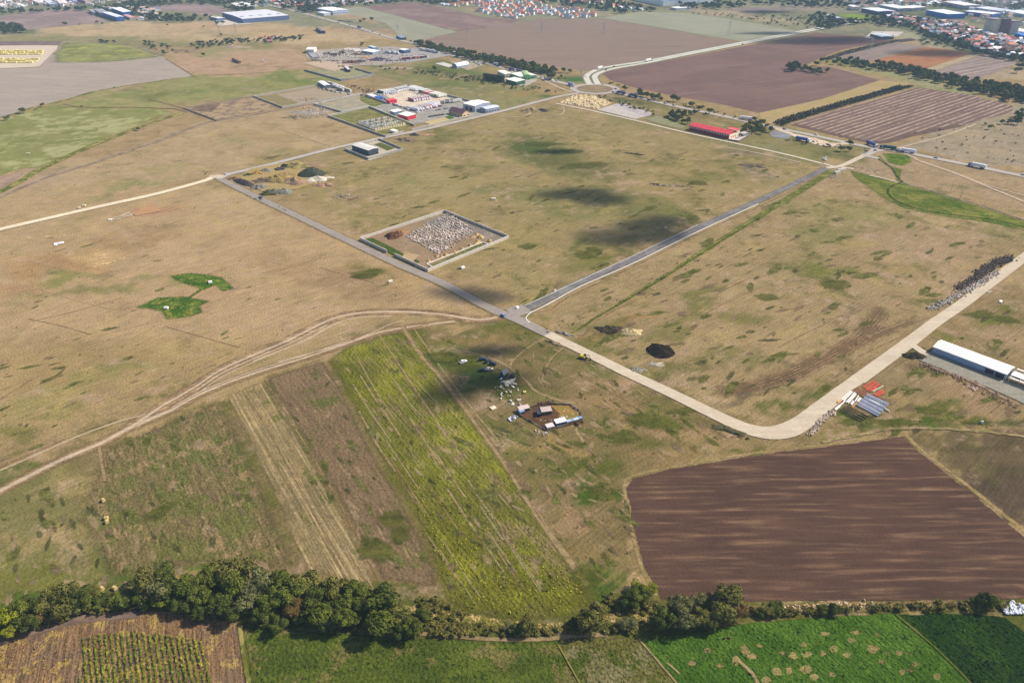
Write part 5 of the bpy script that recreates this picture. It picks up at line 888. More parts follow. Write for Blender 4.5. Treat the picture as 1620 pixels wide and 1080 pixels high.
for a in [('dark grey gravel heap with smooth cone beside the white sand', 494, 276, 14, 11, 7.5, GRV, .12), ('long dark heap of asphalt millings beside the road bend', 386, 289, 17, 5, 3, DKS, .2, 'heap', -38),
 ('white sand heap below the dark grey gravel cone', 504, 284, 11, 6, 3, WHT, .4), ('low white sand spread left of the white heap', 491, 287, 6, 5, 2.5, WHT, .4), ('pale cream sand tongue running right from the white heap', 516, 281, 8, 3, 1, WHT, .3),
 ('large ochre earth heap with a hollow in the middle of the spoil ground', 440, 285, 17, 10, 4, OCH, .7), ('ochre and mauve earth heap left of the white sand', 466, 289, 14, 8, 4.5, OCHP, .6), ('ochre heap with grass crest behind the hollow heap', 452, 278, 14, 6, 2.5, OCH, .6),
 ('broad pale ochre heap furthest back by the road', 470, 264, 19, 7, 4.5, earth('b0a060', 'a0925c'), .6), ('flat pale pink spoil strip at the right of the back heap', 495, 262, 10, 4, 1.5, PNK, .5), ('mauve brown slope left of the hollow heap', 418, 287, 13, 7, 3, earth('8c7464', '7c6a54'), .5),
 ('grey gravel heap beside the back ochre heap', 421, 271, 7, 4.5, 3, GRYS, .4), ('small orange clay heap at the left of the back row', 407, 274, 6, 4, 2.5, earth('c49850', 'a88850'), .4), ('dark heap between the back ochre heaps', 443, 268, 6, 4, 2.5, DKS, .5), ('grassy dark hummock at the left of the spoil ground', 392, 277, 6, 3, 1.6, earth('55602c', '6c6a38'), .5), ('dark grassy heap behind the gravel cone', 452, 264, 5, 4, 3, earth('48502c', '5c5c38'), .5),
 ('grey stone heap in the front row near the road', 410, 297, 8, 5, 3, GRYS, .6), ('grey gravel heap at the front of the spoil ground', 432, 304, 8, 5, 3, earth('808074', '6c7068'), .5), ('dark grassy mound in the front row near the road', 424, 307, 7, 4, 2, earth('4c5030', '686840'), .5), ('round grey gravel heap at the front right', 449, 304, 9, 5, 3.2, earth('98988c', '7c8480'), .4), ('salmon rubble heap below the white sand', 512, 293, 9, 4.5, 2, PNK, .7), ('brown spoil by the road bend', 372, 283, 6, 3, 1.6, earth('7c5c40', '9c7c50'), .6),
 ('dark brown soil heap with curved rim in the walled rubble plot', 623, 374, 6.5, 7, 3.4, BRN, .5), ('orange earth ramp beside the dark soil heap in the walled plot', 634, 368, 6, 7, 2.2, earth('b07c50', 'a08060'), .4), ('dark burnt heap left of the pale ring heap', 962, 521, 7, 5, 2.2, earth('3c3428', '5c5040'), .6), ('pale sandy ring heap in the right-hand field', 999, 525, 6, 4.5, 1.8, earth('d8c090', 'c0a878'), .6), ('black manure heap in the right-hand field', 1046, 554, 8, 8, 2.4, BLK, .25), ('small grey rubble heap beside the concrete road', 1012, 585, 4, 3, 1.2, GRYS, .7), ('pale slab heap above the concrete road', 1039, 576, 5, 2, .7, earth('c4b8a4', 'b0a48c'), .6), ('white rubble lump by the north side of the concrete road', 892, 527, 6, 1.6, .9, GRYS, .8, 'heap', -30), ('low earth lump by the south side of the concrete road', 877, 542, 6, 2, .9, earth('a08c6c', '6c5c40'), .7, 'heap', -35), ('low grey bank beside the road near the bend', 1148, 678, 9, 2.5, 1, earth('6c6448', '5c5438'), .7, 'heap', -30),
 ('dark dug mound beside the entrance of the gravel yard', 1446, 563, 6, 4, 2.4, earth('3c3a28', '524c34'), .4), ('brown soil heaps beside the dark earth track', 838, 176, 14, 8, 3.5, earth('8c7860', 'b09868'), .7), ('dark heap inside the curved white path', 857, 175, 8, 6, 3, DKS, .5), ('stony spoil heap below the industrial road', 643, 222, 11, 6, 2.5, earth('9c8870', '6c5c48'), .9), ('dark spoil heap below the industrial road wall', 655, 214, 6, 3, 2, DKS, .6), ('pale spoil strip below the industrial road', 675, 213, 9, 3, 1, PNK, .6), ('grey rubble field left of the walled industrial plots', 492, 178, 22, 10, 1.8, earth('c0b0a0', '94887c'), .9), ('stony rubble heap below the two long plots', 470, 186, 16, 7, 2, earth('a89878', '80745c'), .9),
 ('long dry branch pile in the centre field', 1062, 294, 17, 1.6, .8, earth('6c5c48', 'b8a890'), .9, 'brush_pile', -8), ('short brush pile left of the long branch pile', 1041, 292, 6, 1.4, .7, earth('5c5040', '9c8c74'), .9, 'brush_pile', -20), ('dark thorn brush by the upper edge of the centre field', 1005, 244, 11, 1.2, 1, earth('4c4430', '5c5438'), .8, 'brush_pile', -22), ('broken stone heap in the upper right of the centre field', 1195, 262, 12, 7, 1.2, earth('8c7c64', '5c5038'), .9), ('stony heap below the spoil ground', 541, 310, 8, 5, 1, earth('a89878', '78684c'), .9), ('brown stones spoil above the small cabin', 482, 308, 4, 2, .7, earth('8c7050', 'a08460'), .8),
 ('brown mound with stones on the dry land at the far left', 292, 82, 24, 18, 3, earth('a0886c', '8c7860'), .8), ('pale quarry heap on the dry land at the left', 370, 75, 26, 16, 3, earth('c8ac90', 'a08c78'), .8), ('pale rubble strip beside the green plot', 630, 108, 30, 6, 2, earth('d0b494', 'b49c7c'), .8),
 ('orange sand heap in the middle of the scrapyard', 577, 92, 11, 6, 3, earth('d8a878', 'c49870'), .3), ('rust-brown scrap metal heap at the front of the scrapyard', 556, 100, 12, 6, 3, earth('9c5c40', '6c4840'), 1.0), ('dark scrap heap behind the front scrap metal', 570, 98, 12, 7, 2.5, earth('4c4444', '6c6060'), .9), ('violet-grey scrap heap at the right front of the scrapyard', 597, 95, 17, 8, 3, earth('48405c', '6c5c6c'), 1.0), ('dark scrap heap in the second bay of the scrapyard', 519, 86, 8, 6, 3, earth('584c50', '8c7c78'), 1.0), ('dark scrap heap in the third bay of the scrapyard', 529, 88, 8, 8, 3, earth('4c4448', '80706c'), 1.0), ('grey scrap heap in the fourth bay of the scrapyard', 541, 85, 10, 6, 3, earth('54504c', '746c6c'), 1.0), ('brown brush heap behind the orange sand', 566, 87, 16, 4, 2, earth('5c5444', '7c6c58'), .9), ('pale rubble heap at the back of the scrapyard', 552, 80, 11, 7, 2, earth('d0b8a8', 'b8a090'), .7)]:
    heap(*a)
for i, (x, y, r) in enumerate([(748, 375, 2.6), (754, 373, 3.4), (760, 376, 3.2), (756, 383, 2.8), (753, 386, 2.2), (744, 389, 2.2), (731, 394, 2.4), (719, 400, 2.6), (705, 404, 2.6), (698, 407, 2.4), (691, 406, 2.4), (678, 413, 2.2), (775, 381, 2.4)]):
    heap(f'small cream sand cone, {ordn(i)} in the curved row inside the walled rubble plot', x, y, r, r, r * .75, SAND, .25, 'sand_pile', group='sand cones in the walled plot', flat=1.2)
# stones, built as stuff where nobody could count them
ICO = None
def stones(name, label, poly, n, s0, s1, mat, hmax=.6, seed=1, kind='stuff', ang=None, elong=1.0, cat=None, pts=None):
    r = np.random.RandomState(seed); rr = random.Random(seed); pts = pts or scatter(poly, n, rr); n = len(pts)
    base = np.array([(1, 0, 0), (-1, 0, 0), (0, 1, 0), (0, -1, 0), (0, 0, 1), (0, 0, -1), (.6, .6, .5), (-.6, .6, .4), (-.6, -.6, .5), (.6, -.6, .4)], float)
    fc = np.array([(0, 6, 4), (6, 2, 4), (2, 7, 4), (7, 1, 4), (1, 8, 4), (8, 3, 4), (3, 9, 4), (9, 0, 4), (0, 5, 2), (2, 5, 1), (1, 5, 3), (3, 5, 0), (0, 2, 6), (2, 1, 7), (1, 3, 8), (3, 0, 9)])
    V = np.zeros((n, 10, 3)); 
    for i, (x, y) in enumerate(pts):
        s = s0 + (s1 - s0) * r.rand() ** 2; a = r.rand() * 6.28 if ang is None else ang + (r.rand() - .5) * .5
        q = base * (1 + (r.rand(10, 1) - .5) * .5) * np.array([s * elong, s, s * (.5 + .5 * r.rand())]) * .5
        c, sn = math.cos(a), math.sin(a); q = np.stack([q[:, 0] * c - q[:, 1] * sn, q[:, 0] * sn + q[:, 1] * c, q[:, 2]], 1)
        p = P(x, y); V[i] = q + np.array([p.x, p.y, .2 + s * .15 + r.rand() * hmax * .5])
    F = (fc[None] + (np.arange(n) * 10)[:, None, None]).reshape(-1, 3)
    o = npmesh(name, V.reshape(-1, 3), F, mat); tag(o, label, cat if kind != 'stuff' else None, None, kind if kind == 'stuff' else None); return o
RUB = smat('rubble_stone', 'c2b4a8', .9, noise=.45, ns=.7)
# windrows of rubble in the walled plot
rw = []
A0, B0, C0 = (642, 372), (708, 340), (752, 372)
for k in range(17):
    t = k / 16; x0, y0 = 642 + (708 - 642) * t, 374 + (340 - 374) * t
    for q in range(58):
        s_ = q / 57 * (.86 + .14 * rnd.random()); x = x0 + s_ * (58 - 14 * t) + rnd.gauss(0, .8); y = y0 + s_ * (31 - 4 * t) + rnd.gauss(0, .55)
        for _ in range(4): rw.append((x + rnd.gauss(0, .9), y + rnd.gauss(0, .5)))
stones('rubble', 'field of white broken concrete rubble dumped in rows inside the walled plot', None, 0, .4, 1.5, RUB, 1.5, 3, pts=rw)
stones('rubble', 'loose stones on the bare ground at the dark end of the walled plot', [(640, 396), (700, 404), (690, 412), (650, 408)], 60, .3, .8, RUB, .2, 5)
stones('rubble', 'strip of scattered blocks along the far side of the walled plot', [(700, 338), (796, 373), (786, 378), (695, 346)], 260, .4, 1.1, smat('rubble_grey', '9c9084', .9, noise=.3), .4, 6)
BLKS = smat('dark_spoil', '54463c', .95, noise=.35); GRS = smat('pale_spoil', 'b0a498', .95, noise=.3)
def line_pts(pl, n, jx, jy, seed):
    r = random.Random(seed); out = []
    for _ in range(n):
        k = r.randrange(len(pl) - 1); t = r.random(); out.append((pl[k][0] + (pl[k + 1][0] - pl[k][0]) * t + r.gauss(0, jx), pl[k][1] + (pl[k + 1][1] - pl[k][1]) * t + r.gauss(0, jy)))
    return out
stones('spoil_row', 'black soil clods tipped in a long row beside the concrete road', None, 0, .5, 1.9, BLKS, 1.2, 7, pts=line_pts([(1515, 457), (1545, 440), (1560, 425), (1580, 415), (1600, 409)], 1100, 5, 2.6, 2))
stones('spoil_row', 'pale concrete lumps tipped in a long row beside the concrete road', None, 0, .4, 1.7, GRS, 1.0, 8, pts=line_pts([(1472, 490), (1500, 476), (1525, 462), (1550, 448), (1575, 432)], 900, 4, 2.2, 3))
stones('spoil_row', 'pale rubble strip on the verge inside the road bend', None, 0, .3, 1.2, smat('verge_rubble', 'c8b4a0', .9, noise=.3), .8, 9, pts=line_pts([(1284, 688), (1293, 672), (1304, 662), (1315, 653), (1320, 655)], 420, 2.4, 1.6, 4))
stones('rubble', 'pale brick rubble on the edge of the gravel yard', None, 0, .4, 1.1, smat('pink_rubble', 'd8b8a4', .9, noise=.25), .4, 10, pts=line_pts([(1530, 612), (1548, 617)], 70, 3, 1.2, 5))
stones('rubble', 'brown clods along the edge of the gravel yard', None, 0, .4, 1.2, smat('brown_rubble', '8c7058', .9, noise=.25), .4, 11, pts=line_pts([(1455, 575), (1500, 593), (1530, 606), (1570, 625), (1610, 645)], 300, 5, 2.5, 6))
stones('rubble', 'pale stones in the strip of reeds below the ploughed field', None, 0, .4, 1.3, smat('bank_stone', 'b8a080', .9, noise=.3), .4, 12, pts=line_pts([(1235, 967), (1275, 963), (1340, 958), (1400, 957)], 260, 8, 3, 7))
stones('rubble', 'pale debris lying on the dry ground around the spoil heaps', [(520, 300), (560, 300), (556, 316), (525, 318)], 90, .4, 1.2, GRS, .3, 13)
stones('litter', 'white rubbish tipped at the corner of the ploughed field', [(1580, 957), (1600, 952), (1628, 960), (1622, 972), (1590, 972)], 260, .4, 1.5, smat('rubbish_white', 'd8dce4', .7, noise=.4, ns=2), .5, 14)
stones('scrub_stones', 'dark small bushes and tufts on the dry land beside the main road', [(1440, 205), (1560, 190), (1620, 200), (1620, 262), (1480, 240)], 26, 1.2, 2.6, M('4a4230', .95, .3), .4, 15)
stones('rubble', 'building rubble spread over the plots left of the industrial estate', [(480, 170), (510, 168), (535, 182), (505, 187), (478, 180)], 320, .6, 2.0, smat('rubble_far', 'c8b8a8', .9, noise=.35), .7, 16)
stones('rubble', 'dark brown clods in the gravel plot', [(460, 158), (500, 155), (505, 160), (470, 162)], 60, .6, 1.8, BRN, .6, 17)
stones('rubble', 'earth lumps on the waste ground between the plots', [(548, 133), (590, 142), (600, 150), (560, 146)], 120, .8, 2.6, BRN, .8, 18)
stones('rubble', 'scattered pale stones along the stream path', line_pts and [(1345, 262), (1400, 270), (1404, 280), (1350, 268)], 60, .5, 1.4, GRS, .4, 19)
# block stacks in the stone yard
CR = smat('cream_stone', 'e8d4a8', .85, noise=.15)
yy = scatter([(884, 163), (908, 152), (938, 152), (968, 163), (944, 173), (928, 169)], 150, random.Random(4), 1.6)
def crate_proto(name, sx, sy, sz, mat, n=3):
    k = MB(); 
    for i in range(n):
        for j in range(n): k.box((i - (n - 1) / 2) * sx / n, (j - (n - 1) / 2) * sy / n, sz / 2, sx / n * .92, sy / n * .92, sz * (.85 + .3 * rnd.random()))
    return k.build(name, mat)
pr_ = crate_proto('stone_stack', 2.6, 2.2, 1.5, CR)
for i, (x, y) in enumerate(yy):
    o = pr_.copy() if i else pr_; 
    if i: col.objects.link(o)
    o.location = P(x, y); o.rotation_euler = (0, 0, .6 + rnd.gauss(0, .1)); s = rnd.uniform(.7, 1.4); o.scale = (s, s, rnd.uniform(.6, 1.6))
    tag(o, 'stack of cream cut stone in the masonry yard by the roundabout', 'stone stack', 'cream stone stacks in the yard by the roundabout')
# yellow stacks in the far left yard
YE = smat('yellow_stack', 'f4dc88', .8, noise=.2)
py_ = crate_proto('yellow_stack', 6, 5, 2.4, YE, 4); k = 0
for row, (y, x1) in enumerate([(82, 72), (84.5, 70), (87, 67), (95, 62), (97.5, 58), (100, 54)]):
    x = 1 + (row % 2) * 2
    while x < x1:
        o = py_ if k == 0 else py_.copy()
        if k: col.objects.link(o)
        o.location = P(x, y); o.rotation_euler = (0, 0, .2); o.scale = (rnd.uniform(.7, 1.1), rnd.uniform(.7, 1.1), rnd.uniform(.6, 1.3)); k += 1
        tag(o, ('yellow stack in the back rows of the storage yard' if y < 90 else 'yellow stack in the front rows of the storage yard'), 'stack', 'yellow stacks in the back block' if y < 90 else 'yellow stacks in the front block'); x += rnd.uniform(4.4, 7.5)
# steel sections beside the concrete road
def beam(label, a, b, w_, h_, mat, group, name='steel_beam'):
    w_ *= .62
    pa, pb = P(*a), P(*b); m = (pa + pb) / 2; m.z = .28; L = (pb - pa).length; k = MB()
    k.box(0, 0, h_ * .1, L, w_, h_ * .18); k.box(0, 0, h_ * .5, L, w_ * .35, h_ * .62); k.box(0, 0, h_ * .9, L, w_, h_ * .18)
    o = k.build(name, mat, None, m, math.atan2(pb.y - pa.y, pb.x - pa.x)); return tag(o, label, 'beam', group)
SV = M('c4cadc', .5, .1); WH = M('f0f0f0', .5, .06); RD = M('cc4c34', .6, .1); BK = M('3c3430', .8, .1)
for i in range(9):
    x, y = 1355 + i * 2.0 + (i % 2), 641 - i * 2.0
    beam(f'silver steel beam, {ordn(i)} from the front in the stack of long beams beside the road', (x, y), (x + 34, y + 18.5 - i * .4), .55, .7, SV, 'long silver beams beside the road')
beam('white long steel beam lying furthest back beside the silver stack', (1375, 633), (1407, 652), .5, .6, WH, 'white beams beside the road')
for i, (a, b, w_) in enumerate([((1331, 633), (1345, 620), .6), ((1334, 635), (1348, 621), .6), ((1338, 638), (1352, 622), .7), ((1341, 638), (1353.5, 624), 1.5), ((1346, 641), (1350, 636), 1.6), ((1352, 636), (1358, 627), .6), ((1356, 636), (1361, 631), 1.6), ((1321, 649), (1328, 643), 1.7), ((1328, 643), (1337, 635), .6)]):
    beam(f'white steel section, {ordn(i)} from the left in the fan beside the silver beams', a, b, w_, .6, WH, 'white steel sections in a fan')
for i, (a, b) in enumerate([((1365, 614), (1383, 604)), ((1369, 617), (1387, 606)), ((1372, 619), (1391, 609)), ((1377, 621), (1386, 614)), ((1383, 626), (1396, 618)), ((1386, 628), (1398, 621))]):
    beam(f'red painted steel frame, {ordn(i)} from the road in the pile beside the bend', a, b, .8, .7, RD, 'red steel frames beside the bend')
beam('grey-green steel frame between the red frames beside the bend', (1380, 621), (1397, 612), 1.2, .7, M('b8c4b0', .5, .1), 'grey frames')
beam('orange steel tube lying below the white sections', (1348, 645), (1356, 636), .4, .5, M('d89c64', .6, .05), 'orange tubes'); beam('orange tarpaulin roll at the road edge', (1325, 638), (1329, 634), 1.4, .7, M('dc9c50', .6, .05), 'orange rolls')
for i in range(4): beam(f'dark rusty beam, {ordn(i)} from the left in the row lying in the grass below the white sections', (1328 + i * 4, 650 - i * 2.5), (1362 + i * 4, 668 - i * 2.5), .4, .4, BK, 'dark beams in the grass')
# small white things on the fields
def slab(label, x, y, sx, sy, sz, c, rz=0.0, cat='slab', name=None):
    k = MB(); k.box(0, 0, sz / 2, sx, sy, sz, taper=.92); k.box(sx * .1, sy * .1, sz + .08, sx * .5, sy * .5, .16, taper=.8)
    return tag(k.build(name or cat.replace(' ', '_'), M(c, .8, .12), None, P(x, y, .25), rz), label, cat)
slab('white plastic sheet pile lying in the left field', 93, 385, 7, 2.4, .5, 'f0f0f2', .5, 'sheet pile'); slab('white scrap at the left end of the sheet pile in the left field', 88, 388, 2.2, 1.6, .4, 'f0f0f2', .2, 'scrap')
for i, (x0, y0, x1, y1) in enumerate([(176, 348, 206, 337), (182, 349, 212, 339)]):
    beam(f'pale concrete pipe row, the {("upper", "lower")[i]} one of two lying in the left field', (x0, y0), (x1, y1), .8, .6, WHT, 'pale pipe rows', 'pipe_row')
slab('white block at the left end of the pipe rows', 174, 348, 2.4, 2, .9, 'f0e8d8', .3, 'block')
for i in range(26):
    x, y = scatter([(130, 425), (150, 402), (198, 402), (196, 412), (165, 424), (140, 426)], 1)[0]
    beam('pale timber plank strewn on the straw patch in the left field', (x, y), (x + rnd.uniform(4, 8), y - rnd.uniform(1.2, 2.6)), .5, .3, M('d8bc88', .8, .1), 'timber planks strewn in the left field', 'plank')
for lb, x, y, sx, sy, sz, c in [('white tank lying on the dry grass near the road south of the walled plot', 618, 446, 3, 1.6, 1.2, 'f0ead8'), ('white van body wreck on the field right of the walled plot', 732, 424, 3.2, 2, 1.2, 'e4e0d4'), ('pale crate beside the white van body wreck', 727, 425, 1.8, 1.6, .9, '6c6454'), ('pale stone block on the field above the walled plot', 781, 316, 3.8, 2.2, 1.6, 'e8dcc0'), ('white block at the roadside near the junction', 818, 487, 2.2, 1.6, 1, 'f4f2ee'), ('white roadside stone on the far side of the dark road', 878, 460, 1.4, 1.2, .9, 'e8e8e8'), ('white pump box in the upper lobe of the green weed patch', 333, 447, 2.6, 2, 1.2, 'f4f4f0'), ('white pump box in the lower lobe of the green weed patch', 263, 488, 2.6, 2, 1.2, 'f0ecd8'), ('pale concrete slabs lying in the field above the right gravel road', 1583, 477, 3.6, 1.6, .5, 'f0ece4'), ('grey board by the right gravel road', 1565, 462, 4, .8, .3, 'c8c0b0'), ('white post base in the grass near the right edge', 1553, 669, .8, 1.2, 1.3, 'e8e8e8'), ('pale boulder pair in the cloud-shaded part of the centre field', 1053, 361, 2.4, 1.4, .8, 'c8ccb8'), ('white scrap lying beside the long brown lane', 44, 243, 4, 1.5, .6, 'd8c4a8')]:
    slab(lb, x, y, sx, sy, sz, c, rnd.random(), 'block')
slab('pale roadside cairn beside the white gravel road', 133, 326, 3, 2, 1.2, 'e0ccaa', .2, 'cairn'); slab('second pale roadside cairn left of the first beside the white gravel road', 126, 329, 2.6, 1.8, 1.0, 'd8c0a0', .6, 'cairn')
for i, (x, y) in enumerate([(102, 373), (75, 375), (45, 377)]): slab(f'pale stone, {ordn(i)} from the right in the short row above the white sheet pile', x, y, 2.4, .9, .35, 'd8bc9c', .5, 'stone')
# straw bales
def bale(label, x, y, r=.8, c='c8ac74'):
    e = MB(); e.cyl((-.7, 0, r), (.7, 0, r), r, n=16); e.cyl((-.74, 0, r), (.74, 0, r), r * .55, n=12); o = e.build('bale', M(c, .95, .25), None, P(x, y), rnd.random() * 3); tag(o, label, 'bale')
for lb, x, y in [('round straw bale, the left one beside the hedgerow', 162, 933), ('round straw bale, the right one beside the hedgerow', 182, 932), ('flattened straw bale below the two by the hedgerow', 156, 942), ('straw bale alone in the rough grass, the upper one', 169, 821), ('straw bale touching below the upper one in the rough grass', 169.5, 827), ('brown old bale higher up the rough grass', 164, 793)]: bale(lb, x, y)
# ---------------------------------------------------------------- the shanty yard
def hut(label, A, B, C, h, rh, wc, rc2, roof='shed', cat='hut', name='hut', **kw): return bld(name, label, cat, A, B, C, h, rh, roof, wc, rc2, over=.15, **kw)
hut('patched hut with grey board roof in the middle of the muddy yard', (857, 658), (873, 656), (876, 649), 2.4, .4, '5c4c40', 'b8a8a0', doors=[('f', .5, 1, 1.8)])
hut('dark lean-to at the left of the patched hut in the muddy yard', (850, 660), (856, 660), (856, 652), 2, .2, '2c2c38', '3c3c48')
hut('long hut with white board roof at the left corner of the muddy yard', (822, 654), (838, 650), (838, 645), 2, .4, '3c3a40', 'c8b4a8', doors=[('f', .3, .8, 1.7)])
hut('blue sheet shelter at the left corner of the muddy yard', (818, 651), (823, 657), (829, 654), 1.8, .2, '4c5c74', '8ca0c0')
hut('white sheet roofed stall in the front fence of the muddy yard', (880, 675), (896, 671), (894, 666), 2, .5, '5c6478', 'e8eaf0')
for i, (x, y) in enumerate([(900, 669), (906, 667.5), (912, 666), (918, 664)]): hut(f'low blue-grey pen, {ordn(i)} from the left at the right front of the muddy yard', (x - 2.5, y + 2), (x + 3, y + .5), (x + 3, y - 2.5), 1.3, .2, '5c6470', ['a0b4cc', '8c9cac', 'b4c0c8', '7c94b4'][i], name='pen', cat='pen')
hut('brick and board stall at the bottom corner of the muddy yard', (866, 681), (877, 678), (875, 673), 1.6, .3, '6c4c3c', 'd0c4c0')
e = empty('board_fence', P(845, 668)); tag(e, 'patchy board fence round the muddy yard', 'fence'); pl = [(822, 657), (845, 670), (866, 682), (898, 672), (921, 664), (918, 652), (903, 641), (880, 640), (858, 640), (838, 645)]
for i in range(len(pl) - 1):
    a, b = P(*pl[i]) - P(845, 668), P(*pl[i + 1]) - P(845, 668); L = (b - a).length; n = max(2, int(L / 1.2)); k = MB()
    for j in range(n):
        q = a.lerp(b, (j + .5) / n); k.box(q.x, q.y, .6, L / n * .93, .1 + rnd.random() * .3, (.5 + rnd.random() * .7) * rnd.choice((1, 1, .6)), math.atan2(b.y - a.y, b.x - a.x))
    k.build('fence_panel', M(['6c5848', '8c8078', '6a6460', '584434'][i % 4], .9, .3), e)
stones('litter', 'white scraps strewn inside the muddy yard', [(850, 648), (905, 645), (918, 660), (880, 672), (845, 664)], 60, .3, .8, smat('scrap_white', 'e0dcd4', .8, noise=.3), .2, 31)
stones('litter', 'brown junk piled at the back of the muddy yard', [(850, 638), (875, 634), (876, 640), (855, 641)], 70, .5, 1.6, smat('junk_brown', '6c5038', .9, noise=.4), 1.0, 32)
stones('litter', 'brown junk at the right corner of the muddy yard', [(908, 670), (920, 663), (926, 668), (915, 674)], 50, .5, 1.5, smat('junk_dark', '54402c', .9, noise=.4), 1.0, 33)
stones('litter', 'pale boards and scraps strewn over the grass above the muddy yard', [(780, 605), (815, 600), (830, 645), (790, 640)], 46, .4, 1.6, smat('scrap_pale', 'd8d0c0', .8, noise=.3), .2, 34, elong=1.6)
stones('litter', 'pile of pale boards below the tarpaulin shed', [(786, 608), (815, 600), (816, 608), (795, 615)], 42, .5, 2.0, smat('boards_pale', 'cfc4b0', .8, noise=.35), .5, 35, elong=1.8)
stones('litter', 'white scrap heap at the left of the muddy yard', [(803, 664), (810, 658), (818, 659), (816, 665), (806, 668)], 50, .3, 1.3, smat('scrap_lilac', 'd0ccdc', .8, noise=.4), .6, 36)
stones('litter', 'pale scrap along the fence at the bottom of the muddy yard', [(846, 680), (866, 684), (868, 690), (850, 688)], 40, .3, 1.0, smat('scrap_g', 'c0b8a8', .8, noise=.3), .3, 37)
stones('litter', 'reddish broken brick patch in the dark grass', [(722, 594), (738, 596), (745, 604), (732, 608)], 60, .3, .9, smat('brick_bits', 'b0907c', .9, noise=.3), .2, 38)
hut('big tarpaulin shed with white end stripe beside the parked cars', (791, 597), (797, 599.5), (806, 595), 2.6, 2.0, '2c3850', '8c8c90', 'gable', axis='v', W=None)
slab('white stripe board leaning on the tarpaulin shed', 796, 597, .8, 5, .3, 'f0f2f6', -.7, 'board'); slab('dark crate at the right of the tarpaulin shed', 810, 596, 2.4, 2, 1.4, '3c3c40', .3, 'crate')
slab('wooden board lying in the grass above the muddy yard', 811, 639, 1.6, 2.2, .3, 'e0dcd0', .2, 'board'); slab('yellow tub in the grass above the muddy yard', 830, 621, 1.4, 1.4, .9, 'e8d890', .2, 'tub'); slab('pale mattress in the grass left of the muddy yard', 780, 645, 3, 2.6, .4, 'd8ccb0', .6, 'mattress')
# ---------------------------------------------------------------- vehicles
TYRE = M('1c1c1e', .8, .05)
def swap(o, mat):
    o.material_slots[0].link = 'OBJECT'; o.material_slots[0].material = mat
def car_proto(far=False):
    bodyp = [(-2.15, .35), (2.15, .35), (2.2, .75), (1.15, .95), (-1.95, 1.0), (-2.2, .8)]
    cab = [(1.05, .95), (.45, 1.45), (-1.3, 1.45), (-1.85, .98)]
    if far:
        k = MB(); k.extr(bodyp, -.88, .88, 0); k.extr([(x * .9, z) for x, z in cab], -.74, .74, 1)
        k.extr([(.4, 1.46), (.35, 1.52), (-1.15, 1.52), (-1.2, 1.46)], -.72, .72, 0)
        for x in (-1.3, 1.35): k.cyl((x, -.9, .34), (x, .9, .34), .34, n=8, mi=2)
        return k.build('car', [M('c8c8cc', .35, .02), GL, TYRE])
    e = empty('car', (0, 0, 0)); MB().extr(bodyp, -.88, .88).build('body', M('c8c8cc', .35, .02), e); MB().extr(cab, -.78, .78).build('window', GL, e)
    MB().extr([(.42, 1.46), (.3, 1.54), (-1.2, 1.54), (-1.3, 1.46)], -.74, .74).build('roof', M('c8c8cc', .35, .02), e)
    for x in (-1.3, 1.35):
        for y in (-.82, .82): MB().cyl((x, y - .1, .34), (x, y + .1, .34), .34, n=12).build('wheel', TYRE, e)
    for y in (-.6, .6): MB().box(2.18, y, .68, .08, .3, .14).build('headlight', M('e8e8e0', .2, .02), e)
    return e
def truck_proto():
    e = empty('truck', (0, 0, 0)); MB().extr([(5.6, .6), (8.0, .6), (8.0, 2.0), (7.7, 3.2), (5.6, 3.3)], -1.22, 1.22).build('cab', M('e8e8ec', .4, .03), e)
    MB().box(7.93, 0, 2.3, .25, 2.1, .8).build('windscreen', GL, e); MB().box(-1.6, 0, 2.55, 13.2, 2.5, 2.8).build('trailer', M('e4e4e8', .5, .04), e); MB().box(-.5, 0, .9, 14, 1.0, .35).build('chassis', TYRE, e)
    for x in (-6.5, -5.2, -3.9, 4.2, 6.8):
        for y in (-1.05, 1.05): MB().cyl((x, y - .16, .52), (x, y + .16, .52), .52, n=12).build('wheel', TYRE, e)
    return e
def trailer_proto():
    k = MB(); k.box(0, 0, 2.5, 13, 2.5, 2.8, mi=0); k.box(0, 0, .85, 12, 1, .4, mi=1)
    for x in (-5, -3.8, 4.6): k.cyl((x, -1.2, .5), (x, 1.2, .5), .5, n=8, mi=1)
    k.box(7.4, 0, 1.9, 1.8, 2.3, 2.6, mi=2); k.box(0, 0, 3.96, 12.9, 2.1, .12, mi=3)
    return k.build('trailer', [M('e8e8e8', .5, .04), TYRE, M('e0e0e4', .4, .03), M('dcdcd8', .5, .05)])
CARF, CARN, TRK, TRL = car_proto(True), car_proto(), truck_proto(), trailer_proto()
used = set()
def vehicle(proto, label, cat, a, b=None, ang=None, color=None, group=None, side=0.0, c2=None):
    p = P(*a); an = ang if ang is not None else world_dir(a, b)
    p = p + Vector((-math.sin(an), math.cos(an), 0)) * side; p.z = .34
    if proto in used: o = copy_tree(proto, p, an)
    else: used.add(proto); o = proto; o.location = p; o.rotation_euler = (0, 0, an)
    if color:
        m = M(color, .35, .03)
        tgt = [o] if o.type == 'MESH' else [c for c in o.children if c.name.split('.')[0] in ('body', 'roof', 'trailer')]
        for t_ in tgt: swap(t_, m)
    if c2 and o.type != 'MESH':
        for t_ in o.children:
            if t_.name.startswith('cab'): swap(t_, M(c2, .4, .03))
    return tag(o, label, cat, group)
vehicle(CARN, 'blue and white car stopped at the junction of the three roads', 'car', (797.5, 500), (790, 494), color='8c9cc0', side=.5)
vehicle(CARN, 'dark blue car driving down the grey road from the spoil heaps', 'car', (411, 314.5), (420, 319), color='28305c', side=1)
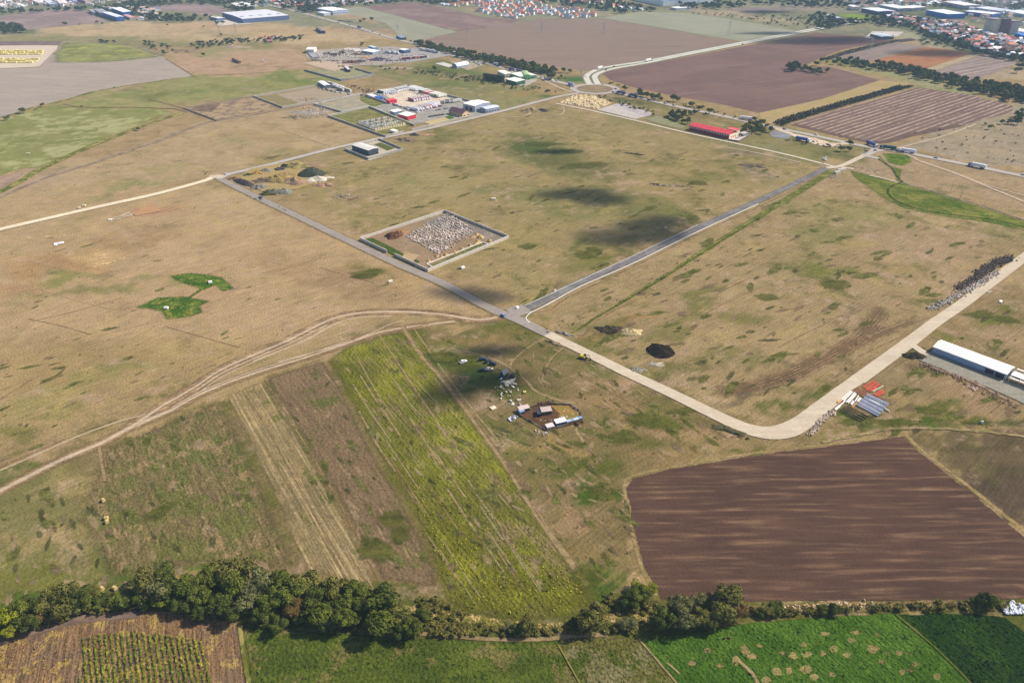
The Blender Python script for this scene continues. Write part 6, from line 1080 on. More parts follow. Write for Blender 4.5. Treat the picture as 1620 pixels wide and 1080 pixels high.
vehicle(CARN, 'white van at the road bend beside the white gravel road', 'van', (359, 277), (372, 273.5), color='e8eaf0', side=0)
for lb, x, y, c, a in [('dark blue car at the left of the camp beside the tarpaulin shed', 763, 570, '2c4460', .3), ('navy car right of the dark blue car at the camp', 780, 577, '24365c', -.2), ('small white caravan alone on the bright green grass', 733, 574, 'f0f2f4', .6), ('white car bonnet beside the green car at the camp', 774, 586, 'e0d8c8', .2), ('dark green car below the others at the camp', 764, 587, '1c5448', .1), ('dark car beyond the dark blue one at the camp', 772, 573, '3a4448', .8)]:
    vehicle(CARN, lb, 'car' if 'caravan' not in lb else 'caravan', (x, y), ang=a, color=c)
# digger at the roadside
e = empty('excavator', P(923, 567), -.5); tag(e, 'yellow and black excavator parked on the verge of the concrete road', 'excavator')
for y in (-1, 1): MB().extr([(-2, .0), (2, 0), (2.3, .4), (2, .8), (-2, .8), (-2.3, .4)], y - .28, y + .28).build('track', TYRE, e)
MB().box(-.5, 0, 1.5, 3, 2.2, 1.1, taper=.9).build('body', M('d8b83c', .5, .05), e); cb = MB().box(.6, .6, 2.3, 1.2, .95, 1.2, taper=.9).build('cab', GL, e)
MB().cyl((.9, -.2, 1.8), (3.2, -.2, 3.4), .24).cyl((3.2, -.2, 3.4), (4.4, -.2, 1.4), .18).build('boom', M('3c3828', .5, .05), e); MB().box(4.4, -.2, .9, .8, 1.0, .8, ry=.4, taper=.7).build('bucket', M('2c2a28', .6, .05), e)
# main road traffic
vehicle(TRK, 'white articulated lorry on the main road at the right edge of the picture', 'truck', (1546, 264.5), (1524, 259.5), color='dfe4ee', c2='7c8cac', side=1.6)
vehicle(TRK, 'dark green articulated lorry just right of the road junction at the right', 'truck', (1404, 236.5), (1381, 233), color='2c4c50', c2='24404c', side=0)
vehicle(TRK, 'dark-sided articulated lorry leaving the roundabout, the right one of two', 'truck', (1001, 153.5), (985, 150), color='4c4460', c2='c8cce0', side=0)
vehicle(TRK, 'dark-sided articulated lorry leaving the roundabout, the left one of two', 'truck', (982, 149), (972, 147), color='5c5878', c2='e0e0ea', side=.5)
vehicle(TRK, 'white and violet lorry entering the roundabout from the left', 'truck', (904, 136), (912, 139), color='9c94c0', c2='e8e8f0')
vehicle(TRK, 'white lorry on the dual carriageway beyond the roundabout', 'truck', (1027, 97.5), (1050, 93), color='f4f2ee', side=1)
vehicle(TRK, 'white lorry at the start of the bend of the dual carriageway', 'truck', (950, 109.5), (960, 106.5), color='f0ece4', side=.5)
vehicle(TRK, 'blue-sided lorry parked in the pale lay-by', 'truck', (1270, 223.5), (1290, 227.5), color='4c64a8', c2='e8e8f0')
vehicle(TRK, 'blue lorry turning at the junction at the right', 'truck', (1379, 231), (1388, 234.5), color='3c4c88', c2='dce0ec')
vehicle(TRK, 'white lorry on the main road above the red-roofed building', 'truck', (1180, 190), (1170, 188.5), color='ecdfe0', c2='e8e8ee')
vehicle(TRK, 'white box lorry following the two cars at the road junction at the right', 'truck', (1434, 241.5), (1424, 240), color='dcdff0', c2='e8e8f4')
vehicle(TRK, 'dark lorry parked at the roadside, the left one of two behind the green hall', 'truck', (810, 112), (820, 114.5), color='5c5870', c2='c8c4d0', side=1)
vehicle(TRK, 'dark lorry parked at the roadside, the right one of two behind the green hall', 'truck', (822, 115), (830, 117), color='4c4c6c', c2='b8b8c8', side=1)
vehicle(TRK, 'white lorry on the main road above the dome hall', 'truck', (786, 104), (795, 106), color='c8c4d4', c2='8c88a0'); vehicle(TRK, 'white lorry further left on the main road beside the tree belt', 'truck', (721, 86.5), (728, 88.5), color='f0ece8', c2='302c38')
vehicle(TRK, 'dark lorry at the roadside beyond the truck park', 'truck', (569, 45), (580, 48), color='4c4c64'); 
cars = [('white car alone on the main road right of the junction', 1480, 251, 'b8bcc8'), ('white car at the right end of the main road', 1618, 278, 'e0e4ec'), ('dark car directly behind the dark green lorry', 1419, 240, '303850'), ('blue car in front of the white box lorry', 1426, 241.5, '3c4870'), ('silver car on the main road beside the vineyard strip', 1240, 205.5, '8c94b8'), ('white car on the main road above the lay-by', 1290, 214.5, 'ece8e8'), ('pale car on the main road right of the lay-by', 1340, 226, 'e0dcd8'), ('dark car in the lay-by left of the blue-sided lorry', 1260, 219.5, '2c2c34'), ('dark car on the main road below the roundabout trees', 1051, 164.5, '30303c'), ('black car on the main road left of the red-roofed building', 1065, 167.5, '24242c'), ('white car on the main road right of the two lorries', 1015, 156, 'f0ecec'), ('dark car on the main road behind the white one', 1025, 158, '3c3c48'), ('dark car at the right exit of the roundabout', 973, 142, '3c3c4c'), ('dark car on the right side of the roundabout ring', 969, 147, '34344c'), ('white car at the top of the roundabout ring', 957, 134, 'f4f0ea'), ('white car on the left carriageway before the roundabout', 928, 121.5, 'f0f0f4'), ('dark car on the dual carriageway left of the white lorry', 973, 106.5, '3c3c48'), ('dark car on the right carriageway near the bend', 960, 112, '383c44'), ('white van on the main road left of the roundabout', 880, 129, 'c8ccdc'), ('dark car on the main road left of the roundabout', 869, 126, '50506c'), ('grey car on the main road behind the white van', 861, 124, '7c8090'), ('white car on the main road by the green hall', 846, 120.5, 'e8e8f0'), ('dark car on the dual carriageway far up', 1176, 71, '50586c'), ('white van on the dual carriageway far up', 1321, 42, 'f0f0f4'), ('dark car on the dual carriageway far up by the wood', 1314, 46, '40485c'), ('white car on the road to the yard by the truck park', 663, 78, 'e8e8ea')]
def near_dir(x, y):
    best = None
    for ln in (MAIN, MAINR, DL, DR):
        for a, b in zip(ln, ln[1:]):
            d = math.hypot((a[0] + b[0]) / 2 - x, ((a[1] + b[1]) / 2 - y) * 2)
            if best is None or d < best[0]: best = (d, a, b)
    return world_dir(best[1], best[2])
for lb, x, y, c in cars: vehicle(CARF, lb, 'car', (x, y), ang=near_dir(x, y), color=c, side=1.5)
for i in range(16):
    t = i / 15; x = 420 + 250 * t + rnd.uniform(-4, 4); y = float(np.interp(x, [p[0] for p in MAIN], [p[1] for p in MAIN]))
    vehicle(CARF, f'tiny car in the far queue on the motorway, {ordn(i)} from the left', 'car', (x, y), ang=near_dir(x, y), color=rnd.choice(['e8e8ec', 'b8bcc8', '3c4460', 'd8d8dc']), group='cars on the far motorway', side=rnd.choice((-2, 2)))
# truck yard rows
TD = world_dir((598, 150), (650, 140)) + math.pi / 2 - .35
def prow(n, a, b, ang, cols, label, group, proto=None, cat='trailer', jit=.0):
    for i in range(n):
        t = (i + .5) / n; vehicle(proto or TRL, label, cat, (a[0] + (b[0] - a[0]) * t + rnd.gauss(0, jit), a[1] + (b[1] - a[1]) * t), ang=ang + rnd.gauss(0, .03), color=rnd.choice(cols), group=group)
U1 = world_dir((519, 185), (610, 217)); U2 = world_dir((610, 217), (800, 175))
prow(8, (602, 148.5), (626, 146), U1, ['14403c', '1c4c48', '285450', 'c8d0cc'], 'dark green lorry trailer in the row along the back wall of the truck yard', 'dark green trailers in the truck yard')
prow(7, (625, 145), (645, 141), U1, ['24344c', '2c3c58', '1c2c48'], 'navy lorry trailer in the row along the back wall of the truck yard', 'navy trailers in the truck yard')
prow(5, (648, 140.5), (664, 144.5), U2, ['d8dce8', 'a8c8bc', 'f0f0f0'], 'white lorry in the back right row of the truck yard', 'white lorries in the back right row')
prow(3, (668, 146), (674, 147), U2, ['a8c0b8', '507c74'], 'teal trailer in the right row of the truck yard', 'teal trailers'); prow(3, (674, 148), (681, 150), U2, ['c82c4c', 'b82848'], 'red trailer in the right row of the truck yard', 'red trailers in the right row')
prow(7, (684, 150.5), (700, 154.5), U2, ['e8ece8', '446c5c', 'f0f0ea'], 'white and green trailer in the far right row of the truck yard', 'white and green trailers')
prow(7, (649, 160.5), (677, 156), U1, ['a83050', 'a02848', 'b03c58'], 'dark red lorry trailer in the middle row of the truck yard', 'dark red trailers in the middle row')
prow(10, (655, 176), (690, 166), U1 + .3, ['d8d4e0', 'c83c44', '6c7c94', 'e8e8ec'], 'lorry in the mixed front row of the truck yard', 'lorries in the mixed front row', jit=1)
prow(8, (640, 170), (655, 172), U1, ['e8e8ee', 'd0d0da'], 'white vehicle parked between the shed and the middle row', 'white vehicles by the shed', CARF, 'car', jit=1)
prow(12, (655, 179), (700, 168), U1, ['e8e8ee', '4c5468', 'c03c44', 'e8e8ee'], 'car parked in front of the mixed row of the truck yard', 'cars parked in the truck yard', CARF, 'car', jit=2)
prow(8, (700, 164), (722, 162), U2, ['f0ece4', 'c8c4bc', '8c8c8c'], 'white lorry parked near the white-roofed warehouse', 'white lorries by the warehouse', jit=1)
prow(6, (678, 186), (703, 182), U2, ['5c4858', '6c3c48', '3c3c48'], 'dark car parked behind the bare sandy lot', 'dark cars behind the sandy lot', CARF, 'car')
prow(16, (587, 97), (640, 97), U2, ['3c4878', '5c5068', 'a85050', '2c3c5c', 'd8d8e0'], 'scrap car in the front rows of the scrapyard', 'scrap cars in the scrapyard', CARF, 'car', jit=3)
prow(10, (595, 86), (630, 86), U2, ['3c3c44', 'd8d8dc', '5c5c68'], 'scrap car behind the orange sand in the scrapyard', 'scrap cars behind the sand', CARF, 'car', jit=3)
prow(9, (636, 95), (672, 92), U2, ['8c3440', '5c4050', 'c87c70', '4c3c50'], 'red tractor or lorry in the front row of the truck park', 'red lorries in the front row of the truck park', None, 'truck', jit=1)
prow(6, (668, 80), (690, 84), U1, ['e8e8ea', '3c4458', 'c8c8cc'], 'lorry in the back row of the truck park', 'lorries in the back row of the truck park', None, 'truck', jit=1)
prow(12, (535, 33), (562, 36), U1, ['3c4468', 'd8d8e0', '8c90a8', 'a04c58'], 'vehicle parked beside the motorway below the long warehouse', 'vehicles parked beside the motorway', CARF, 'car', jit=3)
prow(12, (745, 98), (765, 104), U1, ['f0ece4', 'd8c8a8', '8c8c94'], 'vehicle parked in the yard beside the dome hall', 'vehicles beside the dome hall', CARF, 'car', jit=3)
prow(14, (850, 122), (875, 128), U1, ['e8e8ea', '5c6070', 'b8b8c0'], 'vehicle parked beside the road left of the roundabout', 'vehicles left of the roundabout', CARF, 'car', jit=3)
prow(10, (545, 44), (600, 52), near_dir(580, 48), ['8c90a8', 'd8d8e0'], 'vehicle waiting on the shoulder of the motorway', 'vehicles on the motorway shoulder', CARF, 'car', jit=2)
prow(6, (1313, 255), (1322, 256), .2, ['f0ece4'], 'white car parked beside the crossroads of gravel roads', 'white cars by the gravel crossroads', CARF, 'car', jit=2) if False else None
for i, (x, y) in enumerate([(1303, 252.5), (1307, 251), (1306, 254)]): vehicle(CARF, f'white car, {ordn(i)} of the three parked on the grass by the gravel crossroads', 'car', (x, y), ang=.3 * i, color='f4f2ea')
for lb, x, y, s in [('grey rubble trailer on the field corner below the crossroads', 1324, 274, 1.0), ('long pale trailer on the field corner below the crossroads', 1331, 270, 1.6)]: slab(lb, x, y, 7 * s, 3, 2, 'c0baa8', .5, 'trailer')
stones('rubble', 'white stones beside the grey rubble trailer', [(1310, 278), (1322, 274), (1325, 281), (1314, 283)], 30, .8, 2, GRS, .8, 41)
vehicle(CARF, 'white pickup on the dry ground left of the scrapyard', 'car', (417, 98.5), ang=.4, color='e8ecf4'); vehicle(CARF, 'white van behind the white pickup left of the scrapyard', 'van', (415, 96), ang=.9, color='dce4f0')

prow(22, (490, 96), (560, 98), U2, ['8c5040', '5c5c64', 'c8c4bc', '7c4c40'], 'scrap car dumped along the front of the scrapyard bays', 'scrap cars at the bays', CARF, 'car', jit=4)
prow(14, (600, 82), (655, 79), U2, ['d8d8dc', '3c4048', 'a8a8b0'], 'vehicle parked along the back of the truck park', 'vehicles at the back of the truck park', CARF, 'car', jit=3)
prow(12, (640, 90), (680, 88), U2, ['e8e8ea', '54403c', '3c4458'], 'vehicle standing in the middle of the truck park', 'vehicles in the middle of the truck park', CARF, 'car', jit=4)
prow(16, (590, 152), (625, 168), U1, ['e4e4ea', '3c5cb0', '9ca0ac'], 'vehicle parked by the container offices', 'vehicles by the container offices', CARF, 'car', jit=3)
prow(14, (505, 140), (560, 152), U1, ['a89888', 'e0dcd4', '5c5450'], 'vehicle or crate standing in the gravel yard left of the truck yard', 'vehicles in the gravel yard', CARF, 'car', jit=5)
prow(8, (520, 134), (548, 146), U1, ['dcd8d0', '8c8478'], 'pale trailer in the gravel yard behind the two long plots', 'pale trailers in the gravel yard', None, 'trailer', jit=4)
prow(5, (610, 84), (628, 86), U1, ['f0f0f0', 'd8dce4'], 'white trailer in the middle of the scrapyard', 'white trailers in the scrapyard', None, 'trailer', jit=2)
prow(4, (548, 80), (566, 83), U2, ['e8dcd8', 'd8d0cc'], 'pale trailer at the back of the scrapyard', 'pale trailers in the scrapyard', None, 'trailer', jit=2)
prow(20, (338, 33), (352, 36), U1, ['e8e8ec', '3c4460'], 'car parked beside the huge pale-roofed warehouse', 'cars by the huge warehouse', CARF, 'car', jit=3)
stones('litter', 'scrap and oddments scattered over the scrapyard', [(485, 84), (560, 78), (640, 78), (650, 96), (600, 103), (550, 104), (490, 98)], 520, .8, 3.2, smat('scrap_mixed', '8c7c74', .8, noise=.7, ns=.05), 1.0, 51)
stones('litter', 'pale oddments scattered over the scrapyard', [(500, 84), (560, 78), (630, 80), (620, 92), (560, 92), (500, 92)], 260, .8, 3.0, smat('scrap_white2', 'dcd4cc', .8, noise=.4, ns=.05), 1.0, 52)
stones('litter', 'oddments along the walls of the truck yard', [(580, 152), (645, 138), (740, 162), (735, 170), (640, 146), (600, 158)], 160, .6, 2.2, smat('yard_bits', 'bcb4a8', .8, noise=.5, ns=.05), 1.0, 53)

prow(14, (600, 151), (625, 149), U1, ['e8e8ea', 'dcdce4', 'ececec'], 'white vehicle in the second back row of the truck yard', 'white vehicles in the second back row', CARF, 'car', jit=2)
prow(9, (660, 148), (690, 155), U2, ['e8e8ea', '8c9098', 'c84c50'], 'vehicle standing inside the right row of the truck yard', 'vehicles inside the right row', CARF, 'car', jit=2)
prow(10, (625, 166), (645, 174), U1, ['e8e4dc', '5c6068', 'd8d8dc'], 'car parked behind the lean-to sheds of the truck yard', 'cars behind the lean-to sheds', CARF, 'car', jit=3)
prow(8, (690, 176), (722, 170), U2, ['e8e8ea', '3c4458', '9c9ca0'], 'car parked between the brown-roofed building and the warehouse', 'cars by the brown-roofed building', CARF, 'car', jit=3)
# ---------------------------------------------------------------- trees
def crown_arrays(seed, Rr, Hh, zc, n, leaf, nl=9, flat=.8):
    r = np.random.RandomState(seed); L = []
    for i in range(nl):
        a = r.rand() * 6.28; q = Rr * .72 * math.sqrt(r.rand()); z = zc + (r.rand() - .42) * Hh * .62 * (1 - (q / Rr) ** 2 * .5); L.append((q * math.cos(a), q * math.sin(a), z, Rr * ((.34 if nl < 10 else .22) + .22 * r.rand())))
    L.append((0, 0, zc, Rr * (.6 if nl < 10 else .5))); L = np.array(L); idx = r.choice(len(L), n, p=L[:, 3] ** 2 / (L[:, 3] ** 2).sum())
    d = r.randn(n, 3); d /= np.linalg.norm(d, axis=1)[:, None]; d[:, 2] = np.where(d[:, 2] < -.3, -d[:, 2], d[:, 2])
    rad = L[idx, 3] * (.72 + .36 * r.rand(n) ** .6) ; c = L[idx, :3] + d * rad[:, None] * np.array([1, 1, flat])
    nm = d + r.randn(n, 3) * .55; nm /= np.linalg.norm(nm, axis=1)[:, None]
    up = r.randn(n, 3); t1 = np.cross(nm, up); t1 /= np.linalg.norm(t1, axis=1)[:, None]; t2 = np.cross(nm, t1)
    s = leaf * (.6 + .8 * r.rand(n))[:, None]; V = np.stack([c + t1 * s, c + t2 * s * .8, c - t1 * s, c - t2 * s * .8], 1).reshape(-1, 3)
    return V, np.arange(4 * n).reshape(n, 4)
BARK = M('6a5a48', .9, .15)
def tree_proto(seed, Rr, Hh, n, leaf, mat, name='tree', nl=9):
    zc = Hh * .58; e = empty(name, (0, 0, 0)); r = random.Random(seed)
    V, F = crown_arrays(seed, Rr, Hh * .75, zc, n, leaf, nl); npmesh('crown', V, F, mat, parent=e)
    k = MB(); k.cyl((0, 0, -.1), (r.uniform(-.2, .2), r.uniform(-.2, .2), Hh * .45), Rr * .075, Rr * .045, 9)
    for i in range(6):
        a = i * 1.05 + r.random(); q = Rr * r.uniform(.4, .65); k.cyl((0, 0, Hh * r.uniform(.25, .42)), (q * math.cos(a), q * math.sin(a), zc + r.uniform(-.1, .2) * Hh), Rr * .03, Rr * .012, 6)
    k.build('trunk', BARK, e); return e
LM = [leafmat('leaves_mid_green', '4a5c1e', '7e8c34', '667428'), leafmat('leaves_olive', '4c4c20', '82803a', '686a2c'), leafmat('leaves_bright', '6a801c', 'a8b024', '8e9c28'), leafmat('leaves_grey_green', '4c5834', '8a8e5c', '767e54'), leafmat('leaves_brown', '54461f', '80683a', '6c5a30'), leafmat('leaves_dark', '3c4a1a', '6a7a30', '566426')]
protos = {k: [tree_proto(100 + k * 7 + j, 5, 8.2, 3400, .3, LM[k], nl=14 + j * 4) for j in range(3 if k in (0, 1, 5) else 2)] for k in range(6)}
usedt = set()
COLN = ['mid green', 'olive', 'bright yellow-green', 'grey-green', 'brownish', 'dark green']
def plant(proto, x, y, r, label, cat='tree', group=None, sq=1.0, name=None):
    r *= 1.04; s = r / 5.0; p = P(x, y, 4.6 * s * sq); p.z = 0; rz = rnd.random() * 6.28; sc3 = (s, s * rnd.uniform(.9, 1.1), s * sq * rnd.uniform(.9, 1.12))
    if proto in usedt: o = copy_tree(proto, p, rz, sc3)
    else: usedt.add(proto); o = proto; o.location = p; o.rotation_euler = (0, 0, rz); o.scale = sc3
    if name: o.name = name
    return tag(o, label, cat, group)
TL = [(8, 975, 5, 2), (28, 968, 4.5, 0), (15, 1000, 3, 2), (50, 985, 4, 5), (45, 955, 4, 5), (75, 950, 5, 1), (60, 972, 3.5, 4), (95, 968, 4, 1), (110, 940, 5, 1), (130, 945, 4.4, 5), (120, 962, 3, 3), (145, 935, 3, 1), (165, 950, 3.2, 5), (185, 947, 3, 0), (200, 942, 3, 5),
 (232, 918, 6, 1), (262, 908, 6, 5), (248, 935, 5, 3), (275, 932, 5, 5), (222, 942, 4, 5), (255, 952, 3.2, 2), (300, 928, 5.5, 0), (320, 945, 5, 0), (290, 955, 4, 5), (335, 915, 5, 0), (355, 902, 6.5, 1), (372, 925, 5.5, 0), (345, 955, 5, 5), (385, 902, 5, 1), (390, 950, 5, 3), (410, 923, 5.5, 3), (430, 950, 5, 0), (440, 920, 5.5, 0), (462, 935, 6, 0), (470, 962, 4.5, 4), (482, 925, 5.5, 1), (500, 945, 5.5, 5), (508, 970, 5, 0), (528, 930, 5.5, 1), (543, 952, 5.5, 0), (560, 938, 5, 0), (548, 978, 4.5, 0), (522, 985, 4, 5), (570, 960, 4, 5), (315, 970, 3.4, 5), (370, 972, 4, 5), (415, 972, 4, 5), (440, 985, 3.6, 5),
 (603, 950, 6.3, 5), (600, 984, 6, 0), (577, 972, 3, 4), (635, 978, 4, 1), (632, 996, 3.5, 5), (655, 996, 4, 0), (668, 972, 3, 5), (580, 990, 3, 5),
 (835, 988, 3.6, 1), (822, 996, 3, 5), (806, 992, 2.4, 3), (935, 982, 5, 1), (948, 968, 3.6, 1), (920, 988, 3, 5), (908, 985, 2.4, 5), (992, 985, 3.2, 3), (1016, 938, 4.5, 0), (1000, 946, 4, 5), (1031, 930, 2.6, 2), (1008, 928, 3, 2),
 (1050, 978, 4.6, 5), (1070, 958, 4, 3), (1083, 980, 4.6, 3), (1095, 955, 3.6, 3), (1112, 978, 4.6, 1), (1118, 948, 3.4, 3), (1140, 966, 5.2, 1), (1152, 945, 5.4, 1), (1166, 966, 3.8, 4), (1040, 988, 3.2, 5), (1128, 985, 3.4, 5), (1215, 964, 3, 1), (1228, 962, 3, 5), (1303, 964, 2.6, 5), (1322, 965, 2.6, 5), (1560, 951, 3.4, 5), (1546, 953, 2.8, 5), (1575, 952, 2.8, 0), (1487, 951, 1.5, 0), (1205, 966, 2.4, 5)]
TL.sort(key=lambda t: t[0])
for i, (x, y, r, k) in enumerate(TL):
    seg = ('left end of the hedgerow' if x < 212 else 'dense wood of the lower hedgerow' if x < 590 else 'clump ending the dense wood' if x < 700 else 'thin part of the hedgerow' if x < 960 else 'gap beside the ploughed corner' if x < 1035 else 'round clump below the ploughed field' if x < 1180 else 'strip below the ploughed field')
    lo = [t for t in TL if ((t[0] < 212) == (x < 212)) and ((t[0] < 590) == (x < 590)) and ((t[0] < 700) == (x < 700)) and ((t[0] < 960) == (x < 960)) and ((t[0] < 1035) == (x < 1035)) and ((t[0] < 1180) == (x < 1180))]
    pr = protos[k][i % len(protos[k])]; small = r < 3.3
    lb_ = f'{COLN[k]} {"bush" if small else "tree"}, {ordn(lo.index((x, y, r, k)))} from the left in the {seg}'
    o_ = plant(pr, x, y, r, f'{COLN[k]} {"bush" if small else "tree"}, {ordn(lo.index((x, y, r, k)))} from the left in the {seg}', 'bush' if small else 'tree', 'trees of the lower hedgerow', sq=.75 if small else 1.0)
    if small: o_.name = 'bush'
# farther trees: one mesh each
def small_tree(seed, mat, n=420, leaf=.62, Rr=4, Hh=7.5):
    V, F = crown_arrays(seed, Rr, Hh * .8, Hh * .5, n, leaf, 6); o = npmesh('tree', V, F, mat)
    bm = bmesh.new(); bm.from_mesh(o.data); r = .25
    ring = [[bm.verts.new((r * math.cos(a * 1.2566), r * math.sin(a * 1.2566), z)) for a in range(5)] for z in (0, Hh * .45)]
    for i in range(5): f = bm.faces.new((ring[0][i], ring[0][(i + 1) % 5], ring[1][(i + 1) % 5], ring[1][i])); f.material_index = 1
    bm.to_mesh(o.data); bm.free(); o.data.materials.append(BARK); return o
sp = [small_tree(300 + j, LM[(5, 0, 5, 3, 1)[j]]) for j in range(5)]; usp = set()
NT_ = [0]
def stree(x, y, r, label, group, k=None, cat='tree', sq=1.0):
    k = rnd.randrange(5) if k is None else k; o = sp[k]
    if o in usp: o = o.copy(); col.objects.link(o)
    else: usp.add(o)
    if r < 2.7: o.name = 'bush'
    s = r / 4.0; p = P(x, y, 3.6 * s * sq); p.z = 0; o.location = p; o.rotation_euler = (0, 0, rnd.random() * 6.3); o.scale = (s, s, s * sq * rnd.uniform(.85, 1.2)); NT_[0] += 1
    return tag(o, label, cat, group)
def belt(poly, n, r0, r1, label, group, ks=(0, 1, 2, 3), md=2.5, sq=1.0, seed=1):
    rr = random.Random(seed)
    for x, y in sorted(scatter(poly, n, rr, md), key=lambda p: p[1]): stree(x, y, rr.uniform(r0, r1), label, group, rr.choice(ks), sq=sq)
belt([(656, 67), (675, 66), (700, 73), (740, 82), (790, 92), (840, 101), (880, 110), (876, 117), (840, 111), (790, 102), (740, 91), (700, 82), (670, 75)], 56, 4.0, 5.4, 'tree in the long dark belt beside the main road', 'trees in the belt beside the main road', (0, 0, 2, 1), 3.2)
for i, (x, y, r) in enumerate([(892, 111, 4.5), (902, 112, 4), (872, 120, 6.5), (888, 121, 2.4), (853, 112, 3), (846, 109, 4)]): stree(x, y, r, f'dark tree, {ordn(i)} of the loose group left of the roundabout', 'loose trees left of the roundabout', 0)
belt([(985, 138), (1010, 142), (1045, 152), (1048, 158), (1015, 153), (990, 146)], 11, 2.6, 4.6, 'tree in the belt along the main road right of the roundabout', 'trees right of the roundabout', (0, 2, 1), 3, seed=2)
for i, (x, y, r) in enumerate([(1065, 155, 5), (1072, 157, 4), (1094, 165, 4.2), (1108, 170, 4.6), (1123, 175, 4), (1146, 181, 1.8), (1163, 185, 1.6), (1194, 188, 3.6), (1207, 192, 4.2)]): stree(x, y, r, f'dark tree, {ordn(i)} from the left in the row beyond the main road', 'trees beyond the main road', 0)
belt([(1056, 180), (1068, 177), (1084, 178), (1086, 184), (1072, 187), (1060, 186)], 9, 2.8, 4.4, 'dark bushy tree behind the left end of the red-roofed building', 'clump left of the red-roofed building', (0, 2), 3.5, seed=3)
for i, (x, y, r) in enumerate([(1072, 189, 3), (1080, 191, 3.4), (1088, 192, 4), (1117, 180, 1.8), (1100, 177, 3.6), (1092, 179, 3)]): stree(x, y, r, f'small dark tree, {ordn(i)} of the group behind the left end of the red-roofed building', 'small trees behind the red-roofed building', 2)
belt([(1176, 196), (1200, 194), (1222, 198), (1224, 207), (1200, 213), (1178, 206)], 15, 3, 4.8, 'tree in the leafy grove between the red-roofed building and the lay-by', 'grove right of the red-roofed building', (1, 1, 0, 3), 3.5, seed=4)
for i, (x, y, r) in enumerate([(1346, 226, 3.6), (1331, 235, 3.4), (1344, 236, 3), (1310, 229, 2.2), (1370, 240, 1.8)]): stree(x, y, r, f'dark tree, {ordn(i)} of the few between the lay-by and the junction', 'trees by the junction', 0, sq=1.3 if i == 0 else 1)
belt([(940, 150), (960, 152), (1000, 165), (1060, 183), (1056, 187), (1000, 172), (950, 157)], 26, 1.6, 2.6, 'low dark bush in the hedge beside the gravel road', 'hedge beside the main road', (0, 2, 1), 2, .7, 5)
# right-hand belt
belt([(1315, 95), (1345, 94), (1400, 101), (1450, 109), (1500, 120), (1540, 128), (1580, 132), (1625, 142), (1625, 160), (1570, 150), (1520, 138), (1460, 121), (1400, 110), (1340, 102)], 56, 4.2, 6, 'tree in the long belt below the rust-brown field', 'trees in the long belt at the right', (0, 0, 2, 1), 4, seed=6)
belt([(1247, 104), (1262, 103), (1266, 107), (1252, 110)], 9, 5, 6.5, 'tall dark tree in the left half of the island copse', 'tall trees of the island copse', (0, 2), 3, seed=7)
belt([(1268, 106), (1300, 108), (1312, 111), (1298, 115), (1268, 111)], 12, 3.5, 4.6, 'low tree in the right half of the island copse', 'low trees of the island copse', (0, 2, 1), 3, seed=8)
for i, (x, y, r) in enumerate([(1292, 100, 4.6), (1300, 96, 5), (1308, 99, 2.4), (1320, 98, 4.6)]): stree(x, y, r, f'dark round tree, {ordn(i)} from the left between the island copse and the belt', 'round trees at the belt end', 0)
belt([(1596, 190), (1604, 178), (1625, 172), (1625, 192), (1606, 194)], 9, 3, 4.6, 'dark tree in the clump beside the striped field', 'clump at the right edge', (0, 2), 3, seed=9)
for i, (x, y, r) in enumerate([(1585, 193, 3.2), (1566, 201, 3), (1559, 196, 2), (1594, 194, 2), (1610, 110, 6), (1620, 105, 5), (1612, 104, 5)]): stree(x, y, r, f'dark tree, {ordn(i)} of the single trees near the right edge', 'single trees near the right edge', 0)
# left part
for i, (x, y, r) in enumerate([(36, 175, 4.8), (66, 166, 3.2), (10, 187, 3.4), (14, 183, 1.8), (129, 168, 1.6), (57, 173, 1.6), (219, 204, 2.6), (181, 138, 1.4)]): stree(x, y, r, f'dark round bush, {ordn(i)} of the single bushes along the green pastures at the left', 'single bushes at the left pastures', 0, sq=.8)
for i, (x, y, r) in enumerate([(103, 38, 5), (153, 35, 4.2), (162, 38, 3), (126, 39, 2)]): stree(x, y, r, f'round tree, {ordn(i)} from the left below the mauve field at the top left', 'trees below the mauve field', 0)
for i, (x, y, r) in enumerate([(776, 121, 5), (688, 109, 4.6), (573, 69, 3.4), (571, 72, 3), (588, 31, 4.5), (576, 31, 4.4), (570, 34, 4), (650, 66, 2.4), (476, 59, 3.2), (1178, 8, 5), (322, 87, 3.4), (322, 42, 2.6), (350, 55, 3), (260, 84, 3.6), (230, 71, 3.2), (265, 40, 3), (343, 37, 4), (352, 36, 4)]): stree(x, y, r, f'dark tree, {ordn(i)} of the lone trees on the open land', 'lone trees on the open land', 0)
e = empty('hedge_block', P(775, 128)); tag(e, 'tall dark clipped hedge block beside the white-roofed halls', 'hedge')
r5 = np.random.RandomState(5); a, b = P(766, 126), P(796, 131); n = 5200; t = r5.rand(n); cc = np.array(a)[None] + t[:, None] * np.array(b - a)[None]; cc = cc + r5.randn(n, 3) * .1
off = r5.choice([-3, 3], n) * (r5.rand(n) < .5); top = off == 0; nv = Vector((-(b - a).y, (b - a).x, 0)).normalized()
cc += np.array(nv)[None] * (off + top * (r5.rand(n) - .5) * 6)[:, None]; cc[:, 2] = np.where(top, 7.5 + r5.rand(n) * .8, r5.rand(n) * 8)
d1 = r5.randn(n, 3) * .45; d2 = r5.randn(n, 3) * .45; Vv = np.stack([cc + d1, cc + d2, cc - d1, cc - d2], 1).reshape(-1, 3) - np.array(e.location)
npmesh('foliage', Vv, np.arange(4 * n).reshape(n, 4), LM[5], parent=e)
